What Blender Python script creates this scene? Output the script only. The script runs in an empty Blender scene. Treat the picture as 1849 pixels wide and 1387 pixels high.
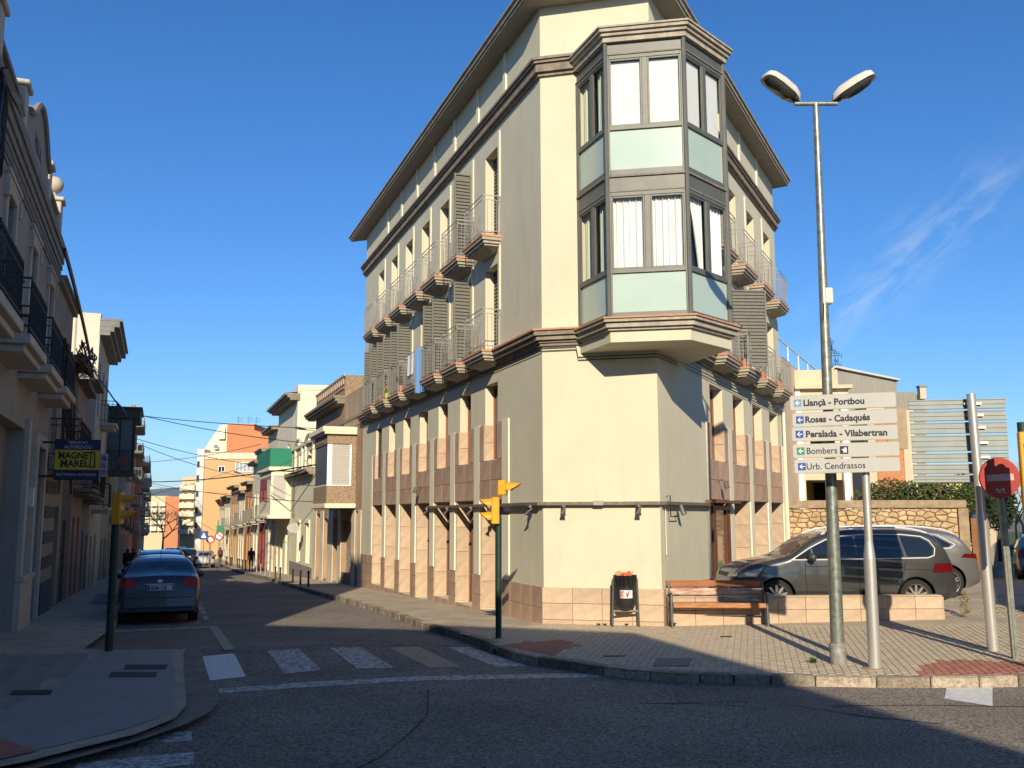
import bpy, bmesh, math, random
from mathutils import Vector, Matrix
random.seed(7)
R = math.radians
sc = bpy.context.scene
COL = sc.collection
# ------------------------------------------------------------------ camera, sky, sun, exposure
H = 2.15
PITCH, ROLL, FPX = R(7.796), R(0.161), 1722.27
cam = bpy.data.cameras.new('camera'); cam_o = bpy.data.objects.new('camera', cam); COL.objects.link(cam_o)
cam.sensor_fit = 'HORIZONTAL'; cam.sensor_width = 36.0; cam.lens = 36.0 * FPX / 1849.0
cam.clip_start = 0.1; cam.clip_end = 30000
cam_o.location = (0, 0, H)
cam_o.rotation_euler = (Matrix.Rotation(R(90) + PITCH, 4, 'X') @ Matrix.Rotation(-ROLL, 4, 'Z')).to_euler()
sc.camera = cam_o
SUN_EL, SUN_AZ = 24.0, 179.3          # compass heading of the sun, +Y = 0, clockwise
w = bpy.data.worlds.new('World'); sc.world = w; w.use_nodes = True
nt = w.node_tree; nt.nodes.clear()
out = nt.nodes.new('ShaderNodeOutputWorld'); bg = nt.nodes.new('ShaderNodeBackground')
sky = nt.nodes.new('ShaderNodeTexSky'); sky.sky_type = 'NISHITA'; sky.sun_disc = False
sky.sun_elevation = R(SUN_EL); sky.sun_rotation = R(SUN_AZ); sky.altitude = 50
sky.air_density = 1.0; sky.dust_density = 0.15; sky.ozone_density = 3.5
hs = nt.nodes.new('ShaderNodeHueSaturation'); hs.inputs['Saturation'].default_value = 1.12; hs.inputs['Value'].default_value = 1.0
tn = nt.nodes.new('ShaderNodeMixRGB'); tn.blend_type = 'MULTIPLY'; tn.inputs[0].default_value = 1; tn.inputs[2].default_value = (.62, .78, 1.0, 1)
nt.links.new(sky.outputs[0], tn.inputs[1]); nt.links.new(tn.outputs[0], hs.inputs['Color'])
# thin cirrus, by direction
tc = nt.nodes.new('ShaderNodeTexCoord')
def vm(op, a_, b_):
    n_ = nt.nodes.new('ShaderNodeVectorMath'); n_.operation = op
    for i_, q_ in enumerate((a_, b_)):
        if isinstance(q_, tuple): n_.inputs[i_].default_value = q_
        else: nt.links.new(q_, n_.inputs[i_])
    return n_.outputs['Value' if op == 'DOT_PRODUCT' else 'Vector']
def mr(src, a_, b_, c_, d_):
    n_ = nt.nodes.new('ShaderNodeMapRange'); nt.links.new(src, n_.inputs[0])
    for i_, q_ in enumerate((a_, b_, c_, d_)): n_.inputs[1 + i_].default_value = q_
    return n_.outputs[0]
def mm_(op, a_, b_):
    n_ = nt.nodes.new('ShaderNodeMath'); n_.operation = op; nt.links.new(a_, n_.inputs[0])
    if isinstance(b_, float): n_.inputs[1].default_value = b_
    else: nt.links.new(b_, n_.inputs[1])
    return n_.outputs[0]
D0 = (.3788, .8937, .2403); D1 = (.662, -.443, .604); D2 = (.6467, -.0698, -.7595)   # where the wisp hangs, along it, across it
rel = vm('SUBTRACT', tc.outputs['Generated'], D0); al = vm('DOT_PRODUCT', rel, D1); ac = vm('DOT_PRODUCT', rel, D2)
cmb = nt.nodes.new('ShaderNodeCombineXYZ'); nt.links.new(mm_('MULTIPLY', al, 9.0), cmb.inputs[0]); nt.links.new(mm_('MULTIPLY', ac, 34.0), cmb.inputs[1])
nz = nt.nodes.new('ShaderNodeTexNoise'); nz.inputs['Scale'].default_value = 1.6; nz.inputs['Detail'].default_value = 8; nz.inputs['Roughness'].default_value = .62; nz.inputs['Distortion'].default_value = .6
nt.links.new(cmb.outputs[0], nz.inputs['Vector'])
band = mm_('MULTIPLY', mr(mm_('ABSOLUTE', ac, 0.0), .004, .045, 1, 0), mr(mm_('ABSOLUTE', al, 0.0), .06, .16, 1, 0))
cl_ = mm_('MULTIPLY', mm_('MULTIPLY', mr(nz.outputs['Fac'], .42, .75, 0, 1), band), .42)
mxw = nt.nodes.new('ShaderNodeMixRGB'); mxw.inputs[2].default_value = (5.0, 5.6, 6.4, 1)
nt.links.new(cl_, mxw.inputs[0]); nt.links.new(hs.outputs[0], mxw.inputs[1])
nt.links.new(mxw.outputs[0], bg.inputs['Color']); bg.inputs['Strength'].default_value = 0.088
nt.links.new(bg.outputs[0], out.inputs['Surface'])
sl = bpy.data.lights.new('sun', 'SUN'); sl.energy = 3.9; sl.angle = R(0.53); sl.color = (1.0, 0.87, 0.66)
so = bpy.data.objects.new('sun', sl); COL.objects.link(so)
sd = Vector((math.sin(R(SUN_AZ)) * math.cos(R(SUN_EL)), math.cos(R(SUN_AZ)) * math.cos(R(SUN_EL)), math.sin(R(SUN_EL))))
so.rotation_euler = (-sd).to_track_quat('-Z', 'Y').to_euler(); so.location = (0, -30, 40)
sc.view_settings.view_transform = 'Standard'; sc.view_settings.look = 'None'
sc.view_settings.exposure = 0.72; sc.view_settings.gamma = 1.0; sc.view_settings.use_curve_mapping = False

# ------------------------------------------------------------------ survey helpers (pixel of the photo -> point in the place)
CPX, CPY = 924.5, 693.5
def ray(px, py):
    x, y = px - CPX, CPY - py
    c, s = math.cos(ROLL), math.sin(ROLL); x, y = c * x - s * y, s * x + c * y
    cp, sp = math.cos(PITCH), math.sin(PITCH)
    v = Vector((x, cp * FPX - sp * y, sp * FPX + cp * y)); return v / v.y
def sst(a, b, x):
    t = min(1, max(0, (x - a) / (b - a))); return t * t * (3 - 2 * t)
def G(x, y):                                    # level of the ground
    t = (x - .625) * -.3466 + (y - 19.49) * .938
    pts = [(0, 0), (18.5, -.54), (60, -2.0), (200, -5.5)]
    if t <= 0: z = 0.0
    elif t >= 200: z = -5.5
    else:
        for (a, za), (b, zb) in zip(pts, pts[1:]):
            if t <= b: z = za + (zb - za) * (t - a) / (b - a); break
    z += .014 * min(8, max(0, x - 2.9)) * (1 - sst(30, 80, y))
    z += .12 * sst(19.0, 20.6, y) * (1 - sst(24, 50, y)) * sst(3.5, 5.5, x)
    return z
def gp(px, py, off=0.0):                        # where a pixel's ray meets the ground
    r = ray(px, py); z = 0.0
    for i in range(40):
        t = (z + off - H) / r.z; z = .5 * z + .5 * G(r.x * t, t)
    t = (z + off - H) / r.z
    return Vector((r.x * t, t, z + off))
def atY(px, py, Y): r = ray(px, py); return Vector((r.x * Y, Y, H + r.z * Y))

# ------------------------------------------------------------------ materials
MATS = {}
def mat(name, col, rough=.8, metal=0, spec=.4, var=.12, vs=3.0, bump=.0, bs=40, dirt=0, coat=0, alpha=None, col2=None, stretch=None, tint=None, speck=0, wear=None):
    if name in MATS: return MATS[name]
    m = bpy.data.materials.new(name); m.use_nodes = True; MATS[name] = m
    n = m.node_tree; b = n.nodes['Principled BSDF']
    b.inputs['Roughness'].default_value = rough; b.inputs['Metallic'].default_value = metal
    b.inputs['Specular IOR Level'].default_value = spec
    if coat: b.inputs['Coat Weight'].default_value = coat; b.inputs['Coat Roughness'].default_value = .04
    c2 = col2 or tuple(max(0, c * (1 - var)) for c in col); c1 = tuple(min(1, c * (1 + var * .6)) for c in col)
    tcn = n.nodes.new('ShaderNodeTexCoord'); mpn = n.nodes.new('ShaderNodeMapping')
    n.links.new(tcn.outputs['Object'], mpn.inputs[0])
    if stretch: mpn.inputs['Scale'].default_value = stretch
    a = n.nodes.new('ShaderNodeTexNoise'); a.inputs['Scale'].default_value = vs; a.inputs['Detail'].default_value = 6; a.inputs['Roughness'].default_value = .65
    n.links.new(mpn.outputs[0], a.inputs['Vector'])
    ra = n.nodes.new('ShaderNodeValToRGB'); ra.color_ramp.elements[0].position = .35; ra.color_ramp.elements[1].position = .68
    ra.color_ramp.elements[0].color = (*c2, 1); ra.color_ramp.elements[1].color = (*c1, 1)
    n.links.new(a.outputs['Fac'], ra.inputs[0]); last = ra.outputs[0]
    oi = n.nodes.new('ShaderNodeObjectInfo')
    if tint:                                   # piece-to-piece variation
        hv = n.nodes.new('ShaderNodeMapRange'); hv.inputs[3].default_value = 1 - tint; hv.inputs[4].default_value = 1 + tint
        n.links.new(oi.outputs['Random'], hv.inputs[0])
        hh = n.nodes.new('ShaderNodeHueSaturation'); n.links.new(hv.outputs[0], hh.inputs['Value']); n.links.new(last, hh.inputs['Color']); last = hh.outputs[0]
    if speck:                                  # aggregate grains
        g1 = n.nodes.new('ShaderNodeTexNoise'); g1.inputs['Scale'].default_value = 34; g1.inputs['Detail'].default_value = 3; n.links.new(tcn.outputs['Object'], g1.inputs['Vector'])
        g2 = n.nodes.new('ShaderNodeMapRange'); g2.inputs[1].default_value = .3; g2.inputs[2].default_value = .7; g2.inputs[3].default_value = 1 - speck; g2.inputs[4].default_value = 1 + speck * 1.3
        g3 = n.nodes.new('ShaderNodeHueSaturation'); n.links.new(g1.outputs['Fac'], g2.inputs[0]); n.links.new(g2.outputs[0], g3.inputs['Value']); n.links.new(last, g3.inputs['Color']); last = g3.outputs[0]
    if wear:                                   # worn through to what lies below
        g1 = n.nodes.new('ShaderNodeTexNoise'); g1.inputs['Scale'].default_value = 14; g1.inputs['Detail'].default_value = 9; g1.inputs['Roughness'].default_value = .8; n.links.new(tcn.outputs['Object'], g1.inputs['Vector'])
        g2 = n.nodes.new('ShaderNodeValToRGB'); g2.color_ramp.elements[0].position = wear - .05; g2.color_ramp.elements[1].position = wear + .07; g3 = n.nodes.new('ShaderNodeMixRGB'); g3.inputs[1].default_value = (.075, .07, .064, 1)
        n.links.new(g1.outputs['Fac'], g2.inputs[0]); n.links.new(g2.outputs[0], g3.inputs[0]); n.links.new(last, g3.inputs[2]); last = g3.outputs[0]
    if dirt:
        d = n.nodes.new('ShaderNodeTexNoise'); d.inputs['Scale'].default_value = .9; d.inputs['Detail'].default_value = 8; d.inputs['Roughness'].default_value = .7
        ms = n.nodes.new('ShaderNodeMapping'); ms.inputs['Scale'].default_value = (2.5, 2.5, .35); n.links.new(tcn.outputs['Object'], ms.inputs[0]); n.links.new(ms.outputs[0], d.inputs['Vector'])
        rd = n.nodes.new('ShaderNodeValToRGB'); rd.color_ramp.elements[0].position = .52; rd.color_ramp.elements[1].position = .8
        rd.color_ramp.elements[0].color = (0, 0, 0, 1); rd.color_ramp.elements[1].color = (dirt, dirt, dirt, 1)
        mx = n.nodes.new('ShaderNodeMixRGB'); mx.blend_type = 'MULTIPLY'; mx.inputs[2].default_value = (.45, .40, .33, 1)
        n.links.new(d.outputs['Fac'], rd.inputs[0]); n.links.new(rd.outputs[0], mx.inputs[0]); n.links.new(last, mx.inputs[1]); last = mx.outputs[0]
    n.links.new(last, b.inputs['Base Color'])
    if bump:
        e = n.nodes.new('ShaderNodeTexNoise'); e.inputs['Scale'].default_value = bs; e.inputs['Detail'].default_value = 5
        n.links.new(mpn.outputs[0], e.inputs['Vector'])
        bu = n.nodes.new('ShaderNodeBump'); bu.inputs['Strength'].default_value = bump; bu.inputs['Distance'].default_value = .02
        n.links.new(e.outputs['Fac'], bu.inputs['Height']); n.links.new(bu.outputs[0], b.inputs['Normal'])
    if alpha is not None: b.inputs['Alpha'].default_value = alpha
    return m
def glass_mat(name, tint=(.02, .03, .04), clear=.0, rough=.02):
    if name in MATS: return MATS[name]
    m = bpy.data.materials.new(name); m.use_nodes = True; MATS[name] = m; n = m.node_tree
    b = n.nodes['Principled BSDF']; b.inputs['Base Color'].default_value = (*tint, 1); b.inputs['Roughness'].default_value = rough
    b.inputs['Specular IOR Level'].default_value = .8
    if clear:
        tr = n.nodes.new('ShaderNodeBsdfTransparent'); mx = n.nodes.new('ShaderNodeMixShader'); mx.inputs[0].default_value = clear
        n.links.new(b.outputs[0], mx.inputs[1]); n.links.new(tr.outputs[0], mx.inputs[2]); n.links.new(mx.outputs[0], n.nodes['Material Output'].inputs[0])
    return m
WALL = mat('cream_render', (.585, .55, .41), .9, var=.05, vs=1.2, bump=.15, bs=60, dirt=.22)
WALL2 = mat('cream_render_smooth', (.70, .655, .50), .9, var=.04, vs=2, bump=.1, bs=60, dirt=.1)
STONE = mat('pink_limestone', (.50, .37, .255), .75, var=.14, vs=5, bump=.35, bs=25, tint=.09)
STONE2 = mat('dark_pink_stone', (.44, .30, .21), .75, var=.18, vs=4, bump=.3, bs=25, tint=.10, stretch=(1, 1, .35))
MORTAR = mat('stone_joint', (.30, .22, .155), .9, var=.1)
CONC = mat('weathered_cast_stone', (.40, .355, .275), .9, var=.25, vs=6, bump=.3, bs=30, dirt=.55)
CONCD = mat('grimy_cast_stone', (.27, .225, .17), .9, var=.3, vs=5, bump=.3, bs=30, dirt=.7)
TILE = mat('terracotta_edge', (.50, .25, .15), .8, var=.2, vs=8)
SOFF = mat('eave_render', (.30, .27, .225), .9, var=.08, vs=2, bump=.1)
ALU = mat('grey_aluminium', (.135, .135, .118), .5, metal=.25, var=.1, vs=3, dirt=.15)
RAIL = mat('galvanised_rail', (.42, .41, .37), .45, metal=.5, var=.12, vs=8)
LOUV = mat('grey_green_louvre', (.15, .145, .12), .6, var=.1, vs=8)
WOOD = mat('varnished_wood', (.27, .10, .045), .5, var=.2, vs=6, stretch=(1, 1, .2))
DGLASS = glass_mat('dark_window_glass')
CGLASS = glass_mat('clear_glass', (.03, .05, .05), .88, .01)
FROST = mat('frosted_glass', (.40, .50, .43), .18, spec=.6, var=.04, vs=1.5)
CURT = mat('white_curtain', (.84, .86, .84), .9, var=.06, vs=20, stretch=(6, 6, .15))
CURT2 = mat('pale_green_curtain', (.55, .60, .44), .9, var=.06, vs=20, stretch=(6, 6, .15))
BLIND = mat('white_blind', (.84, .87, .85), .7, var=.03)
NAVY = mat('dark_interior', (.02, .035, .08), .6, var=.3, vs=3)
BLACK = mat('black_metal', (.012, .012, .013), .5, var=.2)
RUBBER = mat('tyre_rubber', (.018, .018, .018), .85, var=.2)
ASPH = mat('worn_asphalt', (.215, .185, .15), .92, var=.22, vs=.5, bump=1, bs=70, dirt=.35, speck=.7)
PAVC = mat('pavement_concrete', (.42, .35, .255), .9, var=.2, vs=1.5, bump=.5, bs=70, dirt=.4, speck=.2)
PAVB = mat('grey_paver', (.49, .405, .285), .88, var=.15, vs=6, bump=.4, bs=60, tint=.08)
PAVR = mat('red_tactile_paving', (.40, .16, .105), .88, var=.16, vs=5, bump=.5, bs=60, tint=.08)
KERB = mat('granite_kerb', (.29, .24, .18), .85, var=.35, vs=9, bump=.8, bs=30, tint=.42, speck=.25)
PAINT = mat('worn_road_paint', (.56, .54, .50), .7, var=.25, vs=9, bump=.3, bs=60, wear=.47, speck=.15)
PAINTW = mat('fresh_road_paint', (.66, .66, .62), .6, var=.15, vs=9, bump=.2, bs=60, wear=.36, speck=.1)
PAINTT = mat('tan_road_paint', (.42, .31, .21), .8, var=.2, vs=9, bump=.2, bs=60, wear=.40, speck=.15)
GALV = mat('galvanised_steel', (.27, .29, .25), .42, metal=.55, var=.38, vs=11, dirt=.15)
ALUP = mat('brushed_aluminium_post', (.62, .60, .55), .35, metal=.6, var=.08, vs=6, stretch=(8, 8, .3))
YEL = mat('traffic_light_yellow', (.74, .33, .015), .45, var=.06)
GREENP = mat('dark_green_pole', (.012, .04, .028), .5, var=.25, vs=12)
DIRT = mat('bare_ground', (.20, .17, .12), .95, var=.3, vs=.2, bump=.4)
LEAF = mat('green_leaf', (.055, .085, .022), .7, var=.45, vs=3)
LEAFD = mat('dark_green_leaf', (.022, .038, .014), .7, var=.45, vs=2)
BARK = mat('bark', (.14, .11, .08), .9, var=.3, vs=8)

# ------------------------------------------------------------------ mesh helpers
class MB:
    def __init__(s): s.v = []; s.f = []
    def add(s, vs, fs):
        o = len(s.v); s.v += [tuple(p) for p in vs]; s.f += [tuple(i + o for i in f) for f in fs]; return s
    def quad(s, a, b, c, d): return s.add([a, b, c, d], [(0, 1, 2, 3)])
    def hexa(s, p):       # p: 4 bottom + 4 top
        return s.add(p, [(0, 3, 2, 1), (4, 5, 6, 7), (0, 1, 5, 4), (1, 2, 6, 5), (2, 3, 7, 6), (3, 0, 4, 7)])
    def box(s, x0, x1, y0, y1, z0, z1):
        return s.hexa([(x0, y0, z0), (x1, y0, z0), (x1, y1, z0), (x0, y1, z0), (x0, y0, z1), (x1, y0, z1), (x1, y1, z1), (x0, y1, z1)])
    def fbox(s, fr, u0, u1, w0, w1, z0, z1):
        P = fr.P; return s.hexa([P(u0, w0, z0), P(u1, w0, z0), P(u1, w1, z0), P(u0, w1, z0), P(u0, w0, z1), P(u1, w0, z1), P(u1, w1, z1), P(u0, w1, z1)])
    def prism(s, poly, z0, z1):
        n = len(poly); vs = [(p[0], p[1], z0) for p in poly] + [(p[0], p[1], z1) for p in poly]
        return s.add(vs, [tuple(range(n))[::-1], tuple(range(n, 2 * n))] + [(i, (i + 1) % n, n + (i + 1) % n, n + i) for i in range(n)])
    def extrude(s, pts, d):      # 3d polygon extruded by vector d
        n = len(pts); d = Vector(d); vs = [Vector(p) for p in pts] + [Vector(p) + d for p in pts]
        return s.add(vs, [tuple(range(n))[::-1], tuple(range(n, 2 * n))] + [(i, (i + 1) % n, n + (i + 1) % n, n + i) for i in range(n)])
    def tube(s, pts, r, n=8, cap=True, r2=None):
        pts = [Vector(p) for p in pts]; m = len(pts); vs = []
        for i, p in enumerate(pts):
            d = (pts[min(i + 1, m - 1)] - pts[max(i - 1, 0)]).normalized()
            a = Vector((0, 0, 1)) if abs(d.z) < .9 else Vector((1, 0, 0))
            u = d.cross(a).normalized(); w = d.cross(u)
            rr = r if r2 is None else r + (r2 - r) * i / max(1, m - 1)
            vs += [p + (u * math.cos(2 * math.pi * k / n) + w * math.sin(2 * math.pi * k / n)) * rr for k in range(n)]
        fs = [(i * n + k, i * n + (k + 1) % n, (i + 1) * n + (k + 1) % n, (i + 1) * n + k) for i in range(m - 1) for k in range(n)]
        if cap: fs += [tuple(range(n))[::-1], tuple(range((m - 1) * n, m * n))]
        return s.add(vs, fs)
    def lathe(s, prof, n=24, c=(0, 0, 0), axis='z', caps=True):
        vs = []; fs = []; m = len(prof)
        for r, h in prof:
            for k in range(n):
                a = 2 * math.pi * k / n; x, y = r * math.cos(a), r * math.sin(a)
                vs.append((c[0] + x, c[1] + y, c[2] + h) if axis == 'z' else (c[0] + x, c[1] + h, c[2] + y))
        for i in range(m - 1):
            fs += [(i * n + k, i * n + (k + 1) % n, (i + 1) * n + (k + 1) % n, (i + 1) * n + k) for k in range(n)]
        if caps: fs += [tuple(range(n))[::-1], tuple(range((m - 1) * n, m * n))]
        return s.add(vs, fs)
    def build(s, name, m, parent=None, smooth=False, bevel=0, origin=None, sharp=40):
        me = bpy.data.meshes.new(name)
        root = parent
        while root is not None and root.parent is not None: root = root.parent
        o0 = Vector(origin) if origin is not None else (Vector(root.location) if root is not None else Vector((0, 0, 0)))
        me.from_pydata([Vector(p) - o0 for p in s.v], [], s.f); me.validate()
        if bevel or smooth is not False or True:
            bm = bmesh.new(); bm.from_mesh(me); bmesh.ops.recalc_face_normals(bm, faces=bm.faces)
            if bevel: bmesh.ops.bevel(bm, geom=[e for e in bm.edges if len(e.link_faces) == 2 and e.calc_face_angle(0) > .5], offset=bevel, segments=1, affect='EDGES')
            bm.to_mesh(me); bm.free()
        if smooth:
            for p in me.polygons: p.use_smooth = True
            me.set_sharp_from_angle(angle=R(sharp))
        me.materials.append(m)
        o = bpy.data.objects.new(name, me); COL.objects.link(o)
        if parent is not None: o.parent = parent
        else: o.location = o0
        return o
def tag(o, label=None, cat=None, group=None, kind=None):
    if label: o['label'] = label
    if cat: o['category'] = cat
    if group: o['group'] = group
    if kind: o['kind'] = kind
    return o
def thing(name, loc, label, cat, group=None):
    o = bpy.data.objects.new(name, None); COL.objects.link(o); o.location = loc; o.empty_display_size = .2
    return tag(o, label, cat, group)
def kids(o): return [c for c in ALLCH.get(o.name, [])] if False else list(o.children)
def copy_tree(o, parent=None):
    c = o.copy(); COL.objects.link(c); c.parent = parent
    for ch in list(o.children): copy_tree(ch, c)
    return c
def struct(o): o['kind'] = 'structure'; return o
class Fr:
    def __init__(s, O, az, flip):
        s.O = Vector((O[0], O[1], 0)); s.u = Vector((math.sin(az), math.cos(az), 0))
        s.w = Vector((s.u.y, -s.u.x, 0)) * (1 if flip else -1)
    def P(s, u, w, z): p = s.O + s.u * u + s.w * w; return (p.x, p.y, z)
    def rot(s): return math.atan2(s.w.y, s.w.x) - math.pi / 2      # turns local +y to the outward normal
    def on(s, px, py, w=0):                                        # pixel -> (u, z) on the facade plane
        r = ray(px, py); O = s.O + s.w * w
        det = r.x * -s.u.y + s.u.x * r.y
        t = (O.x * -s.u.y + s.u.x * O.y) / det; uu = (r.x * t - O.x) * s.u.x + (r.y * t - O.y) * s.u.y
        return uu, H + r.z * t
def clip_poly(poly, res, fn, ox=0., oy=0.):
    """flat polygon cut by a grid, each corner mapped by fn -> (verts, faces)"""
    bm = bmesh.new(); vs = [bm.verts.new((p[0], p[1], 0)) for p in poly]; bm.faces.new(vs)
    bmesh.ops.triangulate(bm, faces=bm.faces)
    xs = [p[0] for p in poly]; ys = [p[1] for p in poly]
    for ax, lo, hi in ((0, min(xs), max(xs)), (1, min(ys), max(ys))):
        k = math.floor(lo / res) + 1
        while k * res < hi:
            co = (k * res, 0, 0) if ax == 0 else (0, k * res, 0); no = (1, 0, 0) if ax == 0 else (0, 1, 0)
            bmesh.ops.bisect_plane(bm, geom=bm.verts[:] + bm.edges[:] + bm.faces[:], plane_co=co, plane_no=no, dist=1e-5); k += 1
    bmesh.ops.remove_doubles(bm, verts=bm.verts, dist=1e-5)
    bm.verts.index_update()
    v = [fn(q.co.x, q.co.y) for q in bm.verts]; f = [tuple(x.index for x in q.verts) for q in bm.faces]
    bm.free(); return v, f
def sheet(name, poly, dz, m, res=1.5, parent=None, origin=None):
    b = MB(); v, f = clip_poly(poly, res, lambda x, y: (x, y, G(x, y) + dz)); b.add(v, f)
    return b.build(name, m, parent, origin=origin)
def wall_holes(b, fr, u0, u1, z0, z1, holes, depth, w=0.0):
    us = sorted({u0, u1, *[h[0] for h in holes], *[h[1] for h in holes]}); zs = sorted({z0, z1, *[h[2] for h in holes], *[h[3] for h in holes]})
    us = [x for x in us if u0 <= x <= u1]; zs = [x for x in zs if z0 <= x <= z1]
    for a, c in zip(us, us[1:]):
        for d, e in zip(zs, zs[1:]):
            um, zm = (a + c) / 2, (d + e) / 2
            if any(h[0] < um < h[1] and h[2] < zm < h[3] for h in holes): continue
            b.quad(fr.P(a, w, d), fr.P(c, w, d), fr.P(c, w, e), fr.P(a, w, e))
    for h in holes:
        dp = h[4] if len(h) > 4 else depth
        c = [(h[0], h[2]), (h[1], h[2]), (h[1], h[3]), (h[0], h[3])]
        for (a, d), (e, g) in zip(c, c[1:] + c[:1]):
            b.quad(fr.P(a, w, d), fr.P(e, w, g), fr.P(e, w - dp, g), fr.P(a, w - dp, d))
MESHC = {}
def piece(name, m, parent, fr, u0, u1, w0, w1, z0, z1, bev=.004):
    """one slab / tile / plank as its own object, mesh shared between equal sizes"""
    du, dw, dz = round(u1 - u0, 3), round(w1 - w0, 3), round(z1 - z0, 3)
    key = (name, m.name, du, dw, dz)
    if key not in MESHC:
        b = MB().box(-du / 2, du / 2, -dw / 2, dw / 2, -dz / 2, dz / 2); o = b.build(name, m, None, bevel=bev); MESHC[key] = o.data
        bpy.data.objects.remove(o)
    o = bpy.data.objects.new(name, MESHC[key]); COL.objects.link(o); o.parent = parent
    root = parent
    while root.parent is not None: root = root.parent
    o.location = Vector(fr.P((u0 + u1) / 2, (w0 + w1) / 2, (z0 + z1) / 2)) - Vector(root.location)
    o.rotation_euler = (0, 0, fr.rot()); return o
def text(name, body, size, m, parent, origin, ux, uz=(0, 0, 1), align='LEFT', bold=0.0, depth=.002, xs=1.0, italic=False):
    c = bpy.data.curves.new(name, 'FONT'); c.body = body; c.size = size; c.align_x = align; c.extrude = depth; c.offset = bold; c.resolution_u = 3
    t = bpy.data.objects.new(name, c); COL.objects.link(t)
    me = bpy.data.meshes.new_from_object(t); bpy.data.objects.remove(t); bpy.data.curves.remove(c)
    ux = Vector(ux).normalized(); uz = Vector(uz).normalized(); n = ux.cross(uz)
    root = parent
    while root.parent is not None: root = root.parent
    o0 = Vector(origin) - Vector(root.location)
    for v in me.vertices: v.co = o0 + ux * v.co.x * xs + uz * v.co.y + n * v.co.z
    me.materials.clear(); me.materials.append(m); me.name = name
    o = bpy.data.objects.new(name, me); COL.objects.link(o); o.parent = parent; return o
def window(fr, h, dep, parent, fm, gm=None, mull=1, fw=.06, name='window', bars=0):
    u0, u1, z0, z1 = h[:4]; b = MB()
    b.fbox(fr, u0, u0 + fw, -dep, -dep + .05, z0, z1); b.fbox(fr, u1 - fw, u1, -dep, -dep + .05, z0, z1)
    b.fbox(fr, u0 + fw, u1 - fw, -dep, -dep + .05, z0, z0 + fw); b.fbox(fr, u0 + fw, u1 - fw, -dep, -dep + .05, z1 - fw, z1)
    for k in range(mull):
        c = u0 + (u1 - u0) * (k + 1) / (mull + 1); b.fbox(fr, c - .03, c + .03, -dep, -dep + .045, z0 + fw, z1 - fw)
    for k in range(bars):
        c = z0 + (z1 - z0) * (k + 1) / (bars + 1); b.fbox(fr, u0 + fw, u1 - fw, -dep, -dep + .04, c - .02, c + .02)
    o = b.build(name, fm, parent)
    MB().quad(fr.P(u0 + .02, -dep + .02, z0 + .02), fr.P(u1 - .02, -dep + .02, z0 + .02), fr.P(u1 - .02, -dep + .02, z1 - .02), fr.P(u0 + .02, -dep + .02, z1 - .02)).build('pane', gm or DGLASS, o)
    return o
def louvre(fr, u0, u1, z0, z1, w, parent, m=None, name='shutter', step=.075):
    b = MB(); m = m or LOUV; e = .04; step = max(step, .09)
    b.fbox(fr, u0, u0 + e, w, w + .04, z0, z1); b.fbox(fr, u1 - e, u1, w, w + .04, z0, z1)
    b.fbox(fr, u0 + e, u1 - e, w, w + .04, z0, z0 + e); b.fbox(fr, u0 + e, u1 - e, w, w + .04, z1 - e, z1)
    z = z0 + e
    P = fr.P
    while z < z1 - e - step:
        b.hexa([P(u0 + e, w + .036, z), P(u1 - e, w + .036, z), P(u1 - e, w + .028, z - .008), P(u0 + e, w + .028, z - .008),
                P(u0 + e, w + .004, z + step * .8), P(u1 - e, w + .004, z + step * .8), P(u1 - e, w - .002, z + step * .8 - .008), P(u0 + e, w - .002, z + step * .8 - .008)])
        z += step
    b.fbox(fr, u0 + e, u1 - e, w - .004, w, z0 + e, z1 - e)
    return b.build(name, m, parent)
# ================================================================== THE GROUND
AL, AR, AF = R(-20.281), R(26.18), R(-76.037)
A0, B0 = (0.625, 19.487), (2.907, 18.920)
FL = Fr(A0, AL, False)         # left facade of the corner building, u runs down the street
FR_ = Fr(B0, AR, True)         # right facade
FF = Fr(A0, AF + math.pi, True)  # front (chamfer) facade, u runs to the right
VV = Fr((-9.4, 18.0), AL, True)  # left row of the street
def along(fr, u, w): p = fr.O + fr.u * u + fr.w * w; return (p.x, p.y)
b = MB()
gx = [-6000, -900, -300] + list(range(-160, 161, 20)) + [300, 900, 6000]; gy = [-3000, -300, -60] + list(range(-40, 401, 20)) + [700, 1500, 9000]
for y in gy:
    for x in gx: b.v.append((x, y, (G(x, y) if -160 <= x <= 160 and -60 < y <= 400 else (-5.5 if y > 60 else -.1)) - .45))
n = len(gx)
b.f = [(j * n + i, j * n + i + 1, (j + 1) * n + i + 1, (j + 1) * n + i) for j in range(len(gy) - 1) for i in range(n - 1)]
struct(b.build('ground', DIRT, smooth=True))
# carriageways: one asphalt sheet that follows the slope
road = [(-30, -14), (60, -14), (60, 104), (-10, 104), along(FL, 260, -4), along(VV, 262, -4), along(VV, 30, -3), along(VV, -14, -4), (-30, 4)]
struct(sheet('road', road, -.13, ASPH, 2.0))
K = [(-26.31, 87.96), (-15.48, 57.93), (-13.2, 52.0), (-7.59, 35.78), (-4.07, 26.67), (-2.66, 22.53), (-2.2, 21.1), (-1.76, 19.72), (-1.30, 18.75), (-.62, 17.2), (-.30, 16.25), (-.02, 15.5), (.30, 15.0),
     (.74, 14.62), (1.12, 14.15), (1.62, 13.75), (2.1, 13.5), (2.66, 13.36), (3.45, 13.16), (4.67, 12.9), (5.32, 12.82), (6.0, 12.76), (6.66, 12.78), (8, 12.95), (10, 13.6), (13, 15.6), (17, 19.5)]
pav_r = [along(FL, 262, 1.9)] + K + [(22, 26), (60, 96), (-10, 102), along(FL, 262, -3)]
struct(sheet('pavement', pav_r, 0, PAVC, 1.5))
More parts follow.
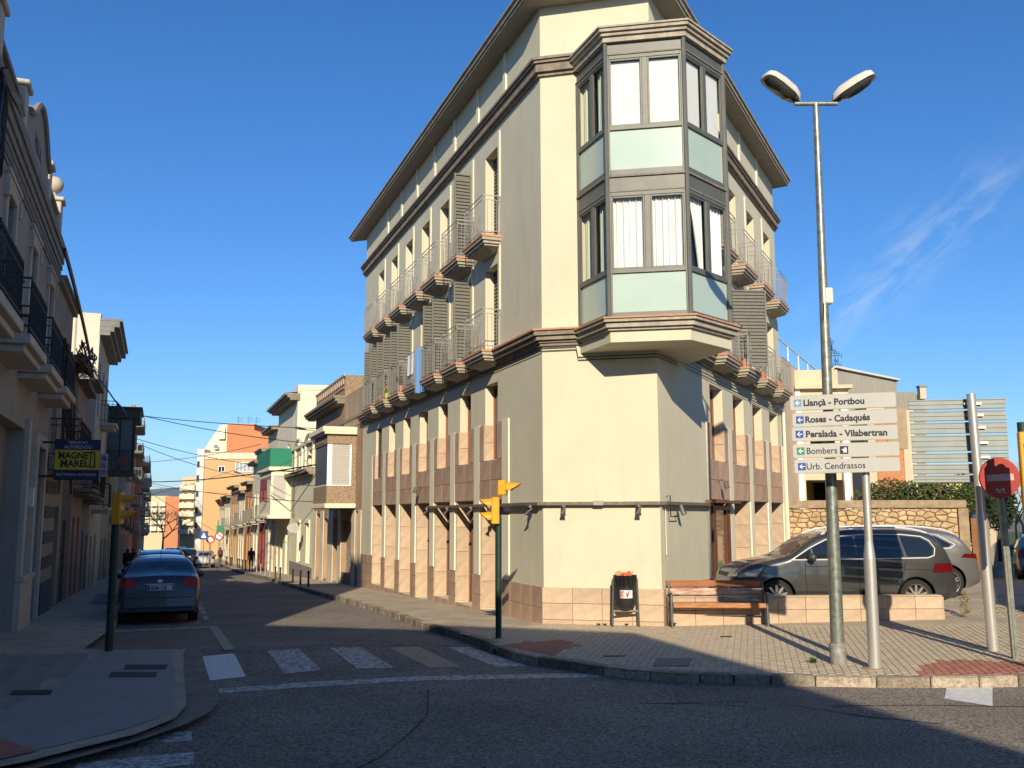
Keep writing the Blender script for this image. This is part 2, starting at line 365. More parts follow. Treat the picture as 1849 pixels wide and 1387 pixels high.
# left pavement with the dropped corner
KL = [along(VV, 262, 1.85), along(VV, 60, 1.85), along(VV, 30, 1.85), along(VV, 5, 1.85), along(VV, 1.2, 1.85), (-7.0, 16.05), (-6.4, 15.95), (-5.3, 15.95), (-5.2, 15.5), (-4.55, 13.6), (-4.0, 12.07), (-3.74, 11.3),
      (-3.62, 10.6), (-3.75, 9.86), (-4.05, 9.31), (-4.3, 8.8), (-4.9, 8.1), (-6.0, 7.0), (-9, 5.6), (-14, 4.4), (-14, 4.9)]
pav_l = KL + [along(VV, -16, -4), along(VV, 262, -4)]
struct(sheet('left_pavement', pav_l, 0, PAVC, 1.5))
# the gutter band round the left corner
band_o = [(-5.16, 16.2), (-4.07, 13.24), (-3.55, 11.93), (-3.42, 11.2), (-3.48, 10.55), (-3.7, 9.8), (-3.95, 9.25), (-4.3, 8.6), (-5.1, 7.6), (-6.1, 6.7), (-9, 5.2)]
BANDC = mat('gutter_concrete', (.24, .19, .145), .9, var=.25, vs=2, bump=.5, bs=60, dirt=.3)
band_i = [(-5.35, 16.1), (-5.25, 15.4), (-4.6, 13.6), (-4.05, 12.07), (-3.8, 11.3), (-3.7, 10.6), (-3.85, 9.86), (-4.15, 9.31), (-4.4, 8.8), (-5.0, 8.1), (-6.1, 7.0), (-9, 5.7)]
struct(sheet('gutter', [(x + .0, y) for x, y in band_o] + band_i[::-1], -.05, BANDC, 1.0))
def on_kerb(path, name, label_parent, n0, n1, length, inner, zt=.008, wid=.15, m=KERB):
    """lay single kerb stones along a path"""
    cnt = 0
    pts = [Vector((p[0], p[1], 0)) for p in path]; L = [0]
    for a, c in zip(pts, pts[1:]): L.append(L[-1] + (c - a).length)
    def at(s):
        for i in range(len(L) - 1):
            if s <= L[i + 1]: t = (s - L[i]) / (L[i + 1] - L[i]); return pts[i].lerp(pts[i + 1], t)
        return pts[-1]
    s = n0
    far = MB()
    while s < min(n1, L[-1]) - .05:
        l = length * random.uniform(.7, 1.25); a = at(s); c = at(min(s + l - .014, L[-1])); d = (c - a); 
        if d.length < .05: break
        d.normalize(); nn = Vector((-d.y, d.x, 0)) * inner
        za, zc = G(a.x, a.y), G(c.x, c.y); j = random.uniform(-.006, .006)
        p = [a, c, c + nn * wid, a + nn * wid]; zz = [za, zc, zc, za]
        b = MB(); b.hexa([(q.x, q.y, z - .2) for q, z in zip(p, zz)] + [(q.x, q.y, z + zt + j) for q, z in zip(p, zz)])
        if (a.y < 50 and cnt < 200): b.build('kerb_stone', m, label_parent, bevel=.018); cnt += 1
        else: far.add(b.v, b.f)
        s += l
    if far.v: tag(far.build('far_kerb_stones', m, label_parent), kind='stuff')
kb = bpy.data.objects.new('kerb', None); COL.objects.link(kb); kb['kind'] = 'structure'; kb.location = (0, 0, 0)
KR = [along(FL, 262, 1.9)] + K
on_kerb(KR[::-1], 'kerb', kb, 0, 400, .62, -1)
kb2 = bpy.data.objects.new('left_kerb', None); COL.objects.link(kb2); kb2['kind'] = 'structure'
on_kerb([along(VV, 1.2, 1.85), along(VV, 262, 1.85)], 'kerb', kb2, 0, 262, .9, 1, wid=.13)
on_kerb([(-7.0, 16.05), (-6.4, 15.98), (-5.35, 15.98)], 'kerb', kb2, 0, 4, .8, -1, wid=.13)
# brick pavers of the little square
def inside(p, poly):
    c = False; j = len(poly) - 1
    for i in range(len(poly)):
        (xi, yi), (xj, yj) = poly[i], poly[j]
        if (yi > p[1]) != (yj > p[1]) and p[0] < (xj - xi) * (p[1] - yi) / (yj - yi) + xi: c = not c
        j = i
    return c
plaza = [(.35, 15.35), (.9, 14.72), (1.25, 14.3), (1.75, 13.92), (2.2, 13.68), (2.7, 13.54), (3.5, 13.36), (4.7, 13.08), (5.35, 13.0), (6.0, 12.94), (6.66, 12.96), (8, 13.15), (10, 13.8), (12.5, 15.8), (16, 20), (20, 28), (15, 26), (11.5, 22.5), (9.2, 19.35), (8.9, 18.86), (2.95, 18.86), (2.5, 18.95), (.68, 19.35), (-.9, 17.9), (-.45, 17.2), (.0, 16.1)]
red1 = [gp(892, 1168), gp(938, 1160), gp(1010, 1157), gp(1052, 1167), gp(1012, 1176), gp(990, 1186), gp(942, 1184)]
red2 = [gp(1655, 1209), gp(1690, 1198), gp(1745, 1196), gp(1800, 1200), gp(1849, 1201), gp(1900, 1206), gp(1905, 1226), gp(1849, 1226), gp(1760, 1231), gp(1660, 1229)]
red1 = [(p.x, p.y) for p in red1]; red2 = [(p.x, p.y) for p in red2]
bricks = []
ang = R(14); ca, sa = math.cos(ang), math.sin(ang)
for i in range(-30, 190):
    for j in range(-20, 80):
        lx = i * .106; ly = j * .206 + (.103 if i % 2 else 0)
        x = -2.5 + ca * lx + sa * ly; y = 13.2 - sa * lx + ca * ly
        if y > 22.5 or not inside((x, y), plaza): continue
        bricks.append((x, y, i, j))
bricks.sort(key=lambda q: math.hypot(q[0], q[1]))
def brick_mb(x, y, red, b, lift=0):
    hx, hy = .0495, .0995
    cs = [(-hx, -hy), (hx, -hy), (hx, hy), (-hx, hy)]
    P = [(x + ca * a + sa * c, y - sa * a + ca * c) for a, c in cs]; P2 = [(x + (ca * a + sa * c) * .9, y + (-sa * a + ca * c) * .95) for a, c in cs]
    z = G(x, y) + lift
    b.add([(p[0], p[1], z + .001) for p in P] + [(p[0], p[1], z + .0075) for p in P2], [(4, 5, 6, 7), (0, 1, 5, 4), (1, 2, 6, 5), (2, 3, 7, 6), (3, 0, 4, 7)])
pvr = bpy.data.objects.new('square_paving', None); COL.objects.link(pvr); pvr['kind'] = 'structure'
restg, restr = MB(), MB()
nb = 0
for x, y, i, j in bricks:
    red = inside((x, y), red1) or inside((x, y), red2); lift = random.uniform(-.0012, .0012)
    vis = abs(x) / max(y, .1) < .56
    if nb < 296 and vis: bb = MB(); brick_mb(x, y, red, bb, lift); bb.build('paver', PAVR if red else PAVB, pvr); nb += 1
    else: brick_mb(x, y, red, restr if red else restg, lift)
tag(restg.build('grey_pavers', PAVB, pvr), kind='stuff'); tag(restr.build('red_pavers', PAVR, pvr), kind='stuff')
# slabs of the left corner
lp = bpy.data.objects.new('corner_paving', None); COL.objects.link(lp); lp['kind'] = 'structure'
corner = [(-8.6, 15.3), (-6.6, 15.5), (-5.35, 15.3), (-4.75, 13.6), (-4.2, 12.0), (-3.95, 11.3), (-3.9, 10.6), (-4.1, 9.9), (-4.6, 9.0), (-5.3, 8.4), (-6.2, 8.0)]
SLAB = mat('grey_paving_slab', (.27, .245, .215), .85, var=.15, vs=3, bump=.3, bs=80, tint=.07)
SLABS = mat('smooth_ramp_concrete', (.30, .28, .25), .85, var=.08, vs=2, bump=.2, bs=80)
ramp = [(-6.6, 15.75), (-5.42, 15.75), (-5.3, 15.2), (-4.65, 13.55), (-4.12, 12.0), (-3.86, 11.3), (-3.8, 10.6), (-3.98, 9.95), (-4.3, 9.35), (-4.85, 8.7), (-5.5, 9.4), (-5.6, 10.6), (-5.75, 11.6), (-6.0, 13.2)]
struct(sheet('kerb_ramp', ramp, .006, SLABS, 1.0))
for i in range(-2, 22):
    for j in range(-3, 24):
        u0, w0 = -11 + j * .41, .06 + i * .41
        c = along(VV, u0 + .2, w0 + .2)
        if not inside(c, corner) or inside(c, ramp) or c[1] > 15.4 or w0 > 4: continue
        if min(abs(c[0] - q[0]) + abs(c[1] - q[1]) for q in ramp) < .2: continue
        piece('paving_slab', SLAB, lp, VV, u0, u0 + .4, w0, w0 + .4, G(*c) - .03, G(*c) + .004 + random.uniform(-.001, .001), bev=.003)
CR = [gp(0, 1332), gp(28, 1341), gp(64, 1353), gp(0, 1367), gp(-80, 1380), gp(-80, 1330)]
struct(sheet('red_crossing_tiles', [(p.x, p.y) for p in CR], .012, PAVR, 1.0))
def cover(px0, py0, px1, py1, skew, nm, m, base):
    P = [gp(px0, py1), gp(px1, py1), gp(px1 + skew, py0), gp(px0 + skew, py0)]
    o = sheet(nm, [(p.x, p.y) for p in P], .014, m, 2.0); return o
IRON = mat('iron_cover', (.045, .04, .038), .7, metal=.4, var=.3, vs=20, bump=.6, bs=60)
for k, (a, c, d, e, s) in enumerate([(194, 1211, 278, 1220, 4), (220, 1198, 296, 1206, 4), (16, 1243, 88, 1251, 4)]):
    tag(cover(a, c, d, e, s, 'drain_grate', IRON, lp), ['lower of two dark drain strips in the smooth left corner ramp', 'upper of two dark drain strips in the smooth left corner ramp', 'dark drain strip in the slab paving at the far left corner'][k], 'drain cover', 'dark covers set in the left corner pavement')
for k, (a, c, d, e, s) in enumerate([(1298, 1152, 1319, 1154, 0), (1085, 1186, 1125, 1188, 2), (1175, 1192, 1240, 1206, 8), (160, 1068, 210, 1086, 14)]):
    tag(cover(a, c, d, e, s, 'access_cover', [mat('rusty_iron', (.10, .045, .03), .8), IRON, mat('slate_patch', (.15, .15, .14), .8), mat('slate_patch', (.1, .1, .1))][k], None),
        ['small rusty iron cover in the pavers before the bench', 'thin dark cover strip in the shaded pavers', 'square grey access cover near the shaded kerb', 'dark access cover on the left pavement by the parked saloon'][k], 'access cover')
# paint
def mark(pts, m, name='road_marking', dz=-.126):
    P = [gp(*p, dz) for p in pts]; return struct(sheet(name, [(p.x, p.y) for p in P], dz, m, 1.0))
mark([(363, 1182), (420, 1177), (441, 1219), (371, 1226)], PAINTW, 'crosswalk_stripe')
mark([(480, 1173), (536, 1169), (578, 1208), (511, 1214)], PAINT, 'crosswalk_stripe')
mark([(592, 1168), (648, 1167), (708, 1204), (643, 1206)], PAINT, 'crosswalk_stripe')
mark([(700, 1168), (753, 1167), (831, 1203), (772, 1205)], PAINTT, 'crosswalk_stripe')
mark([(804, 1168), (846, 1168), (953, 1203), (893, 1204)], PAINT, 'crosswalk_stripe')
mark([(392, 1241), (460, 1236), (560, 1229), (760, 1220), (900, 1218), (1060, 1217), (1095, 1223), (900, 1226), (760, 1228), (560, 1238), (394, 1249)], PAINT, 'give_way_line')
mark([(245, 1339), (318, 1317), (343, 1317), (343, 1334)], PAINT, 'crosswalk_stripe')
mark([(128, 1387), (136, 1374), (250, 1362), (346, 1355), (347, 1376), (250, 1387)], PAINT, 'crosswalk_stripe')
mark([(1706, 1247), (1789, 1246), (1789, 1280), (1702, 1266)], PAINTW, 'crosswalk_stripe')
PY = mat('yellowed_paint', (.38, .34, .24), .8, var=.3, vs=9)
mark([(374, 1128), (390, 1127), (421, 1170), (401, 1171)], PY, 'parking_line')
for a, c, d in [(363, 1116, 7), (358, 1105, 6), (354, 1097, 5), (351, 1090, 4)]: mark([(a, c - d), (a + 9, c - d), (a + 13, c), (a + 3, c)], PAINT, 'parking_line')
mark([(205, 1134), (374, 1128), (374, 1130), (205, 1137)], PAINT, 'parking_line')
TAR = mat('fresh_tar', (.03, .029, .028), .8, var=.2, vs=3)
for pts in ([(1206, 1271), (1300, 1269), (1395, 1271), (1470, 1283), (1560, 1297), (1700, 1312)], [(1160, 1271), (1250, 1272), (1380, 1280)], [(770, 1245), (768, 1290), (740, 1320), (690, 1360), (640, 1387)],
            [(430, 1165), (600, 1164), (800, 1165), (960, 1185)], [(1500, 1278), (1640, 1277), (1849, 1281)]):
    b = MB(); Q = [gp(*p, -.125) for p in pts]
    for a, c in zip(Q, Q[1:]):
        for k in range(6):
            p = a.lerp(c, k / 6) ; q = a.lerp(c, (k + 1) / 6); d = (q - p).normalized(); nn = Vector((-d.y, d.x, 0)) * random.uniform(.006, .02)
            b.quad(p + nn, q + nn, q - nn, p - nn)
    struct(b.build('tar_seam', TAR))
# ================================================================== CORNER BUILDING
cb = thing('corner_building', (1.8, 19.2, 0), 'cream four storey corner building with pink stone base and glazed grey corner bay', 'building')
LL, LR, LF = 18.35, 13.2, 2.3515
ZB = -1.6
bayL = [5.27 + 2.055 * (k - 1) for k in range(7)]
bayR = [4.72 + 2.36 * k for k in range(4)]
ups = [(5.98, 8.08), (8.7, 10.98)]
holesL, holesR = [], []
for c in bayL:
    gz0 = -.07 if c < 9 else -.27
    holesL += [(c - .70, c + .72, gz0, 2.48, .40), (c - .46, c + .46, 3.43, 5.24, .27)] + [(c - .46, c + .46, a, d, .27) for a, d in ups]
for c in bayR:
    holesR += [(c - .83, c + .83, .02, 2.48, .45), (c - .62, c + .62, 3.43, 5.24, .30)] + [(c - .52, c + .52, a, d, .27) for a, d in ups]
b = MB()
wall_holes(b, FL, 0, LL, ZB, 13.08, holesL, .3)
wall_holes(b, FR_, 0, LR, ZB, 13.08, holesR, .3)
wall_holes(b, FF, 0, LF, ZB, 13.08, [], .3)
eL, eR = FL.P(LL, 0, 0), FR_.P(LR, 0, 0); bL, bR = (FL.P(LL, -6, 0)), (FR_.P(LR, -6, 0))
bk = (5.0, 33.0, 0)
for p, q in ((eL, bk), (bk, eR)): b.quad((p[0], p[1], ZB), (q[0], q[1], ZB), (q[0], q[1], 13.08), (p[0], p[1], 13.08))
b.build('wall', WALL, cb)
foot = [A0, B0, eR[:2], bk[:2], eL[:2]]
# eaves with a stepped moulding and the roof
def offs(poly, d):
    n = len(poly); r = []
    for i in range(n):
        p0, p1, p2 = Vector(poly[i - 1][:2]), Vector(poly[i][:2]), Vector(poly[(i + 1) % n][:2])
        a, c = (p1 - p0).normalized(), (p2 - p1).normalized(); na, nc = Vector((a.y, -a.x)), Vector((c.y, -c.x))
        m_ = (na + nc).normalized(); r.append(tuple(p1 + m_ * d / max(.3, m_.dot(na))))
    return r
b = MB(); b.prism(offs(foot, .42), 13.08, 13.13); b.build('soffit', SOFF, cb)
b = MB(); b.prism(offs(foot, .45), 13.10, 13.155); b.prism(offs(foot, .49), 13.165, 13.26); b.prism(offs(foot, .54), 13.262, 13.30)
b.build('eave_moulding', CONC, cb)
ro = offs(foot, .50); cx_, cy_ = 2.6, 27.0
b = MB().add([(p[0], p[1], 13.302) for p in ro] + [(cx_, cy_, 15.4)], [(i, (i + 1) % 5, 5) for i in range(5)])
b.build('roof', mat('clay_roof', (.32, .15, .09), .9, var=.25, vs=6), cb)
# string course and cornice
def ring_band(name, steps, m, u_l=LL, u_r=LR):
    b = MB()
    for d, z0, z1 in steps:
        o = offs(foot, d); i = offs(foot, -.02)
        for k in (0, 4, 1):
            p, q, r_, s_ = (o[k], o[(k + 1) % 5], i[(k + 1) % 5], i[k])
            if k == 1: q = along(FR_, u_r, d); r_ = along(FR_, u_r, -.02)
            if k == 4: p = along(FL, u_l, d); s_ = along(FL, u_l, -.02)
            b.hexa([(p[0], p[1], z0), (q[0], q[1], z0), (r_[0], r_[1], z0), (s_[0], s_[1], z0), (p[0], p[1], z1), (q[0], q[1], z1), (r_[0], r_[1], z1), (s_[0], s_[1], z1)])
    return b.build(name, m, cb)
ring_band('string_course', [(.06, 11.49, 11.56), (.13, 11.562, 11.74), (.18, 11.742, 11.80), (.22, 11.802, 11.86)], CONCD, LL + .12, LR + .12)
ring_band('cornice', [(.05, 5.60, 5.66), (.09, 5.662, 5.71), (.16, 5.712, 5.80), (.22, 5.802, 5.895)], CONCD, LL + .1, LR + .1)
ring_band('cornice_tiles', [(.26, 5.897, 5.935)], TILE, LL + .12, LR + .12)
# proud strips: attic, door surrounds, pilasters
def strip(*a): MB().fbox(*a).build('pilaster', WALL2, cb)
for fr, cs, L_ in ((FL, bayL, LL), (FR_, bayR, LR)):
    st = cs[1] - cs[0]
    for c in cs:
        for zz in ((11.86, 13.08),): strip(fr, c - st / 2 - .09, c - st / 2 + .09, -.01, .04, *zz)
        wd = .46 if fr is FL else .52
        strip(fr, c - wd - .20, c - wd - .08, -.01, .03, 5.94, 11.30)
        if fr is FL or c != cs[0]: strip(fr, c - st / 2 - .21, c - st / 2 + .21, -.01, .034, .72, 4.30)
    strip(fr, cs[-1] + st / 2 - .16, cs[-1] + st / 2 + .12, -.01, .034, .72, 4.30)
strip(FR_, bayR[0] - .98 - .08, bayR[0] - .98, -.01, .034, .02, 4.30)
# stone cladding, slab by slab
def clad(fr, u0, u1, z0, z1, w, h, m=STONE2, th=.03, nm='stone_slab'):
    nr = max(1, round((z1 - z0) / h)); nc = max(1, round((u1 - u0) / w)); g = .008
    for r in range(nr):
        for c in range(nc):
            a, d = u0 + (u1 - u0) * c / nc, u0 + (u1 - u0) * (c + 1) / nc; e, f = z0 + (z1 - z0) * r / nr, z0 + (z1 - z0) * (r + 1) / nr
            piece(nm, m, cb, fr, a + g / 2, d - g / 2, -.02, th + random.uniform(-.002, .002), e + g / 2, f - g / 2)
for fr, cs, hw, ww in ((FL, bayL, .82, .46), (FR_, bayR, .97, .62)):
    for k, c in enumerate(cs):
        clad(fr, c - hw, c + hw, 2.49, 3.42, .85, .465)
        clad(fr, c - hw, c - ww - .003, 3.42, 4.29, .5, .87); clad(fr, c + ww + .003, c + hw, 3.42, 4.29, .5, .87)
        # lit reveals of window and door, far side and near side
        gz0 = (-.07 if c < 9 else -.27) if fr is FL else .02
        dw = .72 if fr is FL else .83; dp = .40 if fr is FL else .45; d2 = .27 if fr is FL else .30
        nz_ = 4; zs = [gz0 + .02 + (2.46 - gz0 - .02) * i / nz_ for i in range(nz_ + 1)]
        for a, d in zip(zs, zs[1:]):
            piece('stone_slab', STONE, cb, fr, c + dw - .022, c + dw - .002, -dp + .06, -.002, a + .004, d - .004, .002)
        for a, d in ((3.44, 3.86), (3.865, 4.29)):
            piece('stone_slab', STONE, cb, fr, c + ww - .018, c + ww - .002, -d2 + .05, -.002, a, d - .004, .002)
def zf(fr, u): p = along(fr, u, .1); return G(*p)
# plinths between the doors
for fr, cs, dl, dr, st in ((FL, bayL, .70, .72, 2.055), (FR_, bayR, .83, .83, 2.36)):
    edges = [0.0] + sum([[c - dl, c + dr] for c in cs], []) + [LL if fr is FL else LR]
    for i in range(0, len(edges), 2):
        u0, u1 = edges[i] + .004, edges[i + 1] - .004
        if fr is FR_ and i == 0: clad(fr, u0, u1, 0.0, .35, .62, .36, STONE2); clad(fr, u0, u1, .35, .71, .62, .36, STONE2); continue
        zl = min(zf(fr, u0), zf(fr, u1)) - .05
        n_ = max(2, round((.71 - zl) / .36)); clad(fr, u0, u1, zl, .71, .62 if u1 - u0 > .7 else .45, (.71 - zl) / n_)
    for c in cs:
        zt = (-.07 if c < 9 else -.27) if fr is FL else .02
        zl = min(zf(fr, c - dl), zf(fr, c + dr)) - .05
        if zt - zl > .06: clad(fr, c - dl, c + dr, zl, zt - .002, .75, .5)
for i in range(4):
    u0, u1 = LF * i / 4, LF * (i + 1) / 4
    for z0, z1 in ((-.08, .08), (.08, .40), (.40, .71)):
        piece('stone_slab', STONE, cb, FF, u0 + .004 - (.03 if i == 0 else 0), u1 - .004 + (.03 if i == 3 else 0), -.02, .032, z0 + .004, z1 - .004)
# windows and doors
for k, c in enumerate(bayL):
    gz0 = -.07 if c < 9 else -.27
    h = (c - .70, c + .72, gz0, 2.48)
    if k in (3, 5): louvre(FL, c - .70, c + .72, gz0, 2.46, -.38, cb, mat('brown_roller_slats', (.16, .10, .065), .6), 'roller_shutter', .09)
    elif k == 6: MB().fbox(FL, c - .7, c + .72, -.42, -.38, gz0, 2.48).build('door_panel', mat('beige_door', (.42, .34, .22), .7, var=.1), cb)
    else: window(FL, h, .38, cb, WOOD, mull=1)
    if k == 6: louvre(FL, c - .46, c + .46, 3.43, 5.24, -.12, cb, mat('brown_roller_slats', (.16, .10, .065)), 'roller_shutter', .06)
    else: window(FL, (c - .46, c + .46, 3.43, 5.24), .26, cb, WOOD, mull=1)
    for a, d in ups: louvre(FL, c - .46, c + .46, a, d, -.26, cb, name='shutter')
for k, c in enumerate(bayR):
    if k == 0: continue
    window(FR_, (c - .83, c + .83, .02, 2.48), .43, cb, WOOD, mull=1)
for k, c in enumerate(bayR):
    window(FR_, (c - .62, c + .62, 3.43, 5.24), .28, cb, WOOD, mull=1)
    for a, d in ups: louvre(FR_, c - .52, c + .52, a, d, -.26, cb)
# shop door on the right facade
c = bayR[0]; d = MB()
d.fbox(FR_, c - .83, c - .70, -.06, .06, .02, 2.36); d.fbox(FR_, c + .70, c + .83, -.06, .06, .02, 2.36); d.fbox(FR_, c - .70, c + .70, -.06, .06, 2.24, 2.36)
d.fbox(FR_, c - .70, c + .70, -.06, .06, .02, .22); d.fbox(FR_, c - .70, c - .5, -.04, .04, .22, 2.24); d.fbox(FR_, c + .5, c + .70, -.04, .04, .22, 2.24)
do = d.build('door', mat('dark_varnished_door', (.13, .045, .025), .45, var=.25, vs=6), cb, bevel=.006)
MB().fbox(FR_, c - .5, c + .5, -.012, .0, .22, 2.24).build('pane', glass_mat('shop_glass', (.10, .09, .06), 0, .05), do)
MB().fbox(FR_, c - .28, c + .16, .003, .006, 1.05, 1.62).build('orange_sticker', mat('orange_print', (.55, .19, .06), .6, var=.6, vs=14, col2=(.5, .45, .4)), do)
MB().fbox(FR_, c - .25, c + .12, .003, .006, .82, 1.0).build('green_sticker', mat('green_print', (.12, .30, .14), .6, var=.5, vs=16), do)
MB().fbox(FR_, c - 1.35, c + .95, .02, .30, 2.40, 2.47).build('awning_board', mat('brown_board', (.17, .09, .05), .7), cb, bevel=.008)
# balconies
def balcony_proto(w):
    hw = w / 2; P = {}
    b = MB(); b.box(-hw, hw, -.02, .50, -.055, 0); P['tile'] = b
    b = MB()
    for (d, z0, z1) in ((.0, -.13, -.057), (.045, -.20, -.132), (.09, -.25, -.202)): b.box(-hw + d + .02, hw - d - .02, -.02, .48 - d, z0, z1)
    b.add([(-hw + .14, -.02, -.252), (hw - .14, -.02, -.252), (hw - .14, .36, -.252), (-hw + .14, .36, -.252), (-hw + .3, -.02, -.34), (hw - .3, -.02, -.34), (hw - .3, .1, -.34), (-hw + .3, .1, -.34)],
          [(0, 1, 2, 3), (4, 5, 6, 7), (0, 1, 5, 4), (1, 2, 6, 5), (2, 3, 7, 6), (3, 0, 4, 7)])
    P['slab'] = b
    b = MB(); e = hw - .05; f = .45
    def seg(p, q, r): b.tube([p, q], r, 5)
    for z, r in ((.96, .014), (.85, .010), (.09, .010)):
        b.tube([(-e, .0, z), (-e, f, z), (e, f, z), (e, 0, z)], r, 5)
    for x, y in ((-e, f), (e, f), (-e, .02), (e, .02)): seg((x, y, 0), (x, y, .96), .013)
    n_ = int(2 * e / .105)
    for i in range(1, n_): seg((-e + 2 * e * i / n_, f, .09), (-e + 2 * e * i / n_, f, .85), .0065)
    for s in (-1, 1):
        for i in range(1, 4): seg((s * e, f * i / 4, .09), (s * e, f * i / 4, .85), .0065)
    P['rail'] = b
    return P
def make_balcony(w, nm):
    P = balcony_proto(w); rt = Vector(cb.location)
    o = P['slab'].build('balcony', CONC, cb, bevel=.008, origin=(0, 0, 0)); t = P['tile'].build('tile_edge', TILE, o, origin=(0, 0, 0)); r_ = P['rail'].build('railing', RAIL, o, origin=(0, 0, 0))
    return o
def put_balcony(pr, fr, c, z, first):
    o = pr if first else copy_tree(pr, cb)
    o.location = Vector(fr.P(c, 0, z)) - Vector(cb.location); o.rotation_euler = (0, 0, fr.rot()); return o
pL = make_balcony(1.52, 'L'); first = True
for z in (8.68, 5.94):
    for c in bayL: put_balcony(pL, FL, c + .02, z, first); first = False
    for c in bayR: put_balcony(pL, FR_, c + .03, z, False)
# open shutter leaves standing out from the wall
def leaf(fr, u, z0, z1, ang=90, L_=.46):
    # leaf hinged at u on the wall, facing the camera when ang = 90
    f2 = Fr(along(fr, u, .02), 0, True); dirv = (fr.w * math.sin(R(ang)) + fr.u * math.cos(R(ang))); f2.u = dirv.normalized(); f2.w = Vector((f2.u.y, -f2.u.x, 0)) * (-1 if fr is FL else 1)
    louvre(f2, 0, L_, z0, z1, -.02, cb, name='open_shutter')
for k, us in {1: [-.48], 2: [-.48, .48], 4: [-.48, .48], 5: [-.48, .48], 6: [-.48, .48]}.items():
    for u in us: leaf(FL, bayL[k] + u, 5.99, 8.05)
leaf(FL, bayL[1] - .48, 8.73, 10.95)
leaf(FR_, bayR[1] - .54, 5.99, 8.05, 60, .95)
# cable tray with spotlights
b = MB(); b.fbox(FL, 0, 8.6, .0, .13, 2.33, 2.40); b.fbox(FF, -.03, LF + .03, .0, .13, 2.33, 2.40); b.fbox(FR_, 0, 3.7, .0, .13, 2.33, 2.40)
b.build('cable_tray', mat('tray_metal', (.20, .16, .12), .6, metal=.2, var=.3, vs=8), cb, bevel=.006)
def spot(fr, u, z=2.33):
    p = Vector(fr.P(u, .16, z)); q = p + fr.w * .07 + Vector((0, 0, -.16))
    b = MB(); b.tube([p + Vector((0, 0, .03)), p, q], .012, 6); b.tube([p + Vector((0, 0, .01)), p + Vector((0, 0, -.05)), q + Vector((0, 0, -.03))], .045, 10, r2=.058)
    b.build('spotlight', mat('spot_grey', (.14, .13, .12), .5, metal=.3), cb, smooth=True)
for u in (.45, 1.95): spot(FF, u)
for u in (.32, 2.9, 4.3, 6.36, 8.4): spot(FL, u)
spot(FR_, .9)
MB().fbox(FF, 1.05, 1.25, .13, .17, 2.33, 2.42).build('junction_box', mat('grey_box', (.35, .33, .28), .6), cb)
for fr, u, z in ((FL, 9.4, 2.95), (FR_, 4.5, 2.92)):
    p = Vector(fr.P(u, .02, z)); b = MB(); b.tube([p, p + fr.w * .12 + Vector((0, 0, .06)), p + fr.w * .2 + Vector((0, 0, -.02))], .012, 6)
    b.tube([p + fr.w * .2, p + fr.w * .24 + Vector((0, 0, -.16))], .05, 8, r2=.065); b.build('wall_lantern', mat('spot_grey', (.14, .13, .12)), cb, smooth=True)
b = MB(); b.tube([FR_.P(.25, .03, 2.36), FR_.P(.25, .03, 1.35)], .01, 5); b.build('conduit', WALL2, cb); b = MB(); b.tube([FR_.P(.35, .02, 2.5), FR_.P(.35, .1, 2.52), FR_.P(.38, .1, 2.1), FR_.P(.9, .1, 2.1), FR_.P(.9, .02, 2.12)], .012, 5); b.build('iron_bracket', BLACK, cb)
# thin cables under the cornice and the down pipe
b = MB()
for z, wv in ((5.56, .03), (5.50, .03)):
    b.tube([FL.P(LL, wv, z), FL.P(.02, wv, z), FF.P(0, wv, z), FF.P(.72, wv, z), FF.P(.76, wv, z - .22), FF.P(LF, wv, z - .22), FR_.P(.05, wv, z - .22), FR_.P(1.4, wv, z - .2)], .009, 5)
for z in (5.55, 5.47, 5.39, 5.31): b.tube([FR_.P(2.0, .03, z + .03), FR_.P(7, .04, z), FR_.P(12.9, .03, z - .02)], .009, 5)
b.build('cables', BLACK, cb)
b = MB(); b.tube([FR_.P(13.1, .08, 5.4), FR_.P(13.1, .08, -.3)], .05, 8); b.build('downpipe', WALL2, cb, smooth=True)
# ------------------------------------------------ the corner bay
Q = [Vector(FF.P(.78, 0, 0)), Vector((1.88, 18.02, 0)), Vector((3.40, 17.745, 0)), Vector((4.42, 18.875, 0)), Vector(FR_.P(2.15, 0, 0))]
def bay_ring(d, close=True):
    r = []
    for i, p in enumerate(Q):
        if i == 0: t = (Q[1] - Q[0]).normalized(); nn = Vector((t.y * -1, t.x, 0)) * -1; r.append(p + Vector((-t.y, t.x, 0)) * -d)
        elif i == len(Q) - 1: t = (Q[i] - Q[i - 1]).normalized(); r.append(p + Vector((t.y, -t.x, 0)) * d)
        else:
            a, c = (Q[i] - Q[i - 1]).normalized(), (Q[i + 1] - Q[i]).normalized(); na, nc = Vector((a.y, -a.x, 0)), Vector((c.y, -c.x, 0))
            m_ = (na + nc).normalized(); r.append(p + m_ * (d / m_.dot(na)))
    return r
